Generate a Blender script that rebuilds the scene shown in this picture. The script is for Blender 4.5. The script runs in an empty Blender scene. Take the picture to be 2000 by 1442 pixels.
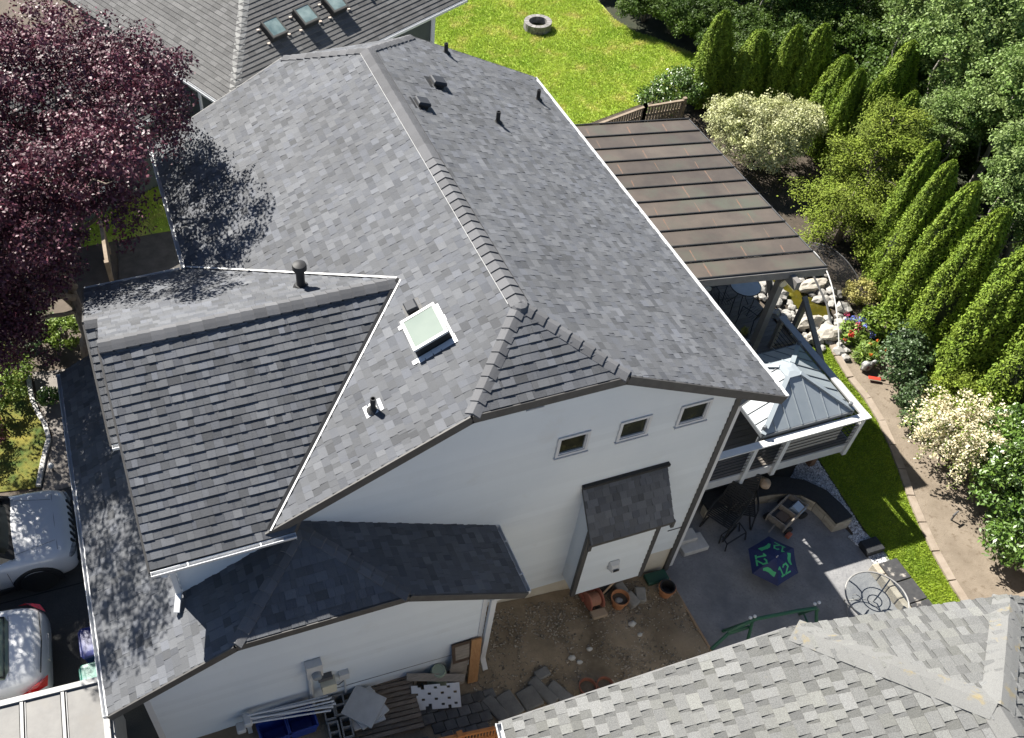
import bpy, math, random
import numpy as np
from mathutils import Vector, Matrix, noise as mnoise

# ------------------------------------------------------------ camera, sky, sun
S = bpy.context.scene
col = S.collection
cam_d = bpy.data.cameras.new('camera'); cam = bpy.data.objects.new('camera', cam_d); col.objects.link(cam)
CAM = (-5.2703, -8.1638, 18.2251)
cam.location = CAM
cam.rotation_euler = (0.7062, 0.0, -0.3116)
cam_d.sensor_fit = 'HORIZONTAL'; cam_d.sensor_width = 36.0
cam_d.lens = 1867.97 / 2000 * 36.0
cam_d.shift_x = 0.1258; cam_d.shift_y = 0.0372
cam_d.clip_start = 0.1; cam_d.clip_end = 2000
S.camera = cam
SUN = Vector((0.43, -0.96, -1.0)).normalized()
W = bpy.data.worlds.new('World'); S.world = W; W.use_nodes = True
nt = W.node_tree; nt.nodes.clear()
sky = nt.nodes.new('ShaderNodeTexSky'); sky.sky_type = 'NISHITA'; sky.sun_disc = False
sky.sun_elevation = math.asin(-SUN.z); sky.sun_rotation = math.atan2(-SUN.x, -SUN.y)
sky.air_density = 0.7; sky.dust_density = 0.2; sky.ozone_density = 1.0
bg = nt.nodes.new('ShaderNodeBackground'); bg.inputs[1].default_value = 0.05
wo = nt.nodes.new('ShaderNodeOutputWorld')
nt.links.new(sky.outputs[0], bg.inputs[0]); nt.links.new(bg.outputs[0], wo.inputs[0])
sun_d = bpy.data.lights.new('sun', 'SUN'); sun_d.energy = 5.0; sun_d.angle = math.radians(0.5); sun_d.color = (1.0, 0.955, 0.88)
sun = bpy.data.objects.new('sun', sun_d); col.objects.link(sun)
sun.rotation_euler = SUN.to_track_quat('-Z', 'Y').to_euler(); sun.location = (-8, 18, 30)
S.view_settings.view_transform = 'Standard'; S.view_settings.look = 'None'
S.view_settings.exposure = 1.4; S.view_settings.gamma = 1.0; S.view_settings.use_curve_mapping = False
S.render.engine = 'CYCLES'
S.cycles.use_denoising = True
S.cycles.max_bounces = 6; S.cycles.diffuse_bounces = 3; S.cycles.glossy_bounces = 3; S.cycles.transparent_max_bounces = 8

# ------------------------------------------------------------ helpers
rng = np.random.default_rng(7)
R = random.Random(11)
ORG = {}
def V(*a): return Vector(a)
def tag(o, label=None, cat=None, group=None, kind=None):
    if label: o['label'] = label
    if cat: o['category'] = cat
    if group: o['group'] = group
    if kind: o['kind'] = kind
    return o
def empty(name, loc, label=None, cat=None, group=None, rz=0.0):
    o = bpy.data.objects.new(name, None); col.objects.link(o); o.location = loc
    o.empty_display_size = 0.2; o.rotation_euler = (0, 0, rz)
    ORG[o] = Vector(loc)
    return tag(o, label, cat, group)
def link_mesh(name, me, parent=None, origin=None):
    o = bpy.data.objects.new(name, me); col.objects.link(o)
    if parent is not None:
        o.parent = parent; ORG[o] = ORG[parent]
    else:
        ORG[o] = Vector(origin) if origin is not None else Vector((0, 0, 0)); o.location = ORG[o]
    return o
class MB:
    def __init__(s): s.v = []; s.f = []; s.a = []; s.m = []
    def add(s, vs, fs, shade=0.5, mi=0):
        b = len(s.v); s.v += [tuple(x) for x in vs]
        for f in fs: s.f.append(tuple(i + b for i in f)); s.a.append(shade); s.m.append(mi)
        return s
    def box(s, x0, x1, y0, y1, z0, z1, shade=0.5, M=None, mi=0):
        vs = [(x0,y0,z0),(x1,y0,z0),(x1,y1,z0),(x0,y1,z0),(x0,y0,z1),(x1,y0,z1),(x1,y1,z1),(x0,y1,z1)]
        if M is not None: vs = [M @ Vector(v) for v in vs]
        return s.add(vs, [(0,3,2,1),(4,5,6,7),(0,1,5,4),(1,2,6,5),(2,3,7,6),(3,0,4,7)], shade, mi)
    def bbox(s, c, sz, b=0.01, M=None, shade=0.5):
        # chamfered box centred on c
        hx, hy, hz = sz[0]/2, sz[1]/2, sz[2]/2; vs = []
        for z, k in ((-hz, b), (-hz + b, 0), (hz - b, 0), (hz, b)):
            X, Y = hx - k, hy - k; c2 = b if k == 0 else b
            for px, py in ((-X, -Y + b), (-X + b, -Y), (X - b, -Y), (X, -Y + b), (X, Y - b), (X - b, Y), (-X + b, Y), (-X, Y - b)):
                vs.append((c[0] + px, c[1] + py, c[2] + z))
        if M is not None: vs = [M @ Vector(v) for v in vs]
        fs = [tuple(range(7, -1, -1)), tuple(range(24, 32))]
        for r in range(3):
            for i in range(8):
                j = (i + 1) % 8; fs.append((r*8+i, r*8+j, r*8+8+j, r*8+8+i))
        return s.add(vs, fs, shade)
    def beam(s, p, q, w, h, up=(0,0,1), shade=0.5):
        p, q, up = Vector(p), Vector(q), Vector(up); d = (q - p).normalized()
        x = d.cross(up)
        if x.length < 1e-4: x = d.cross(Vector((1,0,0)))
        x.normalize(); y = x.cross(d).normalized(); vs = []
        for c in (p, q):
            for a, b in ((-1,-1),(1,-1),(1,1),(-1,1)): vs.append(c + x*(a*w/2) + y*(b*h/2))
        return s.add(vs, [(0,1,2,3),(7,6,5,4),(0,4,5,1),(1,5,6,2),(2,6,7,3),(3,7,4,0)], shade)
    def tube(s, pts, r, n=8, shade=0.5, closed=False):
        pts = [Vector(p) for p in pts]; rs = r if isinstance(r, (list, tuple)) else [r]*len(pts); vs = []; m = len(pts); prev = None
        for i, p in enumerate(pts):
            if closed: d = pts[(i+1) % m] - pts[i-1]
            else: d = pts[min(i+1, m-1)] - pts[max(i-1, 0)]
            d = d.normalized() if d.length > 1e-9 else Vector((0,0,1))
            if prev is None:
                a = d.cross(Vector((0,0,1)))
                if a.length < 1e-3: a = d.cross(Vector((1,0,0)))
            else: a = prev - d*prev.dot(d)
            if a.length < 1e-6: a = d.orthogonal()
            a.normalize(); prev = a; b = d.cross(a)
            for k in range(n):
                t = 2*math.pi*k/n; vs.append(p + a*(math.cos(t)*rs[i]) + b*(math.sin(t)*rs[i]))
        fs = []
        for i in range(m if closed else m-1):
            for k in range(n):
                k2 = (k+1) % n; j = ((i+1) % m)
                fs.append((i*n+k, j*n+k, j*n+k2, i*n+k2))
        if not closed: fs += [tuple(range(n)), tuple(range(m*n-1, (m-1)*n-1, -1))]
        return s.add(vs, fs, shade)
    def lathe(s, prof, c=(0,0,0), n=16, axis='z', shade=0.5, M=None):
        vs = []
        for r, z in prof:
            for k in range(n):
                t = 2*math.pi*k/n; a, b = r*math.cos(t), r*math.sin(t)
                p = (a, b, z) if axis == 'z' else ((a, z, b) if axis == 'y' else (z, a, b))
                p = Vector(p)
                if M is not None: p = M @ p
                vs.append((c[0]+p[0], c[1]+p[1], c[2]+p[2]))
        fs = []
        for i in range(len(prof)-1):
            for k in range(n):
                k2 = (k+1) % n; fs.append((i*n+k, i*n+k2, (i+1)*n+k2, (i+1)*n+k))
        if prof[0][0] > 1e-4: fs.append(tuple(range(n-1, -1, -1)))
        if prof[-1][0] > 1e-4: fs.append(tuple(range((len(prof)-1)*n, len(prof)*n)))
        return s.add(vs, fs, shade)
    def prism(s, poly, z0, z1, shade=0.5, M=None):
        n = len(poly); vs = [(p[0], p[1], z0) for p in poly] + [(p[0], p[1], z1) for p in poly]
        if M is not None: vs = [M @ Vector(v) for v in vs]
        return s.add(vs, [tuple(range(n-1,-1,-1)), tuple(range(n, 2*n))] + [(i, (i+1)%n, n+(i+1)%n, n+i) for i in range(n)], shade)
    def slab(s, poly, nrm, t, shade=0.5):
        n = len(poly); nrm = Vector(nrm); top = [Vector(p) for p in poly]; bot = [p - nrm*t for p in top]
        return s.add(bot + top, [tuple(range(n-1,-1,-1)), tuple(range(n, 2*n))] + [(i, (i+1)%n, n+(i+1)%n, n+i) for i in range(n)], shade)
    def build(s, name, mat, parent=None, smooth=False, origin=None, local=False):
        me = bpy.data.meshes.new(name)
        o0 = ORG[parent] if parent is not None else (Vector(origin) if origin is not None else Vector((0,0,0)))
        if local: vs = s.v
        else: vs = [(x-o0[0], y-o0[1], z-o0[2]) for x, y, z in s.v]
        me.from_pydata(vs, [], s.f)
        mats = mat if isinstance(mat, (list, tuple)) else [mat]
        for m in mats: me.materials.append(m)
        if len(mats) > 1: me.polygons.foreach_set('material_index', s.m)
        at = me.attributes.new('shade', 'FLOAT', 'FACE'); at.data.foreach_set('value', s.a)
        if smooth: me.polygons.foreach_set('use_smooth', [True]*len(me.polygons))
        me.update()
        return link_mesh(name, me, parent, origin)
def smooth_by_angle(o, deg=40):
    me = o.data; me.polygons.foreach_set('use_smooth', [True]*len(me.polygons))
    import bmesh
    bm = bmesh.new(); bm.from_mesh(me); lim = math.radians(deg)
    for e in bm.edges:
        if len(e.link_faces) == 2 and e.calc_face_angle(0) > lim: e.smooth = False
    bm.to_mesh(me); bm.free()
def np_mesh(name, verts, quads, mat, parent=None, origin=None, shade=None, tris=False, kind=None):
    # verts Nx3 world coordinates, quads Mx4 (or Mx3)
    k = 3 if tris else 4
    o0 = ORG[parent] if parent is not None else (Vector(origin) if origin is not None else Vector((0,0,0)))
    verts = np.asarray(verts, np.float32) - np.array(o0, np.float32)
    me = bpy.data.meshes.new(name); nq = len(quads)
    me.vertices.add(len(verts)); me.vertices.foreach_set('co', verts.ravel())
    me.loops.add(nq*k); me.loops.foreach_set('vertex_index', np.asarray(quads, np.int32).ravel())
    me.polygons.add(nq); me.polygons.foreach_set('loop_start', np.arange(0, nq*k, k, dtype=np.int32)); me.polygons.foreach_set('loop_total', np.full(nq, k, np.int32))
    if shade is not None:
        at = me.attributes.new('shade', 'FLOAT', 'FACE'); at.data.foreach_set('value', np.asarray(shade, np.float32))
    me.materials.append(mat); me.update(calc_edges=True)
    o = link_mesh(name, me, parent, origin)
    if kind: o['kind'] = kind
    return o
def copy_tree(root, loc, rz=None, scale=None, label=None):
    c = root.copy(); col.objects.link(c); c.location = loc; ORG[c] = Vector(loc)
    if rz is not None: c.rotation_euler = (0, 0, rz)
    if scale is not None: c.scale = scale if isinstance(scale, (tuple, list)) else (scale,)*3
    if label: c['label'] = label
    for ch in list(root.children):
        d = ch.copy(); col.objects.link(d); d.parent = c
        for g in list(ch.children):
            e = g.copy(); col.objects.link(e); e.parent = d
    return c

# ------------------------------------------------------------ materials
MATS = {}
def mat(name, c, rough=0.7, c2=None, nscale=3.0, detail=4.0, amount=1.0, bump=0.0, bscale=40.0, shade=0.0, metallic=0.0, spec=0.5,
        c3=None, n3scale=12.0, thr3=(0.55, 0.7), trans=0.0, coat=0.0, objc=True, shade_hue=None, stretch=None):
    """procedural material: two-tone noise, optional third patchy tone, per-piece 'shade' attribute, bump"""
    m = bpy.data.materials.new(name); m.use_nodes = True; t = m.node_tree; N = t.nodes; L = t.links; N.clear()
    out = N.new('ShaderNodeOutputMaterial'); b = N.new('ShaderNodeBsdfPrincipled')
    tc = N.new('ShaderNodeTexCoord') if objc else N.new('ShaderNodeNewGeometry'); co = tc.outputs['Object'] if objc else tc.outputs['Position']
    if stretch:
        mp = N.new('ShaderNodeMapping'); mp.inputs['Scale'].default_value = stretch; L.new(co, mp.inputs['Vector']); co = mp.outputs[0]
    def noise(sc, de=4.0, ro=0.6):
        n = N.new('ShaderNodeTexNoise'); n.inputs['Scale'].default_value = sc; n.inputs['Detail'].default_value = de; n.inputs['Roughness'].default_value = ro
        L.new(co, n.inputs['Vector']); return n
    def mix(f, a, bb, mode='MIX'):
        x = N.new('ShaderNodeMix'); x.data_type = 'RGBA'; x.blend_type = mode
        for s_, v in ((x.inputs[0], f), (x.inputs[6], a), (x.inputs[7], bb)):
            if hasattr(v, 'is_output'): L.new(v, s_)
            elif isinstance(v, (int, float)): s_.default_value = v
            else: s_.default_value = (*v, 1)
        return x.outputs[2]
    cur = c
    if c2 is not None:
        n = noise(nscale, detail); r = N.new('ShaderNodeMapRange'); r.inputs[1].default_value = 0.34; r.inputs[2].default_value = 0.66; r.inputs[4].default_value = amount
        L.new(n.outputs[0], r.inputs[0]); cur = mix(r.outputs[0], c, c2)
    if c3 is not None:
        n = noise(n3scale, 5.0); r = N.new('ShaderNodeMapRange'); r.inputs[1].default_value = thr3[0]; r.inputs[2].default_value = thr3[1]
        L.new(n.outputs[0], r.inputs[0]); cur = mix(r.outputs[0], cur, c3)
    if shade:
        a = N.new('ShaderNodeAttribute'); a.attribute_name = 'shade'
        r = N.new('ShaderNodeMapRange'); r.inputs[3].default_value = 1 - shade; r.inputs[4].default_value = 1 + shade
        L.new(a.outputs['Fac'], r.inputs[0]); cur = mix(1.0, cur, r.outputs[0], 'MULTIPLY')
        if shade_hue is not None:
            w = N.new('ShaderNodeMath'); w.operation = 'MULTIPLY'; w.inputs[1].default_value = 17.31; L.new(a.outputs['Fac'], w.inputs[0])
            fr = N.new('ShaderNodeMath'); fr.operation = 'FRACT'; L.new(w.outputs[0], fr.inputs[0])
            pw = N.new('ShaderNodeMath'); pw.operation = 'POWER'; pw.inputs[1].default_value = 2.0; L.new(fr.outputs[0], pw.inputs[0])
            cur = mix(pw.outputs[0], cur, shade_hue, 'MIX') if False else mix(pw.outputs[0], cur, mix(1.0, cur, shade_hue, 'MULTIPLY'))
    if hasattr(cur, 'is_output'): L.new(cur, b.inputs['Base Color'])
    else: b.inputs['Base Color'].default_value = (*cur, 1)
    b.inputs['Roughness'].default_value = rough; b.inputs['Metallic'].default_value = metallic
    b.inputs['Specular IOR Level'].default_value = spec; b.inputs['Coat Weight'].default_value = coat
    if bump:
        n = noise(bscale, 3.0); bp = N.new('ShaderNodeBump'); bp.inputs['Strength'].default_value = bump; bp.inputs['Distance'].default_value = 0.02
        L.new(n.outputs[0], bp.inputs['Height']); L.new(bp.outputs[0], b.inputs['Normal'])
    sh = b.outputs[0]
    if trans:
        tr = N.new('ShaderNodeBsdfTranslucent')
        if hasattr(cur, 'is_output'): L.new(cur, tr.inputs['Color'])
        else: tr.inputs['Color'].default_value = (*cur, 1)
        ms = N.new('ShaderNodeMixShader'); ms.inputs[0].default_value = trans; L.new(sh, ms.inputs[1]); L.new(tr.outputs[0], ms.inputs[2]); sh = ms.outputs[0]
    L.new(sh, out.inputs['Surface']); MATS[name] = m
    return m
def glass(name, tint, rough=0.03, alpha=0.5):
    m = bpy.data.materials.new(name); m.use_nodes = True; t = m.node_tree; N = t.nodes; L = t.links; N.clear()
    out = N.new('ShaderNodeOutputMaterial'); tr = N.new('ShaderNodeBsdfTransparent'); gl = N.new('ShaderNodeBsdfGlossy'); df = N.new('ShaderNodeBsdfDiffuse')
    tr.inputs[0].default_value = (*tint, 1); gl.inputs['Roughness'].default_value = rough; df.inputs[0].default_value = (*tint, 1)
    fr = N.new('ShaderNodeFresnel'); fr.inputs[0].default_value = 1.5
    m1 = N.new('ShaderNodeMixShader'); m1.inputs[0].default_value = alpha; L.new(tr.outputs[0], m1.inputs[1]); L.new(df.outputs[0], m1.inputs[2])
    m2 = N.new('ShaderNodeMixShader'); L.new(fr.outputs[0], m2.inputs[0]); L.new(m1.outputs[0], m2.inputs[1]); L.new(gl.outputs[0], m2.inputs[2])
    L.new(m2.outputs[0], out.inputs['Surface']); MATS[name] = m
    return m

M_shingle = mat('charcoal_shingle', (0.095, 0.099, 0.107), 0.85, (0.134, 0.139, 0.148), 200, 3, 1.0, 0.4, 260, shade=0.36, c3=(0.094, 0.097, 0.103), n3scale=0.55, thr3=(0.42, 0.72), shade_hue=(0.95, 0.97, 1.03), spec=0.35)
M_cap = mat('ridge_cap_shingle', (0.10, 0.102, 0.108), 0.85, (0.135, 0.135, 0.14), 240, 2, 0.8, 0.35, 300, shade=0.16, spec=0.35)
M_shingle_n = mat('weathered_grey_shingle', (0.115, 0.116, 0.113), 0.9, (0.195, 0.196, 0.19), 90, 3, 1.0, 0.4, 200, shade=0.37, shade_hue=(1.0, 1.0, 0.95), spec=0.3, c3=(0.22, 0.18, 0.09), n3scale=1.6, thr3=(0.66, 0.86))
M_cap_n = mat('weathered_ridge_cap', (0.15, 0.15, 0.145), 0.9, (0.21, 0.21, 0.20), 120, 3, 1.0, 0.4, 220, shade=0.08, c3=(0.27, 0.21, 0.09), n3scale=4.0, thr3=(0.58, 0.72), spec=0.3)
M_shingle_f = mat('aged_brown_grey_shingle', (0.085, 0.085, 0.086), 0.9, (0.14, 0.138, 0.134), 60, 3, 1.0, 0.3, 200, shade=0.28, spec=0.3)
M_siding = mat('white_lap_siding', (0.61, 0.655, 0.69), 0.6, (0.66, 0.70, 0.725), 0.7, 5, 1.0, 0.05, 30, shade=0.03, c3=(0.59, 0.615, 0.625), n3scale=1.7, thr3=(0.58, 0.80))
M_found = mat('tan_stained_foundation', (0.46, 0.41, 0.32), 0.85, (0.58, 0.54, 0.46), 1.4, 5, 1.0, 0.15, 60)
M_white = mat('white_painted_metal', (0.60, 0.61, 0.62), 0.45, (0.55, 0.56, 0.57), 4, 3, 0.6)
M_trim = mat('charcoal_painted_trim', (0.055, 0.052, 0.05), 0.6, (0.075, 0.072, 0.068), 6, 3, 1.0)
M_black = mat('black_plastic', (0.014, 0.014, 0.015), 0.62, (0.022, 0.022, 0.022), 9, 3, 1.0)
M_deckwood = mat('roof_sheathing', (0.05, 0.05, 0.052), 0.9)
M_grass = None
M_greenwall = mat('dark_green_wall_paint', (0.05, 0.062, 0.06), 0.65, (0.062, 0.074, 0.072), 3, 4, 1.0)
M_pane = mat('pane_with_painted_reflections', (0.008, 0.010, 0.007), 0.05, (0.045, 0.045, 0.02), 5.0, 3, 1.0, spec=0.45)  # olive noise tone paints tree reflections into the dark glass
M_skyglass = mat('skylight_glass', (0.16, 0.20, 0.175), 0.6, (0.19, 0.23, 0.20), 1.5, 3, 1.0, spec=0.15)
M_skyglass_f = mat('teal_skylight_glass', (0.13, 0.19, 0.19), 0.1, (0.30, 0.38, 0.36), 2.5, 3, 1.0, spec=0.7, coat=0.5)
M_concrete = mat('concrete', (0.42, 0.41, 0.39), 0.85, (0.50, 0.49, 0.47), 5, 6, 1.0, 0.2, 60, shade=0.2)
M_dgrey = mat('dark_grey_paint', (0.08, 0.08, 0.082), 0.55, (0.10, 0.10, 0.10), 8, 3, 1.0)
M_lgrey = mat('light_grey_paint', (0.50, 0.50, 0.49), 0.5, (0.56, 0.56, 0.55), 6, 3, 1.0)

# ------------------------------------------------------------ ground
def tz(x, y=0.0):
    if x <= -4.2: return 1.4
    if x >= 4.0: return 0.0
    return 1.4 * (4.0 - x) / 8.2
M_soil = mat('garden_soil', (0.075, 0.06, 0.045), 0.95, (0.115, 0.092, 0.07), 2.5, 7, 1.0, 0.6, 30, objc=False)
M_dirt = mat('bare_side_yard_dirt', (0.18, 0.135, 0.085), 0.95, (0.29, 0.225, 0.15), 1.1, 8, 1.0, 0.8, 26, objc=False, c3=(0.10, 0.075, 0.045), n3scale=0.9, thr3=(0.52, 0.72))
M_lawn = mat('dry_green_lawn', (0.22, 0.35, 0.03), 0.9, (0.36, 0.44, 0.06), 1.3, 8, 1.0, 0.9, 60, objc=False, c3=(0.40, 0.36, 0.12), n3scale=1.1, thr3=(0.52, 0.70))
M_lawn2 = mat('mown_green_lawn', (0.12, 0.19, 0.012), 0.9, (0.20, 0.26, 0.018), 2.0, 8, 1.0, 0.9, 70, objc=False, c3=(0.20, 0.18, 0.04), n3scale=3.3, thr3=(0.58, 0.78))
M_moss = mat('mossy_front_lawn', (0.05, 0.09, 0.012), 0.95, (0.20, 0.17, 0.025), 3.0, 7, 1.0, 0.9, 60, objc=False)
M_asphalt = mat('driveway_asphalt', (0.040, 0.040, 0.041), 0.9, (0.075, 0.074, 0.072), 55, 4, 1.0, 0.6, 160, objc=False, c3=(0.09, 0.085, 0.078), n3scale=0.8, thr3=(0.55, 0.75))
M_patio = mat('stamped_grey_concrete', (0.135, 0.137, 0.146), 0.8, (0.235, 0.234, 0.235), 1.6, 9, 1.0, 0.45, 16, objc=False, c3=(0.13, 0.133, 0.14), n3scale=22, thr3=(0.5, 0.8))
M_path = mat('pale_concrete_path', (0.16, 0.145, 0.13), 0.9, (0.22, 0.20, 0.18), 3.0, 6, 1.0, 0.4, 60, objc=False)
M_tan = mat('tan_bed_soil', (0.165, 0.133, 0.098), 0.95, (0.225, 0.185, 0.14), 1.8, 8, 1.0, 0.6, 40, objc=False, c3=(0.13, 0.10, 0.07), n3scale=7, thr3=(0.55, 0.7))
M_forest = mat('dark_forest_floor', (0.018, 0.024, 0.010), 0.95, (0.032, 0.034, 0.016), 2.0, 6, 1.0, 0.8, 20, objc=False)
M_kerbstone = mat('tan_concrete_kerb', (0.23, 0.185, 0.14), 0.9, (0.29, 0.24, 0.19), 6, 5, 1.0, 0.3, 50, objc=False)

xs = [-400, -120, -60, -30] + list(np.arange(-20, -4.2, 2.0)) + [-4.2] + list(np.arange(-3.2, 4.0, 1.2)) + [4.0, 8, 12, 20, 30, 60, 120, 400]
ys = [-400, -100, -40, -20, -10, -4, 0, 5, 10, 20, 30, 60, 120, 400]
mb = MB()
vs = [(x, y, tz(x) - 0.03) for y in ys for x in xs]; nx = len(xs)
mb.add(vs, [(j*nx+i, j*nx+i+1, (j+1)*nx+i+1, (j+1)*nx+i) for j in range(len(ys)-1) for i in range(nx-1)])
tag(mb.build('ground', M_soil), kind='structure')
def sheet(name, poly, z, m, kind='structure', thick=0.0):
    mb = MB()
    if thick: mb.prism(poly, z - thick, z)
    else: mb.add([(p[0], p[1], z) for p in poly], [tuple(range(len(poly)))])
    return tag(mb.build(name, m), kind=kind)
sheet('driveway', [(-40, -6), (-6.9, -6), (-6.9, 5.4), (-8.6, 5.45), (-9.5, 5.65), (-40, 6.3)], 1.384, M_asphalt)
tag(MB().beam((-30, 3.15, 1.388), (-7.0, 2.95, 1.388), 0.025, 0.004).build('driveway_joint', mat('asphalt_joint', (0.02, 0.02, 0.02), 0.9)), kind='structure')
sheet('front_lawn', [(-40, 6.35), (-9.45, 5.75), (-8.62, 5.6), (-8.45, 6.4), (-8.35, 7.1), (-8.6, 8.1), (-8.75, 9.2), (-9.3, 12), (-40, 14)], 1.392, M_moss)
sheet('garden_path', [(-8.6, 5.42), (-7.6, 5.42), (-7.3, 8.9), (-8.5, 9.1), (-8.45, 8.0), (-8.22, 7.0), (-8.42, 6.3)], 1.396, M_path)
sheet('side_walkway', [(-6.2, 11.0), (-4.0, 11.0), (-4.0, 13.2), (-4.9, 13.35), (-5.9, 13.3)], 1.396, mat('shade_toned_walkway', (0.06, 0.055, 0.05), 0.9, (0.10, 0.092, 0.083), 4, 6, 1.0, 0.4, 50, objc=False))  # concrete walk, with the tree's shade put into its dark colour
sheet('gap_lawn', [(-7.5, 13.4), (-4.9, 13.37), (-3.9, 13.3), (-3.0, 14.5), (-4.2, 18.5), (-7.5, 19)], 1.392, M_lawn)
# side yard: sloping strip of bare dirt with an uneven surface
def grid_sheet(name, x0, x1, y0, y1, nx, ny, m, dz, amp, sc, kind='structure'):
    mb = MB(); vs = []
    for j in range(ny+1):
        for i in range(nx+1):
            x = x0 + (x1-x0)*i/nx; y = y0 + (y1-y0)*j/ny
            e = min(1, 4*min(i/nx, 1-i/nx, 1))
            vs.append((x, y, tz(x) + dz + amp*mnoise.noise((x*sc, y*sc, 3.1))*1.0 + amp*0.5*mnoise.noise((x*sc*3, y*sc*3, 9))))
    mb.add(vs, [(j*(nx+1)+i, j*(nx+1)+i+1, (j+1)*(nx+1)+i+1, (j+1)*(nx+1)+i) for j in range(ny) for i in range(nx)])
    return tag(mb.build(name, m, smooth=True), kind=kind)
grid_sheet('side_yard_dirt', -7.0, 3.88, -7.0, 0.3, 110, 60, M_dirt, 0.02, 0.045, 1.6)
# small stones and clods lying in the dirt: nobody could count them
def pebbles(name, n, fx, m, smin, smax, lab, cat, seed=3):
    g = np.random.default_rng(seed); P = np.array([fx(g) for _ in range(n)]); s = g.uniform(smin, smax, n)**1.0
    base = np.array([(1,0,0),(0,1,0),(-1,0,0),(0,-1,0),(0,0,.8),(0,0,-.6)], float); tri = np.array([(0,1,4),(1,2,4),(2,3,4),(3,0,4),(1,0,5),(2,1,5),(3,2,5),(0,3,5)])
    a = g.uniform(0, 6.28, n); ca, sa = np.cos(a), np.sin(a); B = base[None]*g.uniform(.6, 1.3, (n, 6, 1))
    X = B[..., 0]*ca[:, None] - B[..., 1]*sa[:, None]; Y = B[..., 0]*sa[:, None] + B[..., 1]*ca[:, None]
    Vv = np.stack([X, Y*g.uniform(.6, 1, (n, 1)), B[..., 2]*.7], -1)*s[:, None, None] + P[:, None, :]
    T = tri[None] + (np.arange(n)*6)[:, None, None]
    o = np_mesh(name, Vv.reshape(-1, 3), T.reshape(-1, 3), m, shade=np.repeat(g.uniform(0, 1, n), 8), tris=True, kind='stuff')
    return tag(o, lab, cat)
M_pebble = mat('mixed_pebble', (0.22, 0.185, 0.14), 0.9, (0.31, 0.27, 0.22), 9, 3, 1.0, shade=0.6)
M_gravel = mat('white_grey_gravel', (0.42, 0.42, 0.43), 0.85, (0.55, 0.55, 0.56), 9, 3, 1.0, shade=0.75)
def dirt_pt(g):
    while True:
        x, y = g.uniform(-1.3, 3.85), g.uniform(-3.4, 0.15)
        k = mnoise.noise((x*1.1, y*1.1, 5.0)) + (0.35 if y > -0.35 or abs(y + 0.55 - 0.25*x*0.2) < 0.12 else 0)
        if k > g.uniform(-0.5, 0.6): return (x, y, tz(x) + 0.03)
pebbles('dirt_stones', 6500, dirt_pt, M_pebble, 0.006, 0.03, 'small stones and clods strewn over the bare side yard', 'stones')
# stamped patio
sheet('patio', [(3.9, -6.0), (8.75, -6.0), (8.62, -0.8), (8.35, -0.2), (8.2, 0.6), (7.7, 1.4), (6.5, 1.75), (6.5, 4.5), (3.9, 4.5)], 0.012, M_patio)
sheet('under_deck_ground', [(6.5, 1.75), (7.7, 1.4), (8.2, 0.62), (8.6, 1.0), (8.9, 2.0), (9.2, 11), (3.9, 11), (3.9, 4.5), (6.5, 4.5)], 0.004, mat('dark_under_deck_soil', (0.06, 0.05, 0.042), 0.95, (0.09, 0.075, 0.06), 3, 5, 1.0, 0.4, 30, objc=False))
LAWN_OUT = [(11.62, 5.3), (11.31, 4.12), (11.26, 3.11), (11.10, 2.27), (10.75, 1.22), (10.42, 0.4), (10.22, -0.15), (9.88, -1.32), (9.7, -2.35), (9.6, -3.4)]
LAWN_IN = [(8.78, -3.4), (8.76, -2.3), (8.66, -1.32), (8.68, -0.84), (8.72, -0.08), (8.84, 1.31), (8.92, 2.01), (9.1, 4.0), (9.7, 4.8)]
sheet('back_lawn', LAWN_OUT + LAWN_IN, 0.016, M_lawn2)
sheet('garden_bed', [(11.62, 5.3), (11.31, 4.12), (11.26, 3.11), (11.10, 2.27), (10.75, 1.22), (10.42, 0.4), (10.22, -0.15), (9.88, -1.32), (9.7, -2.35), (9.6, -3.4), (13.0, -4.0), (13.4, -1.5), (12.9, 1.5), (12.8, 4.0), (12.4, 5.6)], 0.012, M_tan)
sheet('shaded_bed', [(8.9, 11.5), (10.5, 9.7), (10.9, 4.9), (11.62, 5.3), (12.4, 5.6), (12.8, 4.0), (12.9, 1.5), (13.4, -1.5), (15.5, -3), (17.2, 6), (17.7, 12), (15.6, 18.6), (14.3, 17.2), (12.0, 16.9), (9.0, 16.2)], 0.008, mat('shade_toned_bed_soil', (0.045, 0.036, 0.026), 0.95, (0.075, 0.058, 0.042), 5, 6, 1.0, 0.7, 30, objc=False))  # same bed soil, coloured dark to stand in for the shade
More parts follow.
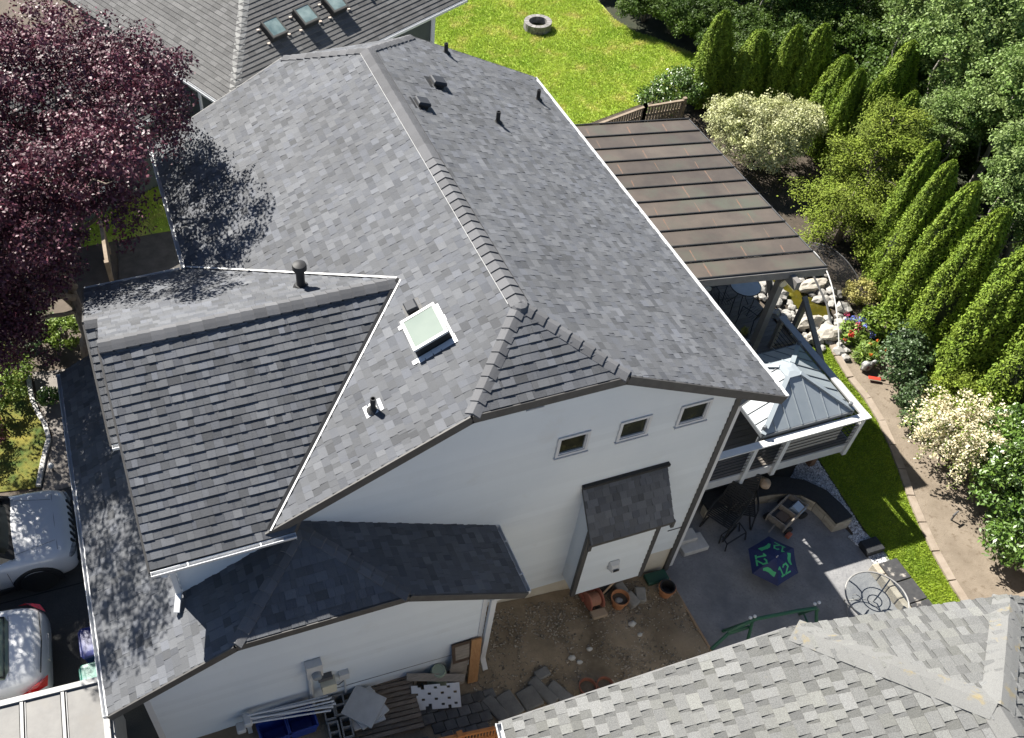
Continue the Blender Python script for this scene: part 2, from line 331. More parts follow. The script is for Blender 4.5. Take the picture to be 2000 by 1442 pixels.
# kerb: segments of tan concrete edging along the lawn
kerb = empty('lawn_kerb', (10.4, 0.4, 0), 'tan concrete kerb curving between back lawn and garden bed', 'kerb')
def arc_resample(pts, step):
    P = [Vector((p[0], p[1], 0)) for p in pts]; out = []; 
    # Catmull-Rom
    for i in range(len(P)-1):
        p0, p1, p2, p3 = P[max(i-1,0)], P[i], P[i+1], P[min(i+2, len(P)-1)]
        n = max(2, int((p2-p1).length/0.05))
        for k in range(n):
            t = k/n; out.append(0.5*((2*p1)+(p2-p0)*t+(2*p0-5*p1+4*p2-p3)*t*t+(3*p1-p0-3*p2+p3)*t**3))
    out.append(P[-1]); res = [out[0]]; acc = 0
    for a, b in zip(out, out[1:]):
        acc += (b-a).length
        if acc >= step: res.append(b); acc = 0
    return res
kp = arc_resample(LAWN_OUT, 0.72)
for a, b in zip(kp, kp[1:]):
    d = (b-a).normalized()*0.012; n = Vector((d.y, -d.x, 0)).normalized()
    m_ = MB(); o_ = n*(-0.09)
    m_.beam(a+d-o_+Vector((0,0,.03)), b-d-o_+Vector((0,0,.03)), 0.17, 0.10); m_.build('kerb_segment', M_kerbstone, kerb)
# far lawn and woodland floor
FAR_LAWN = [(5.2, 14.0), (9.0, 16.2), (12.0, 16.9), (14.3, 17.2), (15.4, 18.5), (15.45, 19.4), (14.9, 20.4), (14.2, 21.4), (13.9, 22.5), (14.0, 24.2), (13.5, 34), (2, 40), (0, 22), (7.3, 17.5)]
sheet('far_lawn', FAR_LAWN, 0.006, M_lawn)
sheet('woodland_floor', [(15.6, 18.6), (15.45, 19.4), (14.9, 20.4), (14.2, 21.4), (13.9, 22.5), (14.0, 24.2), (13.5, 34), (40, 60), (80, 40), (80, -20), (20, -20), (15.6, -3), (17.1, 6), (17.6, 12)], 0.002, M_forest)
# grass blades
def grass_blades(name, poly, n, h, m, lab, seed, z0):
    g = np.random.default_rng(seed); P = np.array(poly); mn, mx = P.min(0), P.max(0)
    def inside(q):
        c = np.zeros(len(q), bool); j = len(P)-1
        for i in range(len(P)):
            cond = ((P[i,1] > q[:,1]) != (P[j,1] > q[:,1])) & (q[:,0] < (P[j,0]-P[i,0])*(q[:,1]-P[i,1])/(P[j,1]-P[i,1]+1e-12)+P[i,0]); c ^= cond; j = i
        return c
    q = g.uniform(mn, mx, (n*2, 2)); q = q[inside(q)][:n]; n = len(q)
    a = g.uniform(0, 6.28, n); w = g.uniform(.006, .016, n); hh = h*g.uniform(.5, 1.3, n); l = g.normal(0, .45, (n, 2))*hh[:, None]
    b0 = np.stack([q[:,0]-np.cos(a)*w, q[:,1]-np.sin(a)*w, np.full(n, z0)], -1); b1 = np.stack([q[:,0]+np.cos(a)*w, q[:,1]+np.sin(a)*w, np.full(n, z0)], -1)
    t = np.stack([q[:,0]+l[:,0], q[:,1]+l[:,1], z0+hh], -1)
    Vv = np.stack([b0, b1, t], 1).reshape(-1, 3); T = np.arange(3*n).reshape(-1, 3)
    return tag(np_mesh(name, Vv, T, m, shade=g.uniform(0, 1, n), tris=True, kind='stuff'), lab, 'grass')
M_blade = mat('bright_grass_blade', (0.26, 0.38, 0.035), 0.7, (0.44, 0.51, 0.08), 0.55, 7, 1.0, shade=0.45, trans=0.3, objc=False, c3=(0.52, 0.48, 0.15), n3scale=1.1, thr3=(0.54, 0.72))
M_blade2 = mat('lawn_grass_blade', (0.19, 0.29, 0.02), 0.7, (0.32, 0.41, 0.035), 1.2, 7, 1.0, shade=0.4, trans=0.3, objc=False)
grass_blades('far_grass', [(7.0, 16.6), (9.0, 16.2), (12.0, 16.9), (14.3, 17.2), (15.4, 18.5), (15.45, 19.4), (14.9, 20.4), (14.2, 21.4), (13.9, 22.5), (13.8, 27), (6.6, 28)], 130000, 0.075, M_blade, 'bright sunlit grass of the lawn behind the fire pit', 5, 0.006)
grass_blades('lawn_grass', LAWN_OUT + LAWN_IN, 52000, 0.04, M_blade2, 'short mown grass of the narrow back lawn', 6, 0.016)
grass_blades('gap_grass', [(-7.4, 13.45), (-4.9, 13.42), (-3.9, 13.35), (-3.1, 14.5), (-4.2, 18.3), (-7.4, 18.8)], 9000, 0.08, M_blade, 'patch of grass in the gap between the two houses', 8, 1.392)

# ------------------------------------------------------------ houses
CAMV = Vector(CAM)
def clip(poly, ua, ub, va, vb):
    """clip polygon (list of (u,v)) to rectangle"""
    def half(P, f):
        out = []
        for i in range(len(P)):
            a, b = P[i], P[(i+1) % len(P)]; fa, fb = f(a), f(b)
            if fa >= 0: out.append(a)
            if (fa > 0 and fb < 0) or (fa < 0 and fb > 0):
                t = fa/(fa-fb); out.append((a[0]+(b[0]-a[0])*t, a[1]+(b[1]-a[1])*t))
        return out
    for f in (lambda p: p[0]-ua, lambda p: ub-p[0], lambda p: p[1]-va, lambda p: vb-p[1]):
        poly = half(poly, f)
        if len(poly) < 3: return []
    return poly
def hsh(*a):
    x = math.sin(a[0]*12.9898 + a[1]*78.233 + a[2]*37.719)*43758.5453
    return x - math.floor(x)
class Roof:
    """collects shingle pieces for one house"""
    def __init__(s, house, m, expo=0.143, wmin=0.09, wmax=0.215, thick=0.009, tooth=0.010, lift=1.0, gap=None):
        s.gap = gap; s.house = house; s.m = m; s.expo = expo; s.wmin = wmin; s.wmax = wmax; s.th = thick; s.tooth = tooth; s.pieces = []; s.k = 0
    def plane(s, poly, origin, udir, keyn=None):
        """poly: 3D convex outline, origin on the eave, udir along the eave"""
        s.k += 1; key = s.k if keyn is None else keyn
        P = [Vector(p) for p in poly]; o = Vector(origin); u = Vector(udir).normalized()
        n = Vector((0,0,0))
        for i in range(len(P)): n += P[i].cross(P[(i+1) % len(P)])
        n.normalize()
        if n.z < 0: n = -n
        v = n.cross(u)
        if v.z < 0: v = -v
        q = [((p-o).dot(u), (p-o).dot(v)) for p in P]
        area = sum(q[i][0]*q[(i+1)%len(q)][1]-q[(i+1)%len(q)][0]*q[i][1] for i in range(len(q)))
        if area < 0: q = q[::-1]
        flip = u.cross(v).dot(n) < 0
        u0 = min(a for a, b in q); u1 = max(a for a, b in q); v0 = min(b for a, b in q); v1 = max(b for a, b in q)
        for c in range(int(math.floor(v0/s.expo))-1, int(v1/s.expo)+1):
            va, vb = c*s.expo, (c+1)*s.expo
            if vb <= v0 or va >= v1: continue
            j = 0; x = -30.0 + 0.37*hsh(c, key, 1)
            # deterministic run of tab widths along the course
            while x < u1:
                w = s.wmin + (s.wmax-s.wmin)*hsh(c, j, key+0.5)**1.2; j += 1; isgap = False
                if s.gap and j % 2 == 0 and hsh(c, j, key+6.1) < s.gap[2]:
                    isgap = True; w = 0.03 + 0.11*hsh(c, j, key+2.5)**1.6
                if x + w > u0:
                    pc = clip(q, x+0.0015, x+w-0.0015, va, vb)
                    if len(pc) >= 3:
                        tt = hsh(c, j, key+3.3); raised = tt > 0.45
                        if s.gap and s.gap[2] > .9: raised = not isgap
                        elif isgap: raised = False
                        lo = s.th + (s.tooth if raised else 0) + 0.002*hsh(c, j, 9.1)
                        h = lambda b: 0.0015 + lo*max(0, (vb-b)/s.expo)
                        top = [o + u*a + v*b + n*(h(b)) for a, b in pc]; bot = [o + u*a + v*b - n*0.002 for a, b in pc]
                        if flip: top = top[::-1]; bot = bot[::-1]
                        nn = len(pc); ctr = sum(top, Vector())/nn; dist = (ctr-CAMV).length
                        ar = abs(sum(pc[i][0]*pc[(i+1)%nn][1]-pc[(i+1)%nn][0]*pc[i][1] for i in range(nn)))/2
                        vis = max(0.0, (CAMV-ctr).normalized().dot(n))
                        sh = hsh(c, j, key+7.7); sh = 0.5 + (sh-0.5)*(0.55 if hsh(c, j, 4.4) < 0.62 else 1.0)
                        if isgap: sh = s.gap[0] + s.gap[1]*sh
                        elif s.gap and s.gap[2] > .9: sh = min(1.0, 0.22+0.8*sh)
                        elif not raised: sh = max(0.0, sh-0.10)
                        fs = [tuple(range(nn, 2*nn))] + [(i, (i+1)%nn, nn+(i+1)%nn, nn+i) for i in range(nn)]
                        s.pieces.append((ar*vis/dist**2, bot+top, fs, sh))
                x += w
    def finish(s, roof_part, in_view=None):
        order = sorted(range(len(s.pieces)), key=lambda i: -(s.pieces[i][0] if (in_view is None or in_view(s.pieces[i][1][0])) else 0))
        big = set(order[:300]); rest = MB()
        for i, (a, vs, fs, sh) in enumerate(s.pieces):
            if i in big: MB().add(vs, fs, sh).build('shingle', s.m, roof_part)
            else: rest.add(vs, fs, sh)
        tag(rest.build('shingle_field', s.m, roof_part), kind='stuff')
CB = cam.rotation_euler.to_matrix().transposed()
def to_px(p):
    q = CB @ (Vector(p)-CAMV); return (748.4 + 1867.97*q.x/-q.z, 795.4 - 1867.97*q.y/-q.z)
def in_view(p):
    x, y = to_px(p); return 0 < x < 2000 and 0 < y < 1442
def caps(name, p, q, m, parent, length=0.21, w=0.15, drop=0.5, h=0.014, up0=0.012, flipdir=False, drops=None, gap_h=0.0):
    """ridge / hip cap shingles laid from p up to q, butts facing p; w = half width, drop = slope down to each side"""
    p, q = Vector(p), Vector(q); d = (q-p); L = d.length; d.normalize(); side = d.cross(Vector((0,0,1))).normalized(); upv = side.cross(d).normalized()
    n = max(1, int(L/length)); st = L/n; dl, dr = drops if drops else (drop, drop)
    for i in range(n):
        a = p + d*(st*i); b = p + d*(st*(i+1)+0.03 if i < n-1 else L)
        mb = MB(); vs = []
        for c, lift in ((a, up0+h*1.5), (b, up0)):
            for k, off in ((-1, dl), (-.45, dl*0.9), (0, 0), (.45, dr*0.9), (1, dr)):
                vs.append(c + side*(k*w) + Vector((0,0,1))*(lift - abs(k)*w*off*1.0))
        for c in (a, b):
            for k, off in ((-1, dl), (-.45, dl*0.9), (0, 0), (.45, dr*0.9), (1, dr)):
                vs.append(c + side*(k*w) + Vector((0,0,1))*(-0.004 - abs(k)*w*off*1.0))
        fs = [(i_, i_+1, 5+i_+1, 5+i_) for i_ in range(4)]
        fs += [(i_+1, i_, 10+i_, 10+i_+1) for i_ in range(4)] + [(0, 5, 15, 10), (9, 4, 14, 19)]
        mb.add(vs, fs, R.random()); mb.build(name, m, parent)
def gutter(p, q, house, nrm, m=None, w=0.085, h=0.09, brackets=0):
    """open K-style gutter along the eave p-q, outward direction nrm"""
    p, q, nr = Vector(p), Vector(q), Vector(nrm).normalized(); Z = Vector((0,0,1)); t = 0.012; mb = MB()
    prof = [(0, 0), (0, -h), (w*0.7, -h), (w, -h*0.35), (w, 0), (w-t, 0), (w-t, -h*0.3), (w*0.66, -h+t), (t, -h+t), (t, 0)]
    vs = [c + nr*a + Z*b for c in (p, q) for a, b in prof]; n = len(prof)
    mb.add(vs, [(i, (i+1) % n, n+(i+1) % n, n+i) for i in range(n)] + [tuple(range(n)), tuple(range(2*n-1, n-1, -1))])
    g = mb.build('gutter', m or M_white, house)
    mb = MB()
    for c in (p, q):
        d = (q-p).normalized()*0.004*(1 if c is p else -1)
        mb.beam(c + d + nr*(w/2) - Z*(h*0.5), c + d*2 + nr*(w/2) - Z*(h*0.5), w*0.96, h*0.98)
    mb.build('gutter_end', m or M_white, g)
    for i in range(brackets):
        c = p + (q-p)*((i+0.5)/brackets); MB().beam(c + nr*0.0 + Z*0.004, c + nr*(w+.004) + Z*0.004, 0.022, 0.01).build('gutter_bracket', m or M_white, g)
    return g
def siding(house, wall, y, poly, expo, holes=(), z0=0.0, m=None, axis='x', sgn=-1, M=None):
    """lap boards on a wall in plane y=const facing -y; poly in (x,z); holes = rects x0,x1,z0,z1"""
    zmax = max(p[1] for p in poly); zmin = min(p[1] for p in poly); z = zmin
    while z < zmax:
        pc = clip(poly, -1e3, 1e3, z, min(z+expo, zmax))
        segs = [pc] if pc else []
        for hx0, hx1, hz0, hz1 in holes:
            if hz0 < z+expo-0.01 and hz1 > z+0.01:
                new = []
                for s_ in segs:
                    for r in ((-1e3, hx0, -1e3, 1e3), (hx1, 1e3, -1e3, 1e3), (hx0, hx1, -1e3, hz0), (hx0, hx1, hz1, 1e3)):
                        k = clip(s_, *r)
                        if len(k) >= 3: new.append(k)
                segs = new
        for s_ in segs:
            if max(p[1] for p in s_)-min(p[1] for p in s_) < 0.006: continue
            a = sum(s_[i][0]*s_[(i+1)%len(s_)][1]-s_[(i+1)%len(s_)][0]*s_[i][1] for i in range(len(s_)))
            if a < 0: s_ = s_[::-1]
            n = len(s_); dep = lambda zz: 0.004 + 0.018*max(0, (z+expo-zz)/expo)
            front = [Vector((x, y - dep(zz), zz)) for x, zz in s_]; back = [Vector((x, y+0.002, zz)) for x, zz in s_]
            if M is not None: front = [M @ p for p in front]; back = [M @ p for p in back]
            MB().add(back+front, [tuple(range(n, 2*n))] + [(i, (i+1)%n, n+(i+1)%n, n+i) for i in range(n)], R.random()).build('siding_board', m or M_siding, wall)
        z += expo
def window(house, x0, x1, z0, z1, y, name='window', fm=None, fw=0.05, pane=None, M=None, mull=0):
    mb = MB(); d = y-0.035
    T = (lambda p: M @ Vector(p)) if M is not None else (lambda p: Vector(p))
    def bx(mb, *a):
        mb.box(*a, M=M); return mb
    mb = MB()
    bx(mb, x0-fw, x1+fw, d, y+0.02, z0-fw, z0); bx(mb, x0-fw, x1+fw, d, y+0.02, z1, z1+fw); bx(mb, x0-fw, x0, d, y+0.02, z0, z1); bx(mb, x1, x1+fw, d, y+0.02, z0, z1)
    w = mb.build(name, fm or M_white, house)
    mb = MB(); i = 0.02; e = y+0.004
    bx(mb, x0, x1, e-.02, e+.03, z0, z0+i); bx(mb, x0, x1, e-.02, e+.03, z1-i, z1); bx(mb, x0, x0+i, e-.02, e+.03, z0+i, z1-i); bx(mb, x1-i, x1, e-.02, e+.03, z0+i, z1-i)
    for k in range(mull):
        xm = x0 + (x1-x0)*(k+1)/(mull+1); bx(mb, xm-.012, xm+.012, e-.02, e+.02, z0+i, z1-i)
    mb.build('sash', fm or M_white, w)
    bx(MB(), x0+i, x1-i, e+.008, e+.018, z0+i, z1-i).build('pane', pane or M_pane, w)
    bx(MB(), x0-fw-.02, x1+fw+.02, y-.06, y+.01, z0-fw-.025, z0-fw-.002).build('sill', fm or M_white, w)
    return w
def fascia(p, q, house, w=0.03, h=0.16, m=None, name='fascia', dz=0.0):
    p, q = Vector(p)+Vector((0,0,dz)), Vector(q)+Vector((0,0,dz)); return MB().beam(p, q, w, h).build(name, m or M_trim, house)
def vent_pipe(b, h, house, n, r=0.045, rim=True, boot=True):
    b = Vector(b); mb = MB(); mb.lathe([(r, -0.05), (r, h), (r*0.72, h), (r*0.72, h-0.06), (0.001, h-.06)], b, 14)
    p = mb.build('vent_pipe', M_black, house); smooth_by_angle(p)
    if boot:
        MB().lathe([(r*2.4, 0.0), (r*1.3, 0.05), (r*1.02, 0.08)], b, 14).build('boot', M_black, p)
    return p
def roof_box(c, u, v, n, house, sx, sy, h, name='roof_vent', m=None):
    """low box vent with sloped hood on a roof plane; u along eave, v up slope, n normal"""
    c, u, v, n = Vector(c), Vector(u), Vector(v), Vector(n)
    def P(a, b, k): return c + u*a + v*b + n*k
    mb = MB(); hx, hy = sx/2, sy/2
    mb.add([P(-hx*1.5, -hy*1.5, .012), P(hx*1.5, -hy*1.5, .012), P(hx*1.5, hy*1.6, .012), P(-hx*1.5, hy*1.6, .012)], [(0,1,2,3)])
    base = mb.build(name, m or M_black, house)
    b = 0.02; mb = MB()
    lo = [P(-hx*.85, -hy*.8, .01), P(hx*.85, -hy*.8, .01), P(hx*.85, hy*.85, .01), P(-hx*.85, hy*.85, .01)]
    hi = [P(-hx*.85, -hy*.8, h*.62), P(hx*.85, -hy*.8, h*.62), P(hx*.85, hy*.85, h*.55), P(-hx*.85, hy*.85, h*.55)]
    mb.add(lo+hi, [(0,1,5,4),(1,2,6,5),(2,3,7,6),(3,0,4,7),(4,5,6,7)]).build('throat', m or M_black, base)
    mb = MB(); ring = []
    for k, ins in ((h*.5, 0), (h*.78, 0), (h, b)):
        for a, bb in ((-1,-1),(1,-1),(1,1),(-1,1)): ring.append(P(a*(hx-ins), bb*(hy-ins) , k*(0.8 if bb > 0 else 1.0)))
    fs = [(3,2,1,0),(8,9,10,11)] + [(r*4+i, r*4+(i+1)%4, r*4+4+(i+1)%4, r*4+4+i) for r in range(2) for i in range(4)]
    mb.add(ring, fs).build('hood', m or mat_hood, base)
    return base
mat_hood = mat('slate_blue_vent_hood', (0.018, 0.021, 0.028), 0.7, (0.024, 0.027, 0.034), 6, 3, 1.0)
def skylight(c, u, v, n, house, sx, sy, h, glassm, fm, flash=True):
    c, u, v, n = Vector(c), Vector(u), Vector(v), Vector(n)
    def P(a, b, k): return c + u*a + v*b + n*k
    hx, hy = sx/2, sy/2; mb = MB(); f = 0.05
    def ringbox(ax, ay, bx_, by_, k0, k1, mb):
        o = [P(-ax,-ay,k0),P(ax,-ay,k0),P(ax,ay,k0),P(-ax,ay,k0),P(-ax,-ay,k1),P(ax,-ay,k1),P(ax,ay,k1),P(-ax,ay,k1)]
        i = [P(-bx_,-by_,k1),P(bx_,-by_,k1),P(bx_,by_,k1),P(-bx_,by_,k1)]
        mb.add(o+i, [(0,1,5,4),(1,2,6,5),(2,3,7,6),(3,0,4,7),(4,5,9,8),(5,6,10,9),(6,7,11,10),(7,4,8,11)])
    ringbox(hx-.012, hy-.012, hx-f, hy-f, 0.005, h-.04, mb); s_ = mb.build('skylight', M_black, house); mb = MB(); ringbox(hx, hy, hx-f, hy-f, h-.04, h, mb); mb.build('frame', fm, s_)
    mb = MB(); mb.add([P(-hx+f,-hy+f,h-.008),P(hx-f,-hy+f,h-.008),P(hx-f,hy-f,h-.008),P(-hx+f,hy-f,h-.008)], [(0,1,2,3)]); mb.build('glass', glassm, s_)
    return s_, P
def Zof(x): return 8.13 - 0.4935*abs(x)

# ============ main white house
H = empty('white_house', (0, 5, 0), 'white lap sided house with charcoal shingle roofs in the middle', 'house')
Xr, Xl, Yf, wj, dj, wjf, djf = 4.61, -4.59, 10.72, 1.27, 1.37, 1.45, 1.48
Ze, Zm = 5.855, 8.13; ZJ, ZJf = Zof(wj), Zof(wjf)
Yd, Zd, Xf2, Xf1 = 3.16, 7.455, -6.31, -6.54; Ydn, Ydf = -0.09, 6.41; s2 = 0.4924; XE = -1.365
Ynr, Zn, Yne = 4.45, 6.815, 2.49
Gl, Gr, Gy, Zg, sg, Gm, wg, Gay = -7.50, -0.44, -1.13, 3.79, 0.5, -3.97, 1.39, 0.14
Zgm = Zg + sg*(Gm-Gl); Zgj = Zgm - sg*wg
WY = 0.30
roofdeck = MB(); T = 0.16
def rp(poly):
    P = [Vector(p) for p in poly]; n = (P[1]-P[0]).cross(P[2]-P[0]).normalized()
    if n.z < 0: P = P[::-1]; n = -n
    roofdeck.slab(P, Vector((0,0,1)), T); return P
main_R = [(Xr,0,Ze),(Xr,Yf,Ze),(wjf,Yf,ZJf),(0,Yf-djf,Zm),(0,dj,Zm),(wj,0,ZJ)]
main_LA = [(Xl,Ydf,Ze+.01),(Xl,Yf,Ze+.01),(-wjf,Yf,ZJf),(0,Yf-djf,Zm),(0,Yd,Zm),(XE,Yd,Zof(XE))]
main_LB = [(XE,Yd,Zof(XE)),(0,Yd,Zm),(0,dj,Zm),(-wj,0,ZJ),(-4.50,0,Zof(4.50))]
hip_n = [(-wj,0,ZJ),(wj,0,ZJ),(0,dj,Zm)]
hip_f = [(-wjf,Yf,ZJf),(wjf,Yf,ZJf),(0,Yf-djf,Zm)]
dor_n = [(Xf2,Ydn,Ze),(-4.1,Ydn,Ze),(XE,Yd,Zd),(Xf2,Yd,Zd)]
dor_f = [(Xf2,Ydf,Ze),(Xl,Ydf,Ze),(XE,Yd,Zd),(Xf2,Yd,Zd)]
nar_n = [(Xf1,Yne,Ze),(Xf2+.25,Yne,Ze),(Xf2+.25,Ynr,Zn),(Xf1,Ynr,Zn)]
nar_f = [(Xf1,Ydf,Ze),(Xf2,Ydf,Ze),(Xf2,Ynr,Zn),(Xf1,Ynr,Zn)]
gar_R = [(Gr,Gy,Zg),(Gr,WY-.01,Zg),(Gm,WY-.01,Zgm),(Gm,Gay,Zgm),(Gm+wg,Gy,Zgj)]
gar_H = [(Gm-wg,Gy,Zgj),(Gm+wg,Gy,Zgj),(Gm,Gay,Zgm)]
gar_LA = [(Gl,WY-.01,Zg),(Gl,Gy,Zg),(Gm-wg,Gy,Zgj),(Gm,Gay,Zgm),(Gm,WY-.01,Zgm)]
gar_LB = [(Gl,6.45,Zg),(Gl,WY-.01,Zg),(-6.0,WY-.01,Zg+sg*(Gl*-1-6.0)),(-6.0,6.45,Zg+sg*(-Gl-6.0))]
for P in (main_R, main_LA, main_LB, hip_n, hip_f, dor_n, dor_f, nar_n, nar_f, gar_R, gar_H, gar_LA, gar_LB): rp(P)
roof = roofdeck.build('roof', M_trim, H)
RF = Roof(H, M_shingle, gap=(0.2, 0.5, 0.3), tooth=0.008)
RF.plane(main_R, (Xr,0,Ze), (0,1,0)); RF.plane(main_LA, (Xl,0,Ze+.01), (0,1,0), 50); RF.plane(main_LB, (Xl,0,Ze+.01), (0,1,0), 50)
RF.plane(hip_n, (0,0,ZJ), (1,0,0)); RF.plane(hip_f, (0,Yf,ZJf), (1,0,0))
RF.plane(dor_n, (Xf2,Ydn,Ze), (1,0,0)); RF.plane(dor_f, (Xf2,Ydf,Ze), (1,0,0), 61); RF.plane(nar_f, (Xf2,Ydf,Ze), (1,0,0), 61); RF.plane(nar_n, (Xf1,Yne,Ze), (1,0,0))
RF.plane(gar_R, (Gr,0,Zg), (0,1,0)); RF.plane(gar_H, (Gm,Gy,Zgj), (1,0,0)); RF.plane(gar_LA, (Gl,0,Zg), (0,1,0), 70); RF.plane(gar_LB, (Gl,0,Zg), (0,1,0), 70)
RF.finish(roof, in_view)
ymid = 5.3
caps('ridge_cap', (0,dj,Zm), (0,ymid,Zm), M_cap, roof, 0.205, 0.15, 0.4935, 0.016, 0.016)
caps('ridge_cap', (0,Yf-djf,Zm), (0,ymid+.02,Zm), M_cap, roof, 0.205, 0.15, 0.4935, 0.016, 0.016)
for sx in (-1, 1):
    caps('hip_cap', (sx*wj*1.0,0,ZJ), (sx*0.03,dj-.03,Zm-.01), M_cap, roof, 0.20, 0.12, 0.40, 0.014, 0.012)
    caps('hip_cap', (sx*wjf,Yf,ZJf), (sx*0.03,Yf-djf+.03,Zm-.01), M_cap, roof, 0.20, 0.12, 0.40, 0.02, 0.015)
MB().lathe([(0.15, -0.06), (0.11, 0.0), (0.001, 0.025)], (0, dj-.01, Zm+.005), 10).build('ridge_end_cap', M_cap, roof)
caps('ridge_cap', (Xf2-.01,Yd,Zd), (XE+.02,Yd,Zd), M_cap, roof, 0.205, 0.15, s2, 0.012, 0.035)
caps('ridge_cap', (Xf1,Ynr,Zn), (Xf2+.02,Ynr,Zn), M_cap, roof, 0.2, 0.14, s2, 0.012, 0.02)
caps('hip_cap', (Gm-wg,Gy,Zgj), (Gm,Gay,Zgm), M_cap, roof, 0.21, 0.11, 0.4, 0.018, 0.012)
caps('hip_cap', (Gm+wg,Gy,Zgj), (Gm,Gay,Zgm), M_cap, roof, 0.21, 0.11, 0.4, 0.018, 0.012)
# thin dark/white drip line beside the ridge on the front slope
MB().beam((-.155,dj+.1,Zm-.055), (-.155,Yf-djf,Zm-.055), 0.006, 0.008).build('ridge_vent_edge', M_lgrey, roof)
MB().beam((.158,dj+.1,Zm-.06), (.158,Yf-djf,Zm-.06), 0.022, 0.02).build('ridge_vent_edge', M_black, roof)
# valley flashings, plus a black strip painting the shadow beside the near one
def valley(a, b, wl, wr, sl, sr, m, up=0.022):
    a, b = Vector(a), Vector(b); d = (b-a).normalized(); side = d.cross(Vector((0,0,1))).normalized(); mb = MB(); vs = []
    for c in (a, b): vs += [c - side*wl + Vector((0,0,up+wl*sl)), c + Vector((0,0,up)), c + side*wr + Vector((0,0,up+wr*sr))]
    mb.add(vs, [(0,1,4,3),(1,2,5,4)]); return mb.build('valley_flashing_and_shadow', m, roof)
k = 0.349
valley((-4.46,-.02,Zof(4.46)), (XE+.02,Yd-.02,Zd), 0.004, 0.032, k, k, M_lgrey, 0.030)
valley((-4.46,-.02,Zof(4.46)), (XE+.02,Yd-.02,Zd), 0.05, -0.014, k, k, M_black, 0.034)  # no metal here: black strip stands in for the valley's shadow
valley((XE-.02,Yd+.02,Zd), (Xl,Ydf,Ze+.01), 0.006, 0.030, k, k, M_lgrey, 0.030)
# trim along rakes and eaves
for sx in (-1, 1):
    xe = Xr if sx > 0 else 4.50
    fascia((sx*wj,-.018,ZJ), (sx*xe,-.018,Zof(xe)), H, dz=-.085, h=0.17); fascia((sx*wjf,Yf+.018,ZJf), (sx*(Xr if sx > 0 else -Xl),Yf+.018,Ze), H, dz=-.085, h=0.17)
fascia((-wj,-.018,ZJ), (wj,-.018,ZJ), H, dz=-.085, h=0.17); fascia((-wjf,Yf+.018,ZJf), (wjf,Yf+.018,ZJf), H, dz=-.085, h=0.17)
fascia((Gm-wg,Gy-.018,Zgj), (Gl,Gy-.018,Zg), H, dz=-.08); fascia((Gm-wg,Gy-.018,Zgj), (Gm+wg,Gy-.018,Zgj), H, dz=-.08); fascia((Gm+wg,Gy-.018,Zgj), (Gr,Gy-.018,Zg), H, dz=-.08)
fascia((Xf2-.018,Yd,Zd), (Xf2-.018,Ydn,Ze), H, dz=-.085); fascia((Xf1-.018,Ynr,Zn), (Xf1-.018,Yne,Ze), H, dz=-.085); fascia((Xf1-.018,Ynr,Zn), (Xf1-.018,Ydf,Ze), H, dz=-.085)
gutter((Xr+.005,0.0,Ze-.012), (Xr+.005,Yf,Ze-.012), H, (1,0,0), brackets=0)
gutter((Xl-.005,Ydf+.05,Ze-.01), (Xl-.005,Yf,Ze-.01), H, (-1,0,0))
gutter((Xf2,Ydn-.025,Ze-.014), (-4.08,Ydn-.005,Ze-.014), H, (0,-1,0), brackets=2)
gutter((Xf1,Ydf+.005,Ze-.014), (Xl-.12,Ydf+.005,Ze-.014), H, (0,1,0))
gutter((Xf1,Yne-.005,Ze-.014), (Xf2,Yne-.005,Ze-.014), H, (0,-1,0), w=0.09)
gutter((Gl-.005,Gy,Zg-.012), (Gl-.005,6.45,Zg-.012), H, (-1,0,0))
gutter((Gr+.005,Gy,Zg-.012), (Gr+.005,WY-.03,Zg-.012), H, (1,0,0), brackets=2)
# walls
wallpoly = [(-3.94,0.95),(3.94,0.95),(3.94,5.99),(1.3,ZJ-.17),(-1.3,ZJ-.17),(-3.94,6.0)]
wm = MB(); wm.add([(x, WY+.02, z) for x, z in wallpoly], [tuple(range(6))])
wm.add([(3.92,WY+.02,0),(3.92,10.4,0),(3.92,10.4,6.0),(3.92,WY+.02,6.0)], [(0,1,2,3)]); wm.add([(-3.9,6.2,1),(-3.9,10.4,1),(-3.9,10.4,6.0),(-3.9,6.2,6.0)], [(3,2,1,0)])
wm.add([(3.92,10.4,0),(-3.9,10.4,1),(-3.9,10.4,6.1),(-1.4,10.4,7.3),(1.4,10.4,7.3),(3.92,10.4,6.0)], [(0,1,2,3,4,5)])
wall = wm.build('gable_wall', M_siding, H)
WIN = [(0.52,1.01,5.48,5.90), (1.66,2.15,5.47,5.89), (2.80,3.30,5.45,5.89)]
siding(H, wall, WY, wallpoly, 0.165, holes=[(a-.04,b+.04,c-.04,d+.04) for a,b,c,d in WIN])
for a, b, c, d in WIN: window(H, a, b, c, d, WY-.012)
wf = window(H, -0.20, 0.02, 6.98, 7.17, WY-.012, name='gable_vent', fw=0.02, pane=M_lgrey); wf['label'] = 'pale rectangular gable vent under the clipped roof end'
fnd = MB().add([(-3.94,WY+.01,-.3),(3.94,WY+.01,-.3),(3.94,WY+.01,0.96),(-3.94,WY+.01,0.96)], [(0,1,2,3)]); fnd.build('foundation', M_found, H)
MB().box(3.86,3.97,WY-.04,WY+.08,0.0,5.98).build('corner_board', M_trim, H)
MB().box(3.55,3.86,WY-.026,WY-.012,1.72,1.735).build('wall_seam', M_dgrey, H)
def downspout(pts, r=0.035, m=None, house=H):
    mb = MB()
    for a, b in zip(pts, pts[1:]):
        a, b = Vector(a), Vector(b); d = (b-a).normalized(); mb.beam(a-d*r*.6, b+d*r*.6, r*2.2, r*1.7, up=(0,1,0) if abs(d.z) > .6 else (0,0,1))
    return mb.build('downspout', m or M_white, house)
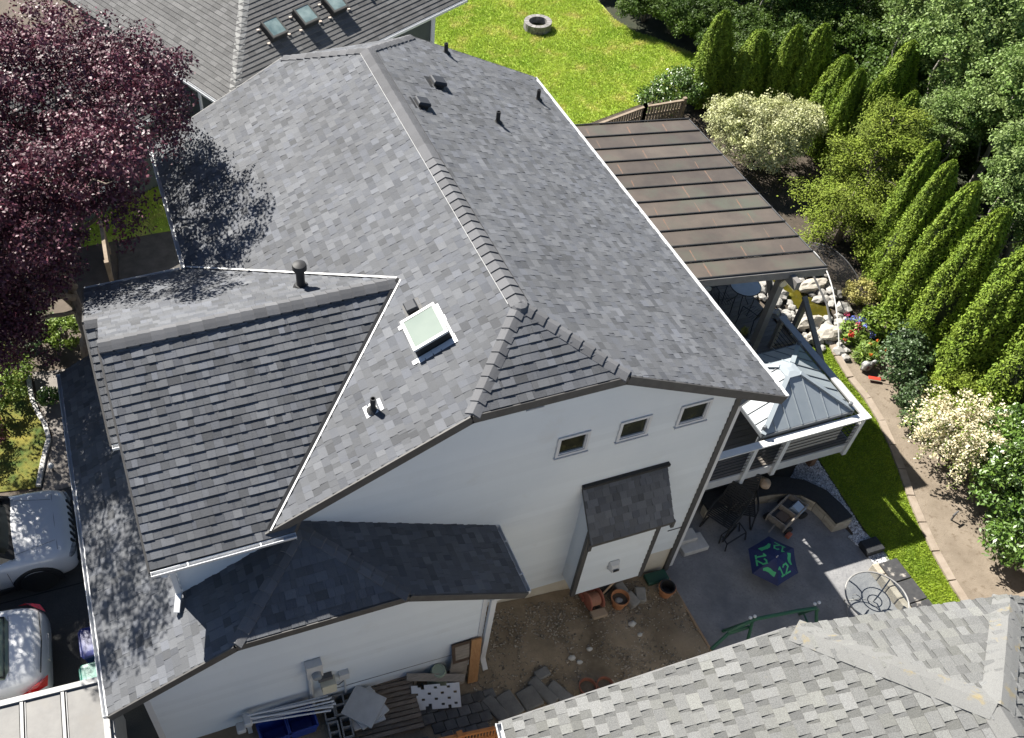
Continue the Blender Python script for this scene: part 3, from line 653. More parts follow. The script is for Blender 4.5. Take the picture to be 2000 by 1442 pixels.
downspout([(Xr+.05,0.45,Ze-.14),(4.05,WY+.04,5.45),(4.05,WY+.04,0.1)], 0.04)
# dormer walls
dm = MB(); dy = 0.20
dm.add([(-6.0,dy,4.3),(-3.95,dy,5.3),(-3.95,dy,6.0),(-6.0,dy,5.86)], [(0,1,2,3)])
dm.add([(-6.0,6.1,4.2),(-6.0,dy,4.2),(-6.0,dy,5.9),(-6.0,Yd,7.4),(-6.0,6.1,5.95)], [(0,1,2,3,4)]); dm.add([(-6.0,6.1,1.2),(-3.9,6.1,1.2),(-3.9,6.1,5.9),(-6.0,6.1,5.9)], [(3,2,1,0)])
dwall = dm.build('dormer_wall', M_siding, H)
siding(H, dwall, dy-.002, [(-6.0,4.52),(-3.99,5.52),(-3.99,5.86),(-6.0,5.86)], 0.165)
downspout([(-6.12,Ydn-.06,Ze-.12),(-6.03,dy-.06,5.55),(-6.03,dy-.06,4.66),(-6.12,dy-.32,4.56)], 0.042)
# garage walls
GY = -0.86
gwp = [(-6.95,1.0),(-1.0,1.0),(-1.0,3.88),(Gm+wg+.02,Zgj-.16),(Gm-wg-.02,Zgj-.16),(-6.95,3.88)]
gm = MB(); gm.add([(x, GY+.02, z) for x, z in gwp], [tuple(range(6))]); gm.add([(-1.05,GY,0.4),(-1.05,WY,0.4),(-1.05,WY,3.9),(-1.05,GY,3.9)], [(0,1,2,3)])
gm.add([(-6.95,6.1,1.3),(-6.95,GY,1.3),(-6.95,GY,3.9),(-6.95,6.1,3.9)], [(0,1,2,3)])
gwall = gm.build('garage_wall', M_siding, H); siding(H, gwall, GY, gwp, 0.165)
MB().box(-7.0,-6.9,GY-.035,GY+.08,1.3,3.9).build('corner_board', M_white, H); MB().box(-1.1,-1.02,GY-.03,GY+.06,0.6,3.9).build('corner_board', M_white, H)
downspout([(Gr+.06,-0.98,Zg-.12),(-0.93,-.93,3.5),(-0.96,-.93,1.28),(-0.94,-1.06,1.05)], 0.045)
# fireplace bump-out with its own little shed roof
bx0, bx1, by = 1.28, 2.78, -0.20
bm_ = MB(); bm_.box(bx0,bx1,by,WY+.01,1.2,3.55); bm_.add([(bx0,by,3.55),(bx0,WY,3.55),(bx0,WY,4.15)], [(0,1,2)]); bm_.add([(bx1,by,3.55),(bx1,WY,3.55),(bx1,WY,4.15)], [(2,1,0)])
bo = bm_.build('bump_out', M_siding, H)
siding(H, bo, by, [(bx0,1.2),(bx1,1.2),(bx1,3.55),(bx0,3.55)], 0.165)
for x in (bx0, bx1): MB().box(x-.045,x+.045,by-.03,by+.05,1.16,3.6).build('corner_board', M_trim, H)
brf = [(1.20,-0.40,3.36),(2.90,-0.40,3.36),(2.90,WY,4.28),(1.20,WY,4.28)]
bd = MB(); bd.slab([Vector(p) for p in brf], Vector((0,0,1)), 0.09); bdo = bd.build('bump_out_roof', M_trim, H)
RB = Roof(H, M_shingle); RB.plane(brf, brf[0], (1,0,0))
for a, vs, fs, sh in RB.pieces: MB().add(vs, fs, sh).build('shingle', M_shingle, bdo)
MB().box(1.18,2.92,WY-.09,WY+.005,4.27,4.33).build('ridge_cap', M_black, bdo)
for x in (1.20,2.90): MB().box(x-.03,x+.03,-.41,-.36,3.16,3.37).build('rafter_tail', M_trim, bdo)
vb = MB(); vb.add([(1.90,by-.02,1.90),(2.12,by-.02,1.90),(2.12,by-.02,2.14),(1.90,by-.02,2.14),(1.93,by-.16,1.93),(2.09,by-.16,1.93),(2.09,by-.10,2.10),(1.93,by-.10,2.10)], [(0,1,5,4),(1,2,6,5),(2,3,7,6),(3,0,4,7),(4,5,6,7)])
vbo = vb.build('dryer_vent', M_lgrey, H); MB().box(1.95,2.07,by-.165,by-.155,1.96,2.02).build('louvre', M_black, vbo)
# meter and boxes on the garage wall
mb = MB(); mb.box(-4.33,-4.05,GY-.17,GY-.02,2.72,3.12); mt = mb.build('electric_meter', M_lgrey, H)
MB().lathe([(0.085,0),(0.085,-.07),(0.07,-.10),(0.001,-.11)], (-4.17,GY-.17,2.86), 16, axis='y').build('meter_dial', mat('meter_glass', (0.25,0.27,0.28), 0.15), mt)
MB().tube([(-4.28,GY-.07,2.72),(-4.28,GY-.07,1.35)], 0.045, 8).build('conduit', M_lgrey, mt)
MB().box(-4.1,-3.84,GY-.2,GY-.02,2.0,2.3).build('utility_box', mat('cream_box', (0.62,0.58,0.44), 0.6), H); MB().box(-4.14,-3.88,GY-.12,GY-.02,2.36,2.46).build('utility_box', M_dgrey, H)
MB().box(-3.76,-3.58,GY-.12,GY-.02,2.18,2.38).build('utility_box', M_lgrey, H)
MB().tube([(-3.66,GY-.05,2.18),(-3.66,GY-.05,1.4)], 0.018, 6).build('cable', M_lgrey, H); MB().tube([(-3.86,GY-.06,2.0),(-3.78,GY-.05,1.9),(-3.66,GY-.05,2.02)], 0.01, 6).build('cable', M_dgrey, H)
MB().tube([(-3.86+.4*i,GY-.022,1.72-.012*i) for i in range(8)], 0.006, 5).build('cable', M_dgrey, H)
# roof furniture
nL = Vector((-0.4935,0,1)).normalized(); vL = Vector((1,0,.4935)).normalized(); nR = Vector((.4935,0,1)).normalized(); vR = Vector((-1,0,.4935)).normalized()
for b, h in (((2.28,7.57,Zof(2.28)),0.26), ((4.12,9.41,Zof(4.12)),0.26), ((2.19,10.41,Zof(2.19)),0.24), ((-2.48,1.01,Zof(2.48)),0.28)): vent_pipe(b, h, H, nR)
roof_box((1.27,8.55,Zof(1.27)+.005), (0,1,0), vR, nR, H, 0.30, 0.30, 0.14); roof_box((0.50,7.35,Zof(.5)+.005), (0,1,0), vR, nR, H, 0.27, 0.27, 0.13)
fl = MB(); p0 = Vector((-2.46,1.05,Zof(2.46)))
fl.add([p0+vL*(-.16)+Vector((0,-.13,0))+nL*.015, p0+vL*(-.16)+Vector((0,.10,0))+nL*.015, p0+vL*.15+Vector((0,.10,0))+nL*.015, p0+vL*.15+Vector((0,-.13,0))+nL*.015], [(3,2,1,0)]); fl.build('pipe_flashing', M_white, H)
sk, P = skylight((-1.31,1.80,Zof(1.31)), (0,1,0), vL, nL, H, 0.68, 0.62, 0.20, M_skyglass, M_lgrey)
MB().add([P(-.43,.30,.02),P(-.35,.30,.02),P(-.35,-.43,.02),P(-.43,-.43,.02)], [(0,1,2,3)]).build('flashing', M_white, sk)
mb = MB(); mb.add([P(-.46,.36,.018),P(-.36,.36,.018),P(-.36,-.33,.018),P(-.46,-.33,.018)], [(0,1,2,3)]); mb.add([P(.35,.36,.018),P(.43,.36,.018),P(.43,-.40,.018),P(.35,-.40,.018)], [(0,1,2,3)]); mb.add([P(-.46,.36,.016),P(.43,.36,.016),P(.43,.31,.016),P(-.46,.31,.016)], [(0,1,2,3)]); mb.build('flashing', M_white, sk)
roof_box((-1.36,2.42,Zof(1.36)+.005), (0,1,0), vL, nL, H, 0.22, 0.20, 0.13)
# capped flue on the dormer roof
fb = Vector((-2.87,3.87,7.08)); mb = MB(); mb.lathe([(0.10,-.1),(0.10,0.02),(0.075,0.05),(0.075,0.44)], fb, 18); fo = mb.build('flue', M_black, H); smooth_by_angle(fo)
mb = MB(); mb.lathe([(0.075,0.40),(0.125,0.43),(0.125,0.50),(0.115,0.53),(0.06,0.555),(0.001,0.56)], fb, 18); smooth_by_angle(mb.build('flue_cap', M_black, fo))
MB().lathe([(0.16,-.03),(0.13,0.05),(0.10,0.09)], fb, 18).build('storm_collar', M_black, fo)
# under-deck door and wall on the yard side
window(H, -0.9+2.0, 0.3+2.0, 0.5, 1.2, 0, name='basement_window', fw=0.08, M=Matrix.Translation((3.93, 1.2, 0)) @ Matrix.Rotation(math.radians(90), 4, 'Z') @ Matrix.Translation((-1.0,0,0)))

# ============ neighbour's house in the lower right corner
NA = math.radians(-9.2); NM = Matrix.Translation((-2.33,-3.99,0)) @ Matrix.Rotation(NA, 4, 'Z')
NH = empty('neighbour_house', (1.9,-9.5,0), 'neighbouring house with weathered light grey shingle roof, lower right corner', 'house')
def nm(x, y, z): return NM @ Vector((x, y, z))
ns, nw, nj, nd, nz = 0.476, 4.76, 1.40, 1.5, 6.3; nzr = nz+ns*nw; nzj = nzr-ns*nj; NL = -13.0
n_L = [nm(0,0,nz),nm(nw-nj,0,nzj),nm(nw,-nd,nzr),nm(nw,NL,nzr),nm(0,NL,nz)]
n_H = [nm(nw-nj,0,nzj),nm(nw+nj,0,nzj),nm(nw,-nd,nzr)]
n_R = [nm(2*nw,0,nz),nm(nw+nj,0,nzj),nm(nw,-nd,nzr),nm(nw,NL,nzr),nm(2*nw,NL,nz)]
rd = MB()
for P in (n_L, n_H, n_R):
    n = (P[1]-P[0]).cross(P[2]-P[0])
    rd.slab(P if n.z > 0 else P[::-1], Vector((0,0,1)), 0.15)
nroof = rd.build('roof', M_trim, NH)
RN = Roof(NH, M_shingle_n, 0.143, 0.10, 0.20, 0.010, 0.016, gap=(0.0, 0.25, 0.93))
n_Lv = [nm(0,0,nz),nm(nw-nj,0,nzj),nm(nw,-nd,nzr),nm(nw,-6.0,nzr),nm(0,-6.0,nz)]; n_Rv = [nm(2*nw,0,nz),nm(nw+nj,0,nzj),nm(nw,-nd,nzr),nm(nw,-4.0,nzr),nm(2*nw,-4.0,nz)]
RN.plane(n_Lv, nm(0,0,nz), NM.to_3x3() @ Vector((0,-1,0))); RN.plane(n_H, nm(nw,0,nzj), NM.to_3x3() @ Vector((1,0,0))); RN.plane(n_Rv, nm(2*nw,0,nz), NM.to_3x3() @ Vector((0,-1,0)))
RN.finish(nroof, in_view)
caps('hip_cap', nm(nw-nj+.03,-.03,nzj+.01), nm(nw-.02,-nd+.02,nzr), M_cap_n, nroof, 0.5, 0.17, 0.36, 0.005, 0.02); caps('hip_cap', nm(nw+nj-.05,-.06,nzj+.02), nm(nw+.02,-nd+.02,nzr), M_cap_n, nroof, 0.5, 0.17, 0.36, 0.005, 0.02)
caps('ridge_cap', nm(nw,-6,nzr), nm(nw,-nd,nzr), M_cap_n, nroof, 0.3, 0.17, ns, 0.006, 0.02)
fascia(nm(0,.02,nz), nm(nw-nj,.02,nzj), NH, m=M_dgrey, dz=-.13); fascia(nm(nw-nj,.02,nzj), nm(nw+nj,.02,nzj), NH, m=M_dgrey, dz=-.13); fascia(nm(nw+nj,.02,nzj), nm(2*nw,.02,nz), NH, m=M_dgrey, dz=-.13)
gutter(nm(0,0.0,nz-.012), nm(0,-12,nz-.012), NH, NM.to_3x3() @ Vector((-1,0,0)))
mb = MB(); y = -.45
for a, b in (((0.5,y),(2*nw-.5,y)), ((0.5,NL),(0.5,y)), ((2*nw-.5,y),(2*nw-.5,NL))):
    p, q = nm(*a,0), nm(*b,0); mb.add([(p.x,p.y,-.2),(q.x,q.y,-.2),(q.x,q.y,nz+.2),(p.x,p.y,nz+.2)], [(0,1,2,3)])
g0 = [nm(.5,y,nz+.1),nm(2*nw-.5,y,nz+.1),nm(nw+nj,y,nzj-.1),nm(nw-nj,y,nzj-.1)]; mb.add(g0, [(0,1,2,3)])
mb.build('wall', mat('grey_beige_siding', (0.42,0.40,0.36), 0.7, (0.47,0.45,0.41), 2, 3, 1.0), NH)

# ============ house behind, upper left
FA = math.radians(25.4); FM = Matrix.Translation((-2.4,12.9,0)) @ Matrix.Rotation(FA, 4, 'Z'); F3 = FM.to_3x3()
FH = empty('rear_house', (1.0,17.5,0), 'dark green house with aged grey roof and three skylights, upper left', 'house')
def fm(x, y, z): return FM @ Vector((x, y, z))
fz, fw, fd, fs_ = 5.0, 8.35, 8.4, 0.5; fr = fz+fs_*fd/2
f_N = [fm(0,0,fz),fm(fw,0,fz),fm(fw-1.2,fd/2,fr),fm(fd/2,fd/2,fr)]
f_W = [fm(0,0,fz),fm(0,fd,fz),fm(fd/2,fd/2,fr)]
f_B = [fm(0,fd,fz),fm(fw,fd,fz),fm(fw-1.2,fd/2,fr),fm(fd/2,fd/2,fr)]
f_E = [fm(fw,0,fz),fm(fw,fd,fz),fm(fw-1.2,fd/2,fr)]
# lower wing on the left
f_W2 = [fm(-5.2,2.7,3.9),fm(0.9,2.7,3.9),fm(0.9,5.0,5.1),fm(-4.0,5.0,5.1)]; f_W3 = [fm(-5.2,2.7,3.9),fm(-4.0,5.0,5.1),fm(-5.2,8.0,3.9)]; f_W4 = [fm(0.9,5.0,5.1),fm(-4.0,5.0,5.1),fm(-5.2,8.0,3.9),fm(.9,8.0,3.9)]
rd = MB()
for P in (f_N, f_W, f_B, f_E, f_W2, f_W3, f_W4):
    n = (P[1]-P[0]).cross(P[2]-P[0]); rd.slab(P if n.z > 0 else P[::-1], Vector((0,0,1)), 0.14)
froof = rd.build('roof', M_trim, FH)
RFF = Roof(FH, M_shingle_f, 0.135, 0.2, 0.34, 0.014, 0.0)
RFF.plane(f_N, fm(0,0,fz), F3 @ Vector((1,0,0))); RFF.plane(f_W, fm(0,0,fz), F3 @ Vector((0,1,0))); RFF.plane(f_W2, fm(0,2.7,3.9), F3 @ Vector((1,0,0))); RFF.plane(f_W3, fm(-5.2,2.7,3.9), F3 @ Vector((0,1,0)))
RFF.finish(froof, in_view)
caps('hip_cap', fm(0.02,0.02,fz), fm(fd/2,fd/2,fr), mat('aged_hip_cap', (0.19,0.19,0.185), 0.9, (0.25,0.25,0.24), 40, 3, 1.0, shade=0.12), froof, 0.22, 0.14, 0.36, 0.008, 0.012)
gutter(fm(0,-.005,fz-.012), fm(fw,-.005,fz-.012), FH, F3 @ Vector((0,-1,0))); gutter(fm(-.005,0,fz-.012), fm(-.005,2.6,fz-.012), FH, F3 @ Vector((-1,0,0)))
gutter(fm(-5.2,2.695,3.888), fm(0.4,2.695,3.888), FH, F3 @ Vector((0,-1,0)))
mb = MB(); fx0, fx1, fy0, fy1 = .45, fw-.85, .45, fd-.45
for a, b in (((fx0,fy0),(fx1,fy0)), ((fx1,fy0),(fx1,fy1)), ((fx0,fy1),(fx0,fy0)), ((-4.7,3.2),(.5,3.2)), ((-4.7,7.5),(-4.7,3.2))):
    p, q = fm(*a,0), fm(*b,0); zt = fz+.05 if a[0] >= .4 and b[0] >= .4 and a[1] != 3.2 else 3.95; mb.add([(p.x,p.y,-.2),(q.x,q.y,-.2),(q.x,q.y,zt),(p.x,p.y,zt)], [(0,1,2,3)])
mb.build('wall', M_greenwall, FH)
for c in ((fx1,fy0),(fx0,fy0)):
    MB().box(c[0]-.06,c[0]+.06,c[1]-.05,c[1]+.06,0,fz, M=FM).build('corner_board', M_white, FH)
nF_ = (Vector((0,0,1)) - 0.5*(F3 @ Vector((0,1,0)))).normalized(); uF = F3 @ Vector((1,0,0)); vF = nF_.cross(uF)
for uu, vv in ((2.41,1.30),(3.46,1.27),(4.46,1.26)):
    sk, P = skylight(fm(uu,vv,fz+.5*vv), uF, vF, nF_, FH, 0.52, 0.56, 0.22, M_skyglass_f, mat('bronze_skylight_frame', (0.10,0.095,0.085), 0.45))
    mb = MB()
    for a in (-.34, .34):
        for b in (-.26, .2): mb.box(-.035,.035,-.03,.03,0,.025, M=Matrix.Translation(P(a,b,.012)))
    mb.build('flashing_tab', mat('tan_flashing', (0.5,0.42,0.36), 0.7), sk)
vent_pipe(fm(5.65,1.55,fz+.775), 0.3, FH, nF_)
# half-round window in the left wall
WM = FM @ Matrix.Translation((fx0, 1.55, 0)) @ Matrix.Rotation(math.radians(-90), 4, 'Z')
window(FH, -0.55, 0.55, 3.1, 4.55, 0.0, fw=0.09, M=WM, mull=1)
window(FH, -0.5, 0.6, 2.2, 3.5, 0.0, fw=0.08, M=FM @ Matrix.Translation((-2.6,3.2,0)), mull=1); window(FH, -0.5, 0.6, 2.2, 3.5, 0.0, fw=0.08, M=FM @ Matrix.Translation((-4.1,3.2,0)), mull=1)

# ------------------------------------------------------------ deck, patio cover, gazebo
M_deckgrey = mat('grey_composite_board', (0.13, 0.115, 0.10), 0.75, (0.17, 0.15, 0.13), 3, 5, 1.0, 0.2, 60, shade=0.15, stretch=(1, 8, 8))
M_rail = mat('white_rail_paint', (0.60, 0.60, 0.58), 0.55, (0.66, 0.66, 0.64), 5, 4, 1.0)
M_graypost = mat('warm_grey_post_paint', (0.17, 0.16, 0.15), 0.65, (0.21, 0.20, 0.185), 5, 4, 1.0)
DZ = 1.25; DX0, DX1, DY0, DY1 = 3.98, 8.90, 1.42, 11.2
deck = empty('deck', (6.2, 5.5, 0), 'raised grey deck with railing along the back of the white house', 'deck')
n = int((DY1-DY0)/0.145)
for i in range(n):
    y = DY0 + i*0.145; x1 = DX1 if y < 4.6 else DX1+0.55
    MB().box(DX0, x1, y+.003, y+.138, DZ-.03, DZ, R.random()).build('deck_board', M_deckgrey, deck)
MB().box(DX0, DX1+.03, DY0-.04, DY0-.005, DZ-.30, DZ-.035).build('fascia', M_lgrey, deck); MB().box(DX1+.005, DX1+.04, DY0-.04, 4.55, DZ-.30, DZ-.035).build('fascia', M_lgrey, deck)
for x, y in ((4.6,1.8),(6.8,1.75),(8.6,1.8),(8.6,4.3),(9.2,7.2),(9.2,10.8)): MB().box(x-.07,x+.07,y-.07,y+.07,0,DZ-.2).build('support_post', mat('brown_support_post', (0.16,0.09,0.05), 0.8, (0.2,0.12,0.07), 5, 4, 1.0), deck)
for x in (4.05, 6.15, 6.95, 8.84): MB().box(x-.05,x+.05,DY0-.10,DY0-.005,DZ-.36,DZ+.93).build('rail_post', M_rail, deck)
for y in (3.0, 4.55): MB().box(DX1-.1,DX1,y-.05,y+.05,DZ,DZ+.93).build('rail_post', M_graypost, deck)
MB().box(4.0, DX1+.06, DY0-.14, DY0+.03, DZ+.935, DZ+.975).build('top_rail', M_rail, deck); MB().box(DX1-.11, DX1+.06, DY0+.035, 4.62, DZ+.935, DZ+.975).build('top_rail', mat('top_rail_grey', (0.36,0.36,0.36), 0.6), deck)
for k in range(7):
    z = DZ+.08+k*0.118; MB().tube([(4.0,DY0-.055,z),(8.84,DY0-.055,z)], 0.009, 6).build('rail_bar', M_black, deck); MB().tube([(DX1-.05,DY0,z),(DX1-.05,4.55,z)], 0.009, 6).build('rail_bar', M_black, deck)
MB().box(7.05,8.4,DY0-.035,DY0-.02,DZ+.28,DZ+.92).build('privacy_screen', mat('beige_screen_fabric', (0.34,0.32,0.29), 0.9), deck)
# steps from deck to yard beside pond
for i in range(4):
    MB().box(DX1+.02+.0, DX1+.9, 4.45-i*0.0+ .0, 5.3, 0, 0) if False else None
for i in range(4): MB().box(8.95, 9.8, 4.72-.28*i, 4.98-.28*i, DZ-.06-.25*(i+1), DZ-.25*(i+1)).build('stair_tread', M_deckgrey, deck)
for x in (8.98, 9.78): MB().beam((x,5.0,DZ-.28), (x,3.85,0.05), 0.05, 0.24).build('stringer', M_graypost, deck)
for x, y, z in ((9.78,4.95,DZ-.2),(9.78,3.75,0.1)): MB().box(x-.06,x+.06,y-.06,y+.06,z-.1,z+1.1).build('stair_post', M_graypost, deck)
MB().beam((9.78,5.05,DZ+.98), (9.78,3.6,1.12), 0.13, 0.05).build('stair_handrail', M_graypost, deck); MB().beam((9.78,5.0,DZ+.1), (9.78,3.7,.42), 0.04, 0.07).build('stair_rail', M_graypost, deck)

# patio cover
M_bronze = mat('bronze_polycarbonate_panel', (0.082, 0.068, 0.056), 0.36, (0.115, 0.095, 0.076), 1.3, 5, 1.0, 0.04, 8, shade=0.12, spec=0.5, c3=(0.095, 0.10, 0.075), n3scale=0.8, thr3=(0.5, 0.7), objc=False)
pc = empty('patio_cover', (7.5, 7.4, DZ), 'bronze panelled patio cover roof with dark seams behind white house', 'patio cover')
PX0, PX1 = 4.9, 9.14; PYa, PYb = 4.28, 10.42; zi, zo = 4.34, 3.99
def pz(x): return zi + (zo-zi)*(x-PX0)/(PX1-PX0)
def pcx(t, y):  # slight skew of the cover
    return y
NP = 11
for i in range(NP):
    ya = PYa + (PYb-PYa)*i/NP; yb = PYa + (PYb-PYa)*(i+1)/NP; sk = lambda x, y: y - 0.09*(x-PX1)*1.0
    mb = MB(); m = 6
    for k in range(m):
        xa = PX0+(PX1-PX0)*k/m; xb = PX0+(PX1-PX0)*(k+1)/m
    xa, xb = PX0, PX1
    mb.slab([Vector((xa,sk(xa,ya)+.012,pz(xa))),Vector((xb,sk(xb,ya)+.012,pz(xb))),Vector((xb,sk(xb,yb)-.012,pz(xb))),Vector((xa,sk(xa,yb)-.012,pz(xa)))], Vector((0,0,1)), 0.02, R.random())
    pnl = mb.build('roof_panel', M_bronze, pc)
    # rust streaks where the purlins press through
    for xq in (6.4, 7.5, 8.55):
        if R.random() < 0.75:
            xq2 = xq + R.uniform(-.1, .1) - 0.03*i; w = R.uniform(.012, .04); L_ = R.uniform(.45, .95); y0 = ya+.03+R.uniform(0,.1)*(1-L_)
            MB().beam((xq2-.03,sk(xq2,y0),pz(xq2)+.002), (xq2+.02,sk(xq2,min(yb-.03,y0+L_*.5)),pz(xq2)+.002), w, 0.003).build('rust_streak', mat('rust_streak', (0.17,0.09,0.055), 0.8, (0.10,0.085,0.072), 7, 5, 1.0) if 'rust_streak' not in MATS else MATS['rust_streak'], pnl)
for i in range(NP+1):
    y = PYa + (PYb-PYa)*i/NP; sk = lambda x, y: y - 0.09*(x-PX1)
    MB().beam((PX0,sk(PX0,y),pz(PX0)+.016), (PX1+.04,sk(PX1,y),pz(PX1)+.016), 0.03, 0.026).build('seam_batten', M_black, pc)
MB().beam((PX1+.02,PYa-.02,pz(PX1)-.02), (PX1+.02,PYb+.02,pz(PX1)-.02), 0.022, 0.07).build('edge_gutter', M_dgrey, pc)
MB().beam((PX0,PYa-.09*(PX0-PX1)-.03,pz(PX0)-.1), (PX1,PYa-.03,pz(PX1)-.1), 0.05, 0.2).build('front_beam', M_graypost, pc)
MB().beam((8.3,PYa-.25,3.86), (8.3,PYb,3.86), 0.12, 0.22).build('main_beam', M_graypost, pc); MB().beam((5.2,PYa+.3,4.12), (5.2,PYb+.3,4.12), 0.1, 0.2).build('ledger_beam', M_graypost, pc)
for y in (4.55, 7.4, 10.1): MB().box(8.22,8.38,y-.08,y+.08,DZ,3.75).build('post', M_graypost, pc)
MB().beam((8.3,4.6,3.0), (8.3,5.3,3.76), 0.09, 0.11).build('knee_brace', M_graypost, pc)
MB().lathe([(0.11,0),(0.11,-.03),(0.10,-.035),(0.001,-.036)], (8.3,4.45,3.6), 18, axis='y').build('thermometer', mat('cream_dial', (0.62,0.55,0.40), 0.5), pc)

# gazebo on the deck
M_gz = mat('pale_grey_steel_sheet', (0.25, 0.285, 0.31), 0.45, (0.29, 0.325, 0.35), 2, 3, 1.0, spec=0.5); M_gzd = mat('gunmetal_rib', (0.13, 0.14, 0.15), 0.5)
gz = empty('gazebo', (7.45, 2.6, DZ), 'small hip roofed gazebo of pale grey metal sheets on the deck corner', 'gazebo')
ga, gb, gc, gd, gze, gzp = 6.36, 8.62, 1.52, 3.62, 2.32, 2.90; gx, gy = (ga+gb)/2, (gc+gd)/2; ct = 0.16
tiers = [[(ga,gc,gze),(gb,gc,gze),(gb,gd,gze),(ga,gd,gze)], [(gx-ct,gy-ct,gzp),(gx+ct,gy-ct,gzp),(gx+ct,gy+ct,gzp),(gx-ct,gy+ct,gzp)]]
for k in range(4):
    a, b = Vector(tiers[0][k]), Vector(tiers[0][(k+1)%4]); c, d = Vector(tiers[1][(k+1)%4]), Vector(tiers[1][k])
    nn = 7
    for j in range(nn):   # sheet strips running down the slope
        t0, t1 = j/nn, (j+1)/nn; p0 = a.lerp(b,t0); p1 = a.lerp(b,t1)
        # clip strip to the trapezoid: the strips run perpendicular to the eave
        e = (b-a).normalized(); top_mid = (c+d)/2; L0 = (b-a).length; h0 = (d-a).dot(e); h1 = (c-a).dot(e); up = (top_mid-(a+b)/2)
        def topf(s_):
            if s_ < h0: return s_/h0
            if s_ > h1: return (L0-s_)/(L0-h1)
            return 1.0
        s0, s1 = t0*L0+.004, t1*L0-.004
        pts = [a+e*s0, a+e*s1]; 
        cand = sorted([s_ for s_ in (h0, h1) if s0 < s_ < s1], reverse=True)
        for s_ in [s1]+cand+[s0]: pts.append(a+e*s_+up*topf(s_))
        nrm = e.cross(up).normalized(); nrm = nrm if nrm.z > 0 else -nrm
        MB().slab(pts, nrm, 0.012).build('roof_sheet', M_gz, gz)
        if j: 
            s_ = t0*L0; q = a+e*s_; MB().beam(q+nrm*.008, q+up*(topf(s_)*.97)+nrm*.008, 0.014, 0.022, up=nrm).build('rib', M_gzd if k in (1,3) else M_gz, gz)
    MB().beam(a+Vector((0,0,.02)), d+Vector((0,0,.02)), 0.10, 0.035).build('hip_cover', M_gz, gz)
    MB().beam(a-Vector((0,0,.05)), b-Vector((0,0,.05)), 0.05, 0.09).build('eave_beam', M_gzd, gz)
mb = MB(); mb.add([(gx-.2,gy-.2,gzp+.012),(gx+.2,gy-.2,gzp+.012),(gx+.2,gy+.2,gzp+.012),(gx-.2,gy+.2,gzp+.012),(gx-.06,gy-.06,gzp+.04),(gx+.06,gy-.06,gzp+.04),(gx+.06,gy+.06,gzp+.04),(gx-.06,gy+.06,gzp+.04)], [(0,1,5,4),(1,2,6,5),(2,3,7,6),(3,0,4,7),(4,5,6,7),(3,2,1,0)]); mb.build('roof_cap', M_gz, gz)
for x, y in ((ga+.06,gc+.1),(gb-.06,gc+.1),(gb-.06,gd-.06),(ga+.06,gd-.06)): MB().lathe([(0.045,DZ),(0.045,gze+.16),(0.03,gze+.17)], (x,y,0), 12).build('post', M_gzd, gz)

# ------------------------------------------------------------ on the deck
def chair_metal(name, loc, rz, label, m, group=None, h=0.42):
    c = empty(name, loc, label, 'chair', group, rz); W_ = 0.22
    def B(nm, pts, r): MB().tube([Vector(p)+Vector(loc) for p in pts], r, 6).build(nm, m, c)
    for s_ in (-1, 1):
        B('leg', [(s_*W_,-.22,0),(s_*W_,-.2,h),(s_*W_,-.2,h+.2)], .011); B('leg', [(s_*W_,.24,0),(s_*W_,.2,h),(s_*W_*.9,.3,h+.48)], .011)
        B('arm', [(s_*W_,-.2,h+.2),(s_*(W_+.02),0,h+.23),(s_*W_,.24,h+.2)], .012)
    for k in range(6):
        x = -W_+.05+k*(2*W_-.1)/5; B('back_slat', [(x,.2,h),(x*.95,.3,h+.46)], .006)
    B('back_rail', [(-W_*.9,.3,h+.48),(0,.32,h+.52),(W_*.9,.3,h+.48)], .011)
    for k in range(7): B('seat_slat', [(-W_,-.2+k*.065,h),(W_,-.2+k*.065,h)], .007)
    return c
M_iron = mat('black_wrought_iron', (0.018, 0.018, 0.02), 0.5)
tb = empty('bistro_table', (8.85, 6.05, DZ), 'small round glass topped bistro table under the patio cover', 'table')
MB().lathe([(0.36,.70),(0.37,.71),(0.37,.725),(0.36,.73)], ORG[tb], 28).build('table_top', mat('frosted_table_glass', (0.42,0.46,0.47), 0.1, (0.52,0.55,0.56), 3, 2, 1.0), tb); MB().tube([ORG[tb]+Vector((.375*math.cos(a),.375*math.sin(a),.715)) for a in np.linspace(0,6.283,28,endpoint=False)], 0.012, 6, closed=True).build('rim', M_iron, tb)
for k in range(3):
    a = 2.1*k; MB().tube([ORG[tb]+Vector((r*math.cos(a),r*math.sin(a),z)) for r, z in ((.3,0),(.12,.3),(.1,.45),(.26,.7))], 0.011, 6).build('leg', M_iron, tb)
chair_metal('bistro_chair', (8.28, 6.08, DZ), math.radians(85), 'black wire bistro chair left of the small glass table', M_iron)
chair_metal('bistro_chair', (8.75, 5.4, DZ), math.radians(200), 'black wire bistro chair on near side of the small glass table', M_iron)
lg = empty('lounge_chair', (7.8, 6.35, DZ), 'lounger with pale oval cushion on deck by the house eave', 'lounger')
mb = MB(); M_ = Matrix.Translation((7.8,6.35,DZ+.62)) @ Matrix.Rotation(math.radians(-18),4,'Z') @ Matrix.Rotation(math.radians(-50),4,'X')
mb.lathe([(0.001,-.07),(.16,-.065),(.24,-.03),(.25,0),(.24,.03),(.16,.065),(.001,.07)], (0,0,0), 20); mb.v = [tuple(M_ @ Vector((v[0]*.9,v[1]*1.5,v[2]))) for v in mb.v]; o = mb.build('cushion', mat('cream_cushion_fabric', (0.55,0.53,0.47), 0.9, (0.62,0.6,0.54), 6, 3, 1.0), lg, smooth=True)
MB().box(7.58,8.04,6.1,6.85,DZ+.25,DZ+.36).build('seat', mat('taupe_cushion', (0.3,0.27,0.23), 0.9), lg)
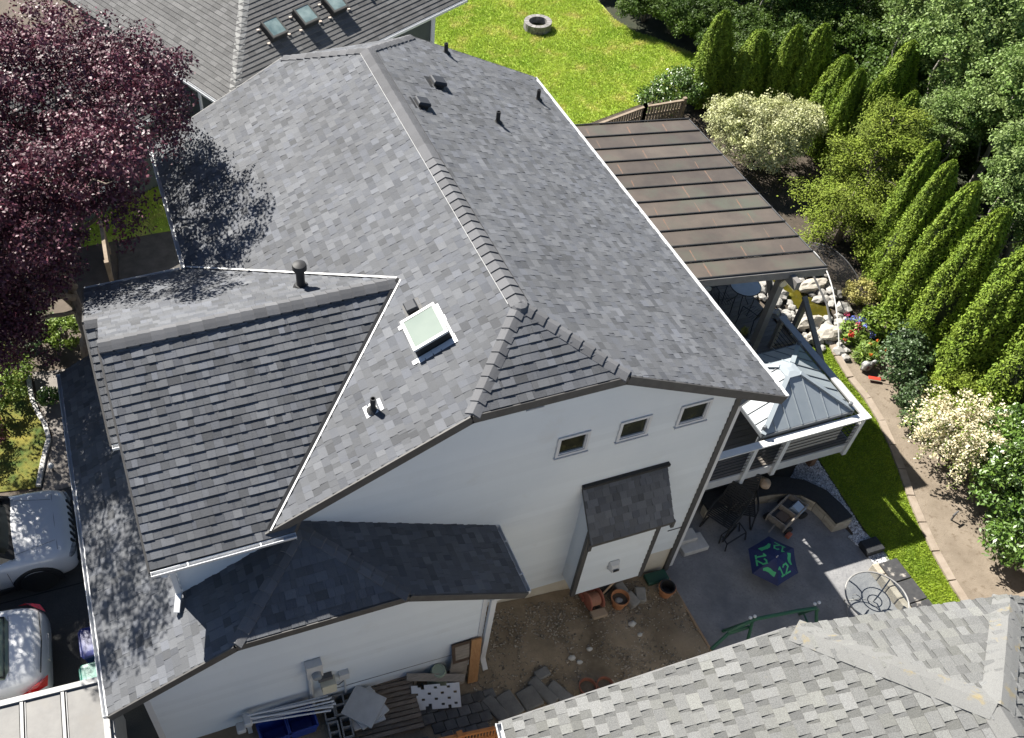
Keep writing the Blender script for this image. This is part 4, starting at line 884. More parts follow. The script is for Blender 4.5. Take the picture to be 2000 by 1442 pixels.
for x in (7.6, 8.02):
    for y in (6.13, 6.81): MB().box(x-.02,x+.02,y-.02,y+.02,DZ,DZ+.26).build('leg', M_iron, lg)
def pot(name, loc, r, h, label, m, fill=None, fillm=None, group=None, flip=False, parent_cat='pot', rim=0.12):
    p = empty(name, loc, label, parent_cat, group); L_ = ORG[p]
    pr = [(r*.66,0),(r*.92,h*.82),(r,h*.83),(r*1.02,h),(r*.9,h),(r*.86,h*.8),(r*.6,.04),(.001,.04)]
    if flip: pr = [(a, h-b) for a, b in pr[:4]] ; pr = [(r*1.02,0),(r,h*.17),(r*.92,h*.18),(r*.64,h*.97),(r*.6,h),(r*.52,h),(r*.5,h-.015),(.001,h-.015)]
    o = MB().lathe(pr, L_, 24).build('body', m, p); smooth_by_angle(o, 35)
    if fill: 
        o = MB().lathe([(r*.84,h*fill),(.001,h*fill+.02)], L_, 20).build('soil', fillm, p)
    return p
M_terra = mat('terracotta', (0.36, 0.15, 0.065), 0.8, (0.44, 0.20, 0.09), 6, 4, 1.0, 0.1, 60)
dpot = pot('planter', (8.25, 4.95, DZ), 0.15, 0.24, 'dark planter with yellow green grass by the deck post', M_dgrey, .85, M_soil)
pot('planter', (8.12, 4.62, DZ), 0.14, 0.3, 'white glazed planter beside the deck post', mat('white_glaze', (0.55,0.55,0.53), 0.3), .8, M_soil)
bk = empty('laundry_tub', (5.2, 2.05, DZ), 'grey plastic tub on the deck behind the corner of the house', 'tub')
o = MB().lathe([(0.18,0),(0.24,.34),(0.26,.35),(0.25,.36),(0.22,.34),(0.17,.03),(.001,.03)], ORG[bk], 22).build('body', mat('grey_blue_plastic', (0.09,0.115,0.15), 0.45), bk); smooth_by_angle(o, 35)
ck = empty('toy_bucket', (5.68, 2.2, DZ), 'red plastic bucket on the deck beside grey tub', 'bucket'); o = MB().lathe([(0.11,0),(0.15,.26),(0.165,.27),(0.14,.27),(0.10,.03),(.001,.03)], ORG[ck], 18).build('body', mat('red_plastic', (0.62,0.05,0.035), 0.4), ck); smooth_by_angle(o, 35)
MB().tube([ORG[ck]+Vector((.155*math.cos(a),0.0,.27+.1*math.sin(a))) for a in np.linspace(0,3.14,9)], 0.006, 6).build('handle', M_dgrey, ck)

# ------------------------------------------------------------ patio seat wall
M_stone = mat('tan_wall_stone', (0.33, 0.29, 0.22), 0.9, (0.45, 0.41, 0.34), 5, 6, 1.0, 0.5, 30, shade=0.25); M_blackcap = mat('black_cap_paver', (0.012, 0.013, 0.016), 0.75, (0.02, 0.022, 0.025), 12, 5, 1.0, 0.3, 80, c3=(0.10,0.095,0.085), n3scale=5, thr3=(0.66,0.76))
sw = empty('seat_wall', (7.4, 1.0, 0), 'curved stone seat wall with black cap around the patio edge', 'wall')
inn = arc_resample([(5.4,1.22),(6.6,1.2),(7.4,1.06),(7.8,.78),(7.92,.38),(7.98,-.22)], 0.30); 
def offs(pts, d):
    out = []
    for i, p in enumerate(pts):
        t = (pts[min(i+1,len(pts)-1)]-pts[max(i-1,0)]).normalized(); out.append(p + Vector((-t.y, t.x, 0))*d)
    return out
out_ = offs(inn, 0.42)
for c in range(3):
    for i in range(len(inn)-1):
        a, b = inn[i], inn[i+1]; g = (b-a).normalized()*.006; q = R.uniform(-.012,.012); nn = offs(inn, -0.0)
        t = (b-a).normalized(); nn = Vector((-t.y,t.x,0))
        pa, pb = a+g-nn*q, b-g-nn*q
        MB().prism([(pa.x,pa.y),(pb.x,pb.y),((pb+nn*.16).x,(pb+nn*.16).y),((pa+nn*.16).x,(pa+nn*.16).y)], .015+c*.115, .015+c*.115+.108, R.random()).build('wall_stone', M_stone, sw)
fl_in = offs(inn, -0.03); 
for i in range(0, len(inn)-1, 2):
    j = min(i+2, len(inn)-1)
    poly = [fl_in[k] for k in range(i, j+1)] + [out_[k] for k in range(j, i-1, -1)]
    MB().prism([(p.x,p.y) for p in poly], .362, .412, R.random()).build('cap_stone', M_blackcap, sw)
e0, e1 = inn[-1], out_[-1]; MB().box(min(e0.x,e1.x)+.02,max(e0.x,e1.x)-.02,e0.y-.0,e0.y+.14,.015,.36).build('end_stone', M_stone, sw)
# white gravel behind the wall, low blocks further along the lawn edge
gp = [(7.95,1.6),(8.4,1.95),(8.86,1.9),(8.80,1.2),(8.70,0.2),(8.66,-0.2),(8.40,-0.2),(8.42,0.4),(8.3,0.95)]
sheet('gravel_bed', gp, 0.02, M_gravel)
def inpoly(x, y, P):
    c = False; j = len(P)-1
    for i in range(len(P)):
        if (P[i][1] > y) != (P[j][1] > y) and x < (P[j][0]-P[i][0])*(y-P[i][1])/(P[j][1]-P[i][1]+1e-12)+P[i][0]: c = not c
        j = i
    return c
def sampler(P, z):
    xs_ = [p[0] for p in P]; ys_ = [p[1] for p in P]
    def f(g):
        while True:
            x, y = g.uniform(min(xs_), max(xs_)), g.uniform(min(ys_), max(ys_))
            if inpoly(x, y, P): return (x, y, z)
    return f
pebbles('gravel', 2600, sampler(gp, .03), M_gravel, .012, .03, 'white and grey gravel strip behind the black capped seat wall', 'gravel', 4)
gp2 = [(8.22,-.22),(8.66,-.22),(8.7,-.5),(8.32,-.55)]; gp3 = [(8.35,-.78),(8.74,-.74),(8.74,-1.08),(8.36,-1.08)]
pebbles('gravel', 900, sampler(gp2, .03), M_gravel, .012, .03, 'gravel patch between the seat wall end and the dark stepping block', 'gravel', 12); pebbles('gravel', 700, sampler(gp3, .03), M_gravel, .012, .03, 'gravel patch between dark stepping block and low timber edged slab', 'gravel', 13)
sb = empty('stepping_block', (8.5,-.6,0), 'square black paver block set between gravel patches beside lawn', 'paver'); MB().bbox((8.52,-.63,.09), (.42,.34,.18), .012).build('block', M_blackcap, sb)
lw = empty('low_wall', (8.4,-1.8,0), 'low stone wall with worn black slab cap beside the lawn', 'wall')
for i in range(7): MB().bbox((8.22,-1.22-.3*i,.13), (.16,.285,.26), .014, shade=R.random()).build('wall_stone', M_stone, lw)
for i in range(4): MB().bbox((8.48,-1.38-.52*i,.29), (.44,.5,.06), .01, shade=R.random()).build('cap_stone', mat('worn_black_slab', (0.03,0.03,0.032), 0.7, (0.05,0.05,0.05), 9, 5, 1.0, 0.2, 60, c3=(0.36,0.33,0.29), n3scale=4.5, thr3=(0.58,0.68)) if 'worn_black_slab' not in MATS else MATS['worn_black_slab'], lw)

# ------------------------------------------------------------ patio furniture
um = empty('umbrella', (5.95,-0.50,0.012), 'navy umbrella with green number twelve standing open on the patio', 'umbrella')
M_navy = mat('navy_nylon', (0.006, 0.014, 0.075), 0.6, (0.008, 0.018, 0.09), 8, 3, 1.0); M_ugreen = mat('green_print', (0.055, 0.42, 0.16), 0.6)
UC = Vector((5.93,-0.52,0.78)); UT = Matrix.Translation(UC) @ Matrix.Rotation(math.radians(-9),4,'Y') @ Matrix.Rotation(math.radians(12),4,'X') @ Matrix.Rotation(math.radians(10),4,'Z'); UR, UH = 0.55, 0.26
def upt(a, r, lift=0.0):
    h = UH*(1-(r)**1.6); seg = math.pi/3; k = (a/seg) % 1; pull = 1-0.015*math.sin(math.pi*k)*r; rr = UR*r*(math.cos(seg/2)/math.cos((k-.5)*seg))*pull
    return UT @ Vector((rr*math.cos(a), rr*math.sin(a), h-UH+.0+lift - 0.02*math.sin(math.pi*k)*r))
for k in range(6):
    mb = MB(); n1, n2 = 6, 5; vs = [upt(math.pi/3*(k+i/n1*0.998+.001), (j/n2)) for j in range(n2+1) for i in range(n1+1)]
    mb.add(vs, [(j*(n1+1)+i, (j+1)*(n1+1)+i, (j+1)*(n1+1)+i+1, j*(n1+1)+i+1) for j in range(n2) for i in range(n1)], .5); mb.build('canopy_panel', M_navy, um, smooth=True)
    # printed marks: the number 12 on every other panel, a plain swept emblem between
    mb = MB(); a0 = math.pi/3*(k+.5)
    def uv(x, y):   # x across the panel, y outward, in metres
        r = (0.62 + y*1.0); return upt(a0 + x/(r+.02)*1.0, min(.97, r), 0.004)
    if k % 2 == 0:
        strokes = [[(-.16,.14),(-.10,.2)],[(-.10,.2),(-.10,-.16)],[(-.16,-.16),(-.04,-.16)],[(.02,.14),(.08,.2)],[(.08,.2),(.17,.2)],[(.17,.2),(.19,.06)],[(.19,.06),(.02,-.16)],[(.02,-.16),(.20,-.16)]]; w = .062
        for (p, q) in strokes:
            p, q = Vector((p[0]*1.25,-p[1]*1.0)), Vector((q[0]*1.25,-q[1]*1.0)); d = (q-p).normalized(); nn = Vector((-d.y,d.x))*w/2; p -= d*w*.4; q += d*w*.4
            mm = 3; vs = []
            for i in range(mm+1):
                c = p.lerp(q, i/mm); vs += [uv((c+nn).x,(c+nn).y), uv((c-nn).x,(c-nn).y)]
            mb.add(vs, [(2*i,2*i+1,2*i+3,2*i+2) for i in range(mm)])
        mb.build('number_print', M_ugreen, um)
    else:
        top = [(-.28,.04),(-.15,.15),(0,.15),(.14,.10),(.26,.11)]; bot = [(-.25,-.05),(-.15,-.02),(0,-.02),(.13,-.06),(.28,-.09)]
        vs = [];
        for t_, b_ in zip(top, bot): vs += [uv(t_[0],-t_[1]+.06), uv(b_[0],-b_[1]+.06)]
        mb.add(vs, [(2*i,2*i+1,2*i+3,2*i+2) for i in range(4)]); mb.build('emblem_print', M_ugreen, um)
MB().tube([UT @ Vector((0,0,.10)), UT @ Vector((0,0,-.2)), (6.0,-.5,.03)], [.012,.014,.016], 8).build('pole', M_lgrey, um)
for k in range(6): MB().tube([upt(math.pi/3*k, r, -.008) for r in (0,.35,.7,1.0)], 0.004, 5).build('rib', M_dgrey, um)
MB().lathe([(0.16,.0),(0.15,.05),(0.03,.07),(0.03,.2)], (6.0,-.5,.012), 16).build('base', M_dgrey, um)

def sling_chair(loc, rz, label):
    c = empty('patio_chair', loc, label, 'chair', None, rz); L_ = Vector(loc)
    def B(nm, pts, r, m=M_black, n=6, closed=False): MB().tube([Vector(p)+L_ for p in pts], r, n, closed=closed).build(nm, m, c)
    for s_ in (-1,1):
        x = s_*.29; B('frame', [(x,.30,.02),(x,-.30,.02),(x,-.34,.06),(x,-.22,.40),(x,.26,.38),(x*.95,.52,.98)], .017)
        B('arm', [(x,-.2,.62),(x*1.04,.0,.64),(x,.36,.62)], .022); B('arm_post', [(x,-.24,.4),(x,-.2,.62)], .014)
    B('foot_bar', [(-.29,.3,.02),(.29,.3,.02)], .016); B('top_bar', [(-.275,.52,.98),(0,.54,1.01),(.275,.52,.98)], .02)
    for k in range(9):
        t = k/8; MB().beam(Vector((-.28,-.2+.46*t,.40-.02*t))+L_, Vector((.28,-.2+.46*t,.40-.02*t))+L_, .042, .008).build('seat_strap', M_black, c)
    for k in range(10):
        t = k/9; MB().beam(Vector((-.275,.29+.22*t,.44+.5*t))+L_, Vector((.275,.29+.22*t,.44+.5*t))+L_, .045, .008, up=(0,-1,.4)).build('back_strap', M_black, c)
    return c
sling_chair((5.62,0.92,.012), math.radians(-62), 'black strapped patio chair nearest the house corner'); sling_chair((6.15,1.02,.012), math.radians(-30), 'black strapped patio chair farther from the house, before the seat wall'); 
ot = empty('ottoman', (5.75,0.42,.012), 'low black tubular footrest in front of the patio chairs', 'footrest')
for p in ([(5.4,.52,.02),(5.4,.56,.3),(5.95,.72,.3),(6.0,.66,.02)],[(5.42,.3,.02),(5.4,.32,.28),(5.97,.46,.28),(6.0,.42,.02)],[(5.4,.56,.3),(5.4,.32,.28)],[(5.95,.72,.3),(5.97,.46,.28)]): MB().tube(p, .016, 6).build('frame', M_black, ot)
bn = empty('stuffed_sack', (6.95,1.42,.412), 'crumpled tan cloth lying on the black wall cap', 'cloth')
def blob(c, r, seed, n=2, amp=.3, flat=.7):
    import bmesh
    bm = bmesh.new(); bmesh.ops.create_icosphere(bm, subdivisions=n, radius=1); mb = MB()
    for v in bm.verts:
        k = 1+amp*mnoise.noise(v.co*1.3+Vector((seed*3.7,seed,1)))+amp*.4*mnoise.noise(v.co*3.1+Vector((seed,2,seed*1.3)))
        v.co = Vector((v.co.x*r[0],v.co.y*r[1],v.co.z*r[2]))*k
    vs = [tuple(v.co+Vector(c)) for v in bm.verts]; fs = [tuple(v.index for v in f.verts) for f in bm.faces]; bm.free(); mb.add(vs, fs); return mb
o = blob((6.95,1.42,.49),(.12,.16,.09),3,3,.55).build('cloth', mat('tan_cloth', (0.42,0.30,0.20), 0.9, (0.52,0.4,0.28), 9, 4, 1.0), bn, smooth=True)
# garden cart with odds and ends
gcart = empty('garden_cart', (7.15,0.62,.012), 'weathered wooden garden cart holding scraps beside the seat wall', 'cart'); CM = Matrix.Translation((7.15,0.66,.012)) @ Matrix.Rotation(math.radians(24),4,'Z')
M_wgrey = mat('weathered_grey_wood', (0.22,0.19,0.155), 0.9, (0.32,0.28,0.235), 6, 6, 1.0, 0.4, 40, shade=0.2, stretch=(1,6,6)); M_wood = mat('brown_plank_wood', (0.26,0.17,0.10), 0.85, (0.36,0.25,0.15), 5, 6, 1.0, 0.3, 40, shade=0.25, stretch=(6,6,1))
MB().box(-.42,.42,-.22,.22,.16,.18, M=CM).build('floor', M_dgrey, gcart)
for y in (-.22,.22): MB().box(-.48,.48,y-.015,y+.015,.16,.36, M=CM).build('side_board', M_wgrey, gcart)
for x in (-.42,.0,.42): MB().box(x-.012,x+.012,-.2,.2,.16,.35, M=CM).build('end_board', M_wgrey, gcart)
for x in (-.3,.3):
    for y in (-.27,.27):
        o = MB().lathe([(.001,-.03),(.06,-.03),(.105,-.025),(.11,0),(.105,.025),(.06,.03),(.001,.03)], CM @ Vector((x,y,.11)), 14, axis='y').build('wheel', M_black, gcart)
MB().beam(CM @ Vector((-.45,0,.2)), CM @ Vector((-.85,-.05,.35)), .03, .03).build('handle', M_wgrey, gcart)
MB().box(.1,.33,-.14,.1,.19,.40, M=CM @ Matrix.Rotation(.3,4,'X')).build('crate', mat('pale_blue_box', (0.32,0.40,0.50), 0.6), gcart); MB().box(-.3,-.05,-.12,.12,.19,.26, M=CM).build('tray', mat('brown_tray', (0.12,0.09,0.07), 0.8), gcart)
MB().bbox((-.35,-.34,.05),(.14,.1,.1),.01, M=CM).build('brick', mat('red_scrap_brick', (0.35,0.11,0.07), 0.9), gcart)
# step at the house door
st = empty('door_step', (4.75,.62,.012), 'low concrete step beside house corner on the patio', 'step'); MB().bbox((4.78,.66,.07),(.62,.42,.14),.015).build('slab', M_concrete, st); MB().bbox((4.7,.82,.2),(.42,.28,.12),.012).build('upper_slab', M_concrete, st)
# round table frame with scrolled base
rt = empty('round_table', (7.38,-1.98,.012), 'round metal patio table with glass top and scrolled legs in sunlight', 'table'); M_wmetal = mat('silver_painted_metal', (0.22,0.215,0.205), 0.5, (0.27,0.265,0.255), 8, 3, 1.0)
RC = Vector((7.38,-1.98,.012)); TC = 40
MB().tube([RC+Vector((.62*math.cos(a),.62*math.sin(a),.72)) for a in np.linspace(0,6.2832,TC,endpoint=False)], .018, 8, closed=True).build('rim', M_wmetal, rt)
MB().lathe([(.60,.722),(.60,.728),(.001,.729)], RC, 40).build('glass_top', glass('clear_table_glass', (0.97,0.985,0.975), 0.02, 0.0), rt)
for rr, z in ((.28,.66),(.14,.6),(.36,.06)): MB().tube([RC+Vector((rr*math.cos(a),rr*math.sin(a),z)) for a in np.linspace(0,6.2832,28,endpoint=False)], .012, 6, closed=True).build('ring', M_wmetal, rt)
for k in range(4):
    a = math.pi/2*k+.5; d = Vector((math.cos(a),math.sin(a),0)); pts = [RC+d*r+Vector((0,0,z)) for r, z in ((.60,.71),(.44,.69),(.30,.62),(.22,.48),(.24,.34),(.36,.2),(.46,.08),(.44,.01))]
    MB().tube(pts, .014, 8).build('leg', M_wmetal, rt)
    pts = [RC+d*(.3+.09*math.cos(t))+Vector((0,0,.36+.09*math.sin(t))) for t in np.linspace(0,5.6,14)]; MB().tube(pts, .008, 6).build('scroll', M_wmetal, rt)
# green swing frame
sw_ = empty('swing_frame', (5.3,-1.75,.012), 'green tubular garden swing frame at the edge of the patio shade', 'swing'); M_gr = mat('green_enamel', (0.02,0.085,0.045), 0.4, (0.03,0.11,0.06), 7, 3, 1.0)
zt = 1.0
MB().tube([(4.05,-1.72,.75),(4.35,-1.74,.95),(4.6,-1.74,1.02),(5.5,-1.84,1.02),(5.88,-1.88,.98),(5.95,-1.9,.9)], .04, 8).build('top_beam', M_gr, sw_)
for p in ([(5.9,-1.88,.98),(6.1,-1.55,.02)],[(5.9,-1.9,.96),(5.95,-2.35,.02)],[(4.5,-1.74,1.0),(4.35,-1.4,.02)],[(4.5,-1.76,1.0),(4.3,-2.2,.02)]): MB().tube(p, .033, 8).build('leg', M_gr, sw_)
MB().tube([(3.6,-1.9,.62),(4.05,-1.74,.72),(4.5,-1.76,.78)], .035, 8).build('side_arm', M_gr, sw_); MB().tube([(6.05,-1.62,.25),(5.93,-2.2,.25)], .02, 6).build('brace', M_gr, sw_)
for p in ((5.93,-1.82,1.05),(4.52,-1.7,1.07)): 
    for dx in (-.05,.05): MB().lathe([(.001,-.035),(.03,-.02),(.036,0),(.03,.02),(.001,.035)], (p[0]+dx,p[1],p[2]), 10).build('knob', M_white, sw_)

# ------------------------------------------------------------ side yard clutter
def G(x, y=0, d=0.03): return (x, y, tz(x)+d)
M_blk = mat('cinder_block_concrete', (0.17,0.17,0.17), 0.95, (0.24,0.24,0.235), 9, 5, 1.0, 0.5, 60, shade=0.15)
pal = empty('wooden_pallet', G(-3.1,-1.35), 'weathered wooden pallet lying under the concrete slabs', 'pallet'); PM = Matrix.Translation((-3.05,-1.34,tz(-3.05)+.03)) @ Matrix.Rotation(math.radians(-4),4,'Z')
for i in range(11): MB().box(-.62,.62,-.52+i*.096,-.52+i*.096+.074,.10,.12, R.random(), M=PM).build('slat', mat('pallet_wood', (0.13,0.10,0.075), 0.9, (0.22,0.18,0.14), 6, 6, 1.0, 0.4, 40, shade=0.25, stretch=(1,7,7)) if 'pallet_wood' not in MATS else MATS['pallet_wood'], pal)
for x in (-.58,0,.58): MB().box(x-.04,x+.04,-.52,.52,.0,.098, M=PM).build('stringer', MATS['pallet_wood'], pal)
def slab_(name, c, rz, sz, label, m=M_concrete, tilt=0):
    t = empty(name, (c[0],c[1],c[2]), label, 'slab'); MB().bbox((0,0,sz[2]/2), sz, .008, M=Matrix.Translation(c) @ Matrix.Rotation(rz,4,'Z') @ Matrix.Rotation(tilt,4,'X'), shade=R.random()).build('slab', m, t); return t
zb = tz(-3.4)+.155
slab_('paving_slab', (-3.42,-1.32,zb), .05, (.6,.6,.045), 'concrete paving slab at the bottom of the slab stack'); slab_('paving_slab', (-3.38,-1.30,zb+.05), .35, (.6,.6,.045), 'middle concrete paving slab of the stack on the pallet'); slab_('paving_slab', (-3.42,-1.28,zb+.10), .80, (.62,.62,.05), 'topmost concrete slab turned like a diamond on the stack')
bi = 0
def cblock(x, y, z, rz, lab):
    t = empty('cinder_block', (x,y,z), lab, 'block', None, rz); mb = MB(); W_, D_, H_ = .20,.40,.19; L_ = Vector((x,y,z))
    for a in ((-.1,-.07,-.2,.2),(.07,.1,-.2,.2),(-.07,.07,-.2,-.17),(-.07,.07,.17,.2),(-.07,.07,-.015,.015)): mb.box(x+a[0],x+a[1],y+a[2],y+a[3],z,z+H_)
    mb.build('shell', M_blk, t)
for i, (x, y, lab) in enumerate(((-4.04,-1.16,'far'),(-3.83,-1.12,'far'),(-4.06,-1.60,'second'),(-3.82,-1.56,'second'),(-4.02,-2.03,'third'),(-3.80,-2.0,'third'))):
    cblock(x, y, tz(x)+.03, -.08, '%s cinder block in the %s column beside slab stack' % (('farthest','middle','nearest')[i//2], ('left','right')[i%2]))
def crate(loc, rz, lab):
    t = empty('recycling_crate', loc, lab, 'crate', None, rz); L_ = Vector(loc); mb = MB(); m = MATS.get('blue_crate_plastic') or mat('blue_crate_plastic', (0.012,0.035,0.20), 0.4, (0.016,0.045,0.24), 8, 3, 1.0)
    a, b, h = .26,.20,.34; f = .8
    o = [(-a*f,-b*f,0),(a*f,-b*f,0),(a*f,b*f,0),(-a*f,b*f,0),(-a,-b,h),(a,-b,h),(a,b,h),(-a,b,h)]; i_ = [(x*.93,y*.91,h) for x,y,z in o[4:]] + [(x*.9,y*.88,.02) for x,y,z in o[:4]]
    vs = [Vector(p)+L_ for p in o+i_]
    mb.add(vs, [(3,2,1,0),(0,1,5,4),(1,2,6,5),(2,3,7,6),(3,0,4,7),(4,5,9,8),(5,6,10,9),(6,7,11,10),(7,4,8,11),(8,9,13,12),(9,10,14,13),(10,11,15,14),(11,8,12,15),(12,13,14,15)]); mb.build('body', m, t)
    mb = MB()
    for p, q in (((-a,-b),(a,-b)),((a,-b),(a,b)),((a,b),(-a,b)),((-a,b),(-a,-b))): mb.beam(Vector((p[0],p[1],h))+L_, Vector((q[0],q[1],h))+L_, .03, .03)
    mb.build('rim', m, t)
crate((-5.08,-1.30,tz(-5)+.03), .06, 'blue plastic crate under the white pipes, farther from the blocks'); crate((-4.58,-1.27,tz(-4.6)+.03), .03, 'blue plastic crate under the white pipes, next to cinder blocks')
pp = [((-5.5,-1.0,1.98),(-4.02,-1.06,1.93)),((-5.48,-1.04,1.93),(-3.96,-1.10,1.90)),((-5.46,-1.02,2.02),(-4.0,-1.13,1.95)),((-5.47,-1.08,1.95),(-3.94,-1.18,1.91)),((-5.44,-1.11,1.92),(-3.92,-1.22,1.87)),((-5.45,-1.07,2.0),(-3.98,-1.27,1.90)),((-5.42,-1.14,1.95),(-4.04,-1.31,1.86))]
names_ = ['farthest','second','third','middle','fifth','sixth','nearest']
for (a, b), nme in zip(pp, names_):
    t = empty('plastic_pipe', b, 'white plastic pipe over blue crates, %s of the bundle from wall' % nme, 'pipe', 'white pipes bundled over the crates'); mb = MB(); a, b = Vector(a), Vector(b)
    mb.tube([a, b], .017, 8); mb.build('pipe', M_white, t); MB().tube([b-(b-a).normalized()*.05, b+(b-a).normalized()*.002], .02, 8).build('coupling', M_white, t)
rk = empty('pipe_rack', (-5.45,-1.05,1.4), 'grey junction of pipe fittings holding the white pipes', 'fitting'); MB().bbox((-5.48,-1.07,1.95),(.14,.22,.14),.02).build('clamp', M_lgrey, rk); MB().box(-5.52,-5.44,-1.1,-1.02,1.43,1.9).build('stand', M_lgrey, rk); MB().bbox((-5.62,-1.1,1.78),(.16,.18,.12),.02).build('elbow', M_lgrey, rk)
# white perforated panel leaning on a weathered plank
wp = empty('plank', G(-1.95,-1.15), 'weathered plank propped behind the white perforated panel', 'plank'); MB().beam((-2.5,-0.98,tz(-2.4)+.42), (-1.45,-1.26,tz(-1.5)+.42), .14, .03, up=(0,-.5,.8)).build('board', M_wgrey, wp)
for x, y in ((-2.35,-1.03),(-1.6,-1.24)): MB().box(x-.03,x+.03,y-.02,y+.03,tz(x)+.02,tz(x)+.38).build('support', M_wgrey, wp)
pn = empty('perforated_panel', G(-2.1,-1.45), 'white plastic panel with rows of holes leaning in the side yard', 'panel')
PMx = Matrix.Translation((-2.06,-1.42,tz(-2.06)+.27)) @ Matrix.Rotation(math.radians(-13),4,'Z') @ Matrix.Rotation(math.radians(28),4,'X')
mb = MB(); cols = [-.46,-.40,-.34,-.28,-.22,-.16,-.10,-.04,.02,.08,.14,.20,.26,.32,.38,.44]; rows = [-.22,-.16,-.12,-.06,-.02,.04,.08,.14,.18,.22]
for i in range(len(cols)-1):
    for j in range(len(rows)-1):
        if i % 2 == 1 and j % 2 == 1 and (i//2+j//2) % 2 == 0: continue
        if (i in (2,3,9,10) and j == 8) or (i in (4,5,11) and j == 0): continue
        mb.box(cols[i],cols[i+1],rows[j],rows[j+1],-.012,.012, M=PMx)
mb.build('sheet', M_white, pn)
gpot = pot('plant_pot', (-1.88,-1.02,tz(-1.88)+.02), .21, .46, 'large pale green pot standing upside down against garage wall', mat('pale_green_glaze', (0.28,0.34,0.25), 0.5, (0.33,0.38,0.29), 5, 4, 1.0), flip=True)
mb = MB(); hz = arc_resample([(-2.2,-1.0),(-2.15,-1.25),(-1.8,-1.3),(-1.6,-1.1)], .06); tag(MB().tube([(p.x,p.y,tz(p.x)+.05) for p in hz], .014, 6).build('garden_hose', M_dgrey), 'grey garden hose around the foot of the green pot', 'hose')
for (a, b, w, h, lab, m) in (((-1.58,-1.18,tz(-1.5)+.03),(-1.40,-.92,2.05),.34,.03,'grey plank leaning on the garage wall, nearest the green pot',M_wgrey),((-1.24,-1.2,tz(-1.2)+.03),(-1.14,-.93,2.12),.2,.04,'orange brown board leaning on garage wall by downspout',mat('orange_board', (0.34,0.17,0.07), 0.8, (0.42,0.23,0.10), 5, 6, 1.0, 0.2, 40, stretch=(6,6,1)))):
    t = empty('leaning_board', (a[0],a[1],a[2]), lab, 'board'); MB().beam(a, b, w, h, up=(0,-1,0.2)).build('board', m, t)
cb = empty('cabinet_door', (-1.42,-1.0,1.35), 'dark brown panelled cabinet door leaning over the grey plank', 'door'); D0 = Matrix.Translation((-1.42,-1.03,1.62)) @ Matrix.Rotation(math.radians(-14),4,'X') @ Matrix.Rotation(.0,4,'Z')
M_dw = mat('dark_stained_wood', (0.07,0.045,0.03), 0.6, (0.10,0.065,0.045), 6, 5, 1.0)
MB().box(-.18,.18,.0,.015,-.02,.5, M=D0).build('panel', M_dw, cb)
for a in ((-.2,-.14,-.02,.5),(.14,.2,-.02,.5),(-.14,.14,-.02,.05),(-.14,.14,.43,.5)): MB().box(a[0],a[1],-.015,.02,a[2],a[3], M=D0).build('frame', M_dw, cb)
# pavers and stepping slabs
M_pav = mat('dark_paver', (0.085,0.083,0.08), 0.9, (0.13,0.127,0.122), 7, 5, 1.0, 0.4, 60, shade=0.3)
pv = tag(empty('side_paving', G(-1.6,-1.9)), kind='structure')
for i in range(9):
    for j in range(7):
        x, y = -2.9+i*.235+(.11 if j % 2 else 0), -1.52-j*.2
        if (i, j) in ((1,2),(2,2),(2,3),(0,2)) or x > -0.95 - .1*j: continue
        MB().bbox((x,y,tz(x)+.045), (.222,.188,.06), .01, M=None, shade=R.random()).build('paver', M_pav, pv)
for (x, y, sx, sy, rz, lab) in ((-1.02,-1.83,.24,.55,.35,'leftmost grey stepping slab beside the dark pavers'),(-.72,-1.82,.34,.5,.25,'second grey stepping slab from the dark pavers'),(-.30,-1.80,.40,.42,.18,'wide third stepping slab from the dark pavers'),(.02,-1.72,.24,.62,.42,'long tilted stepping slab near the dirt'),(.34,-1.86,.26,.56,.50,'last stepping slab, under the neighbour eave'),(.16,-1.38,.3,.2,.2,'broken piece of slab above the stepping slabs')):
    t = empty('stepping_slab', G(x,y), lab, 'slab'); MB().bbox((0,0,.04),(sx,sy,.08),.02, M=Matrix.Translation(G(x,y)) @ Matrix.Rotation(rz,4,'Z'), shade=R.random()).build('slab', mat('stepping_slab_stone', (0.12,0.118,0.11), 0.9, (0.17,0.165,0.155), 6, 5, 1.0, 0.5, 40, shade=0.2) if 'stepping_slab_stone' not in MATS else MATS['stepping_slab_stone'], t)
# orange lattice fence section
of = empty('lattice_fence', G(-1.9,-2.75), 'orange stained cedar lattice fence against the neighbour eave', 'fence'); M_ced = mat('orange_cedar_stain', (0.36,0.13,0.035), 0.75, (0.46,0.19,0.06), 5, 5, 1.0, 0.2, 40, shade=0.2)
FPx = lambda x: -2.52-.10*(x+2.5)
for z in (2.22, 1.92, 1.05): MB().beam((-3.3,FPx(-3.3),z), (-0.9,FPx(-.9),z), .05, .07).build('rail', M_ced, of)
for k in range(44): x = -3.28+k*.055; MB().beam((x,FPx(x)+.0,1.95), (x,FPx(x),2.19), .022, .02, up=(0,1,0)).build('lattice_slat', M_ced, of)
for k in range(18): x = -3.25+k*.135; MB().box(x-.062,x+.062,FPx(x)-.012,FPx(x)+.012,tz(x),1.9,R.random()).build('picket', M_ced, of)
for x in (-3.3,-2.1,-.9): MB().box(x-.05,x+.05,FPx(x)-.05,FPx(x)+.05,tz(x),2.32).build('post', M_ced, of)
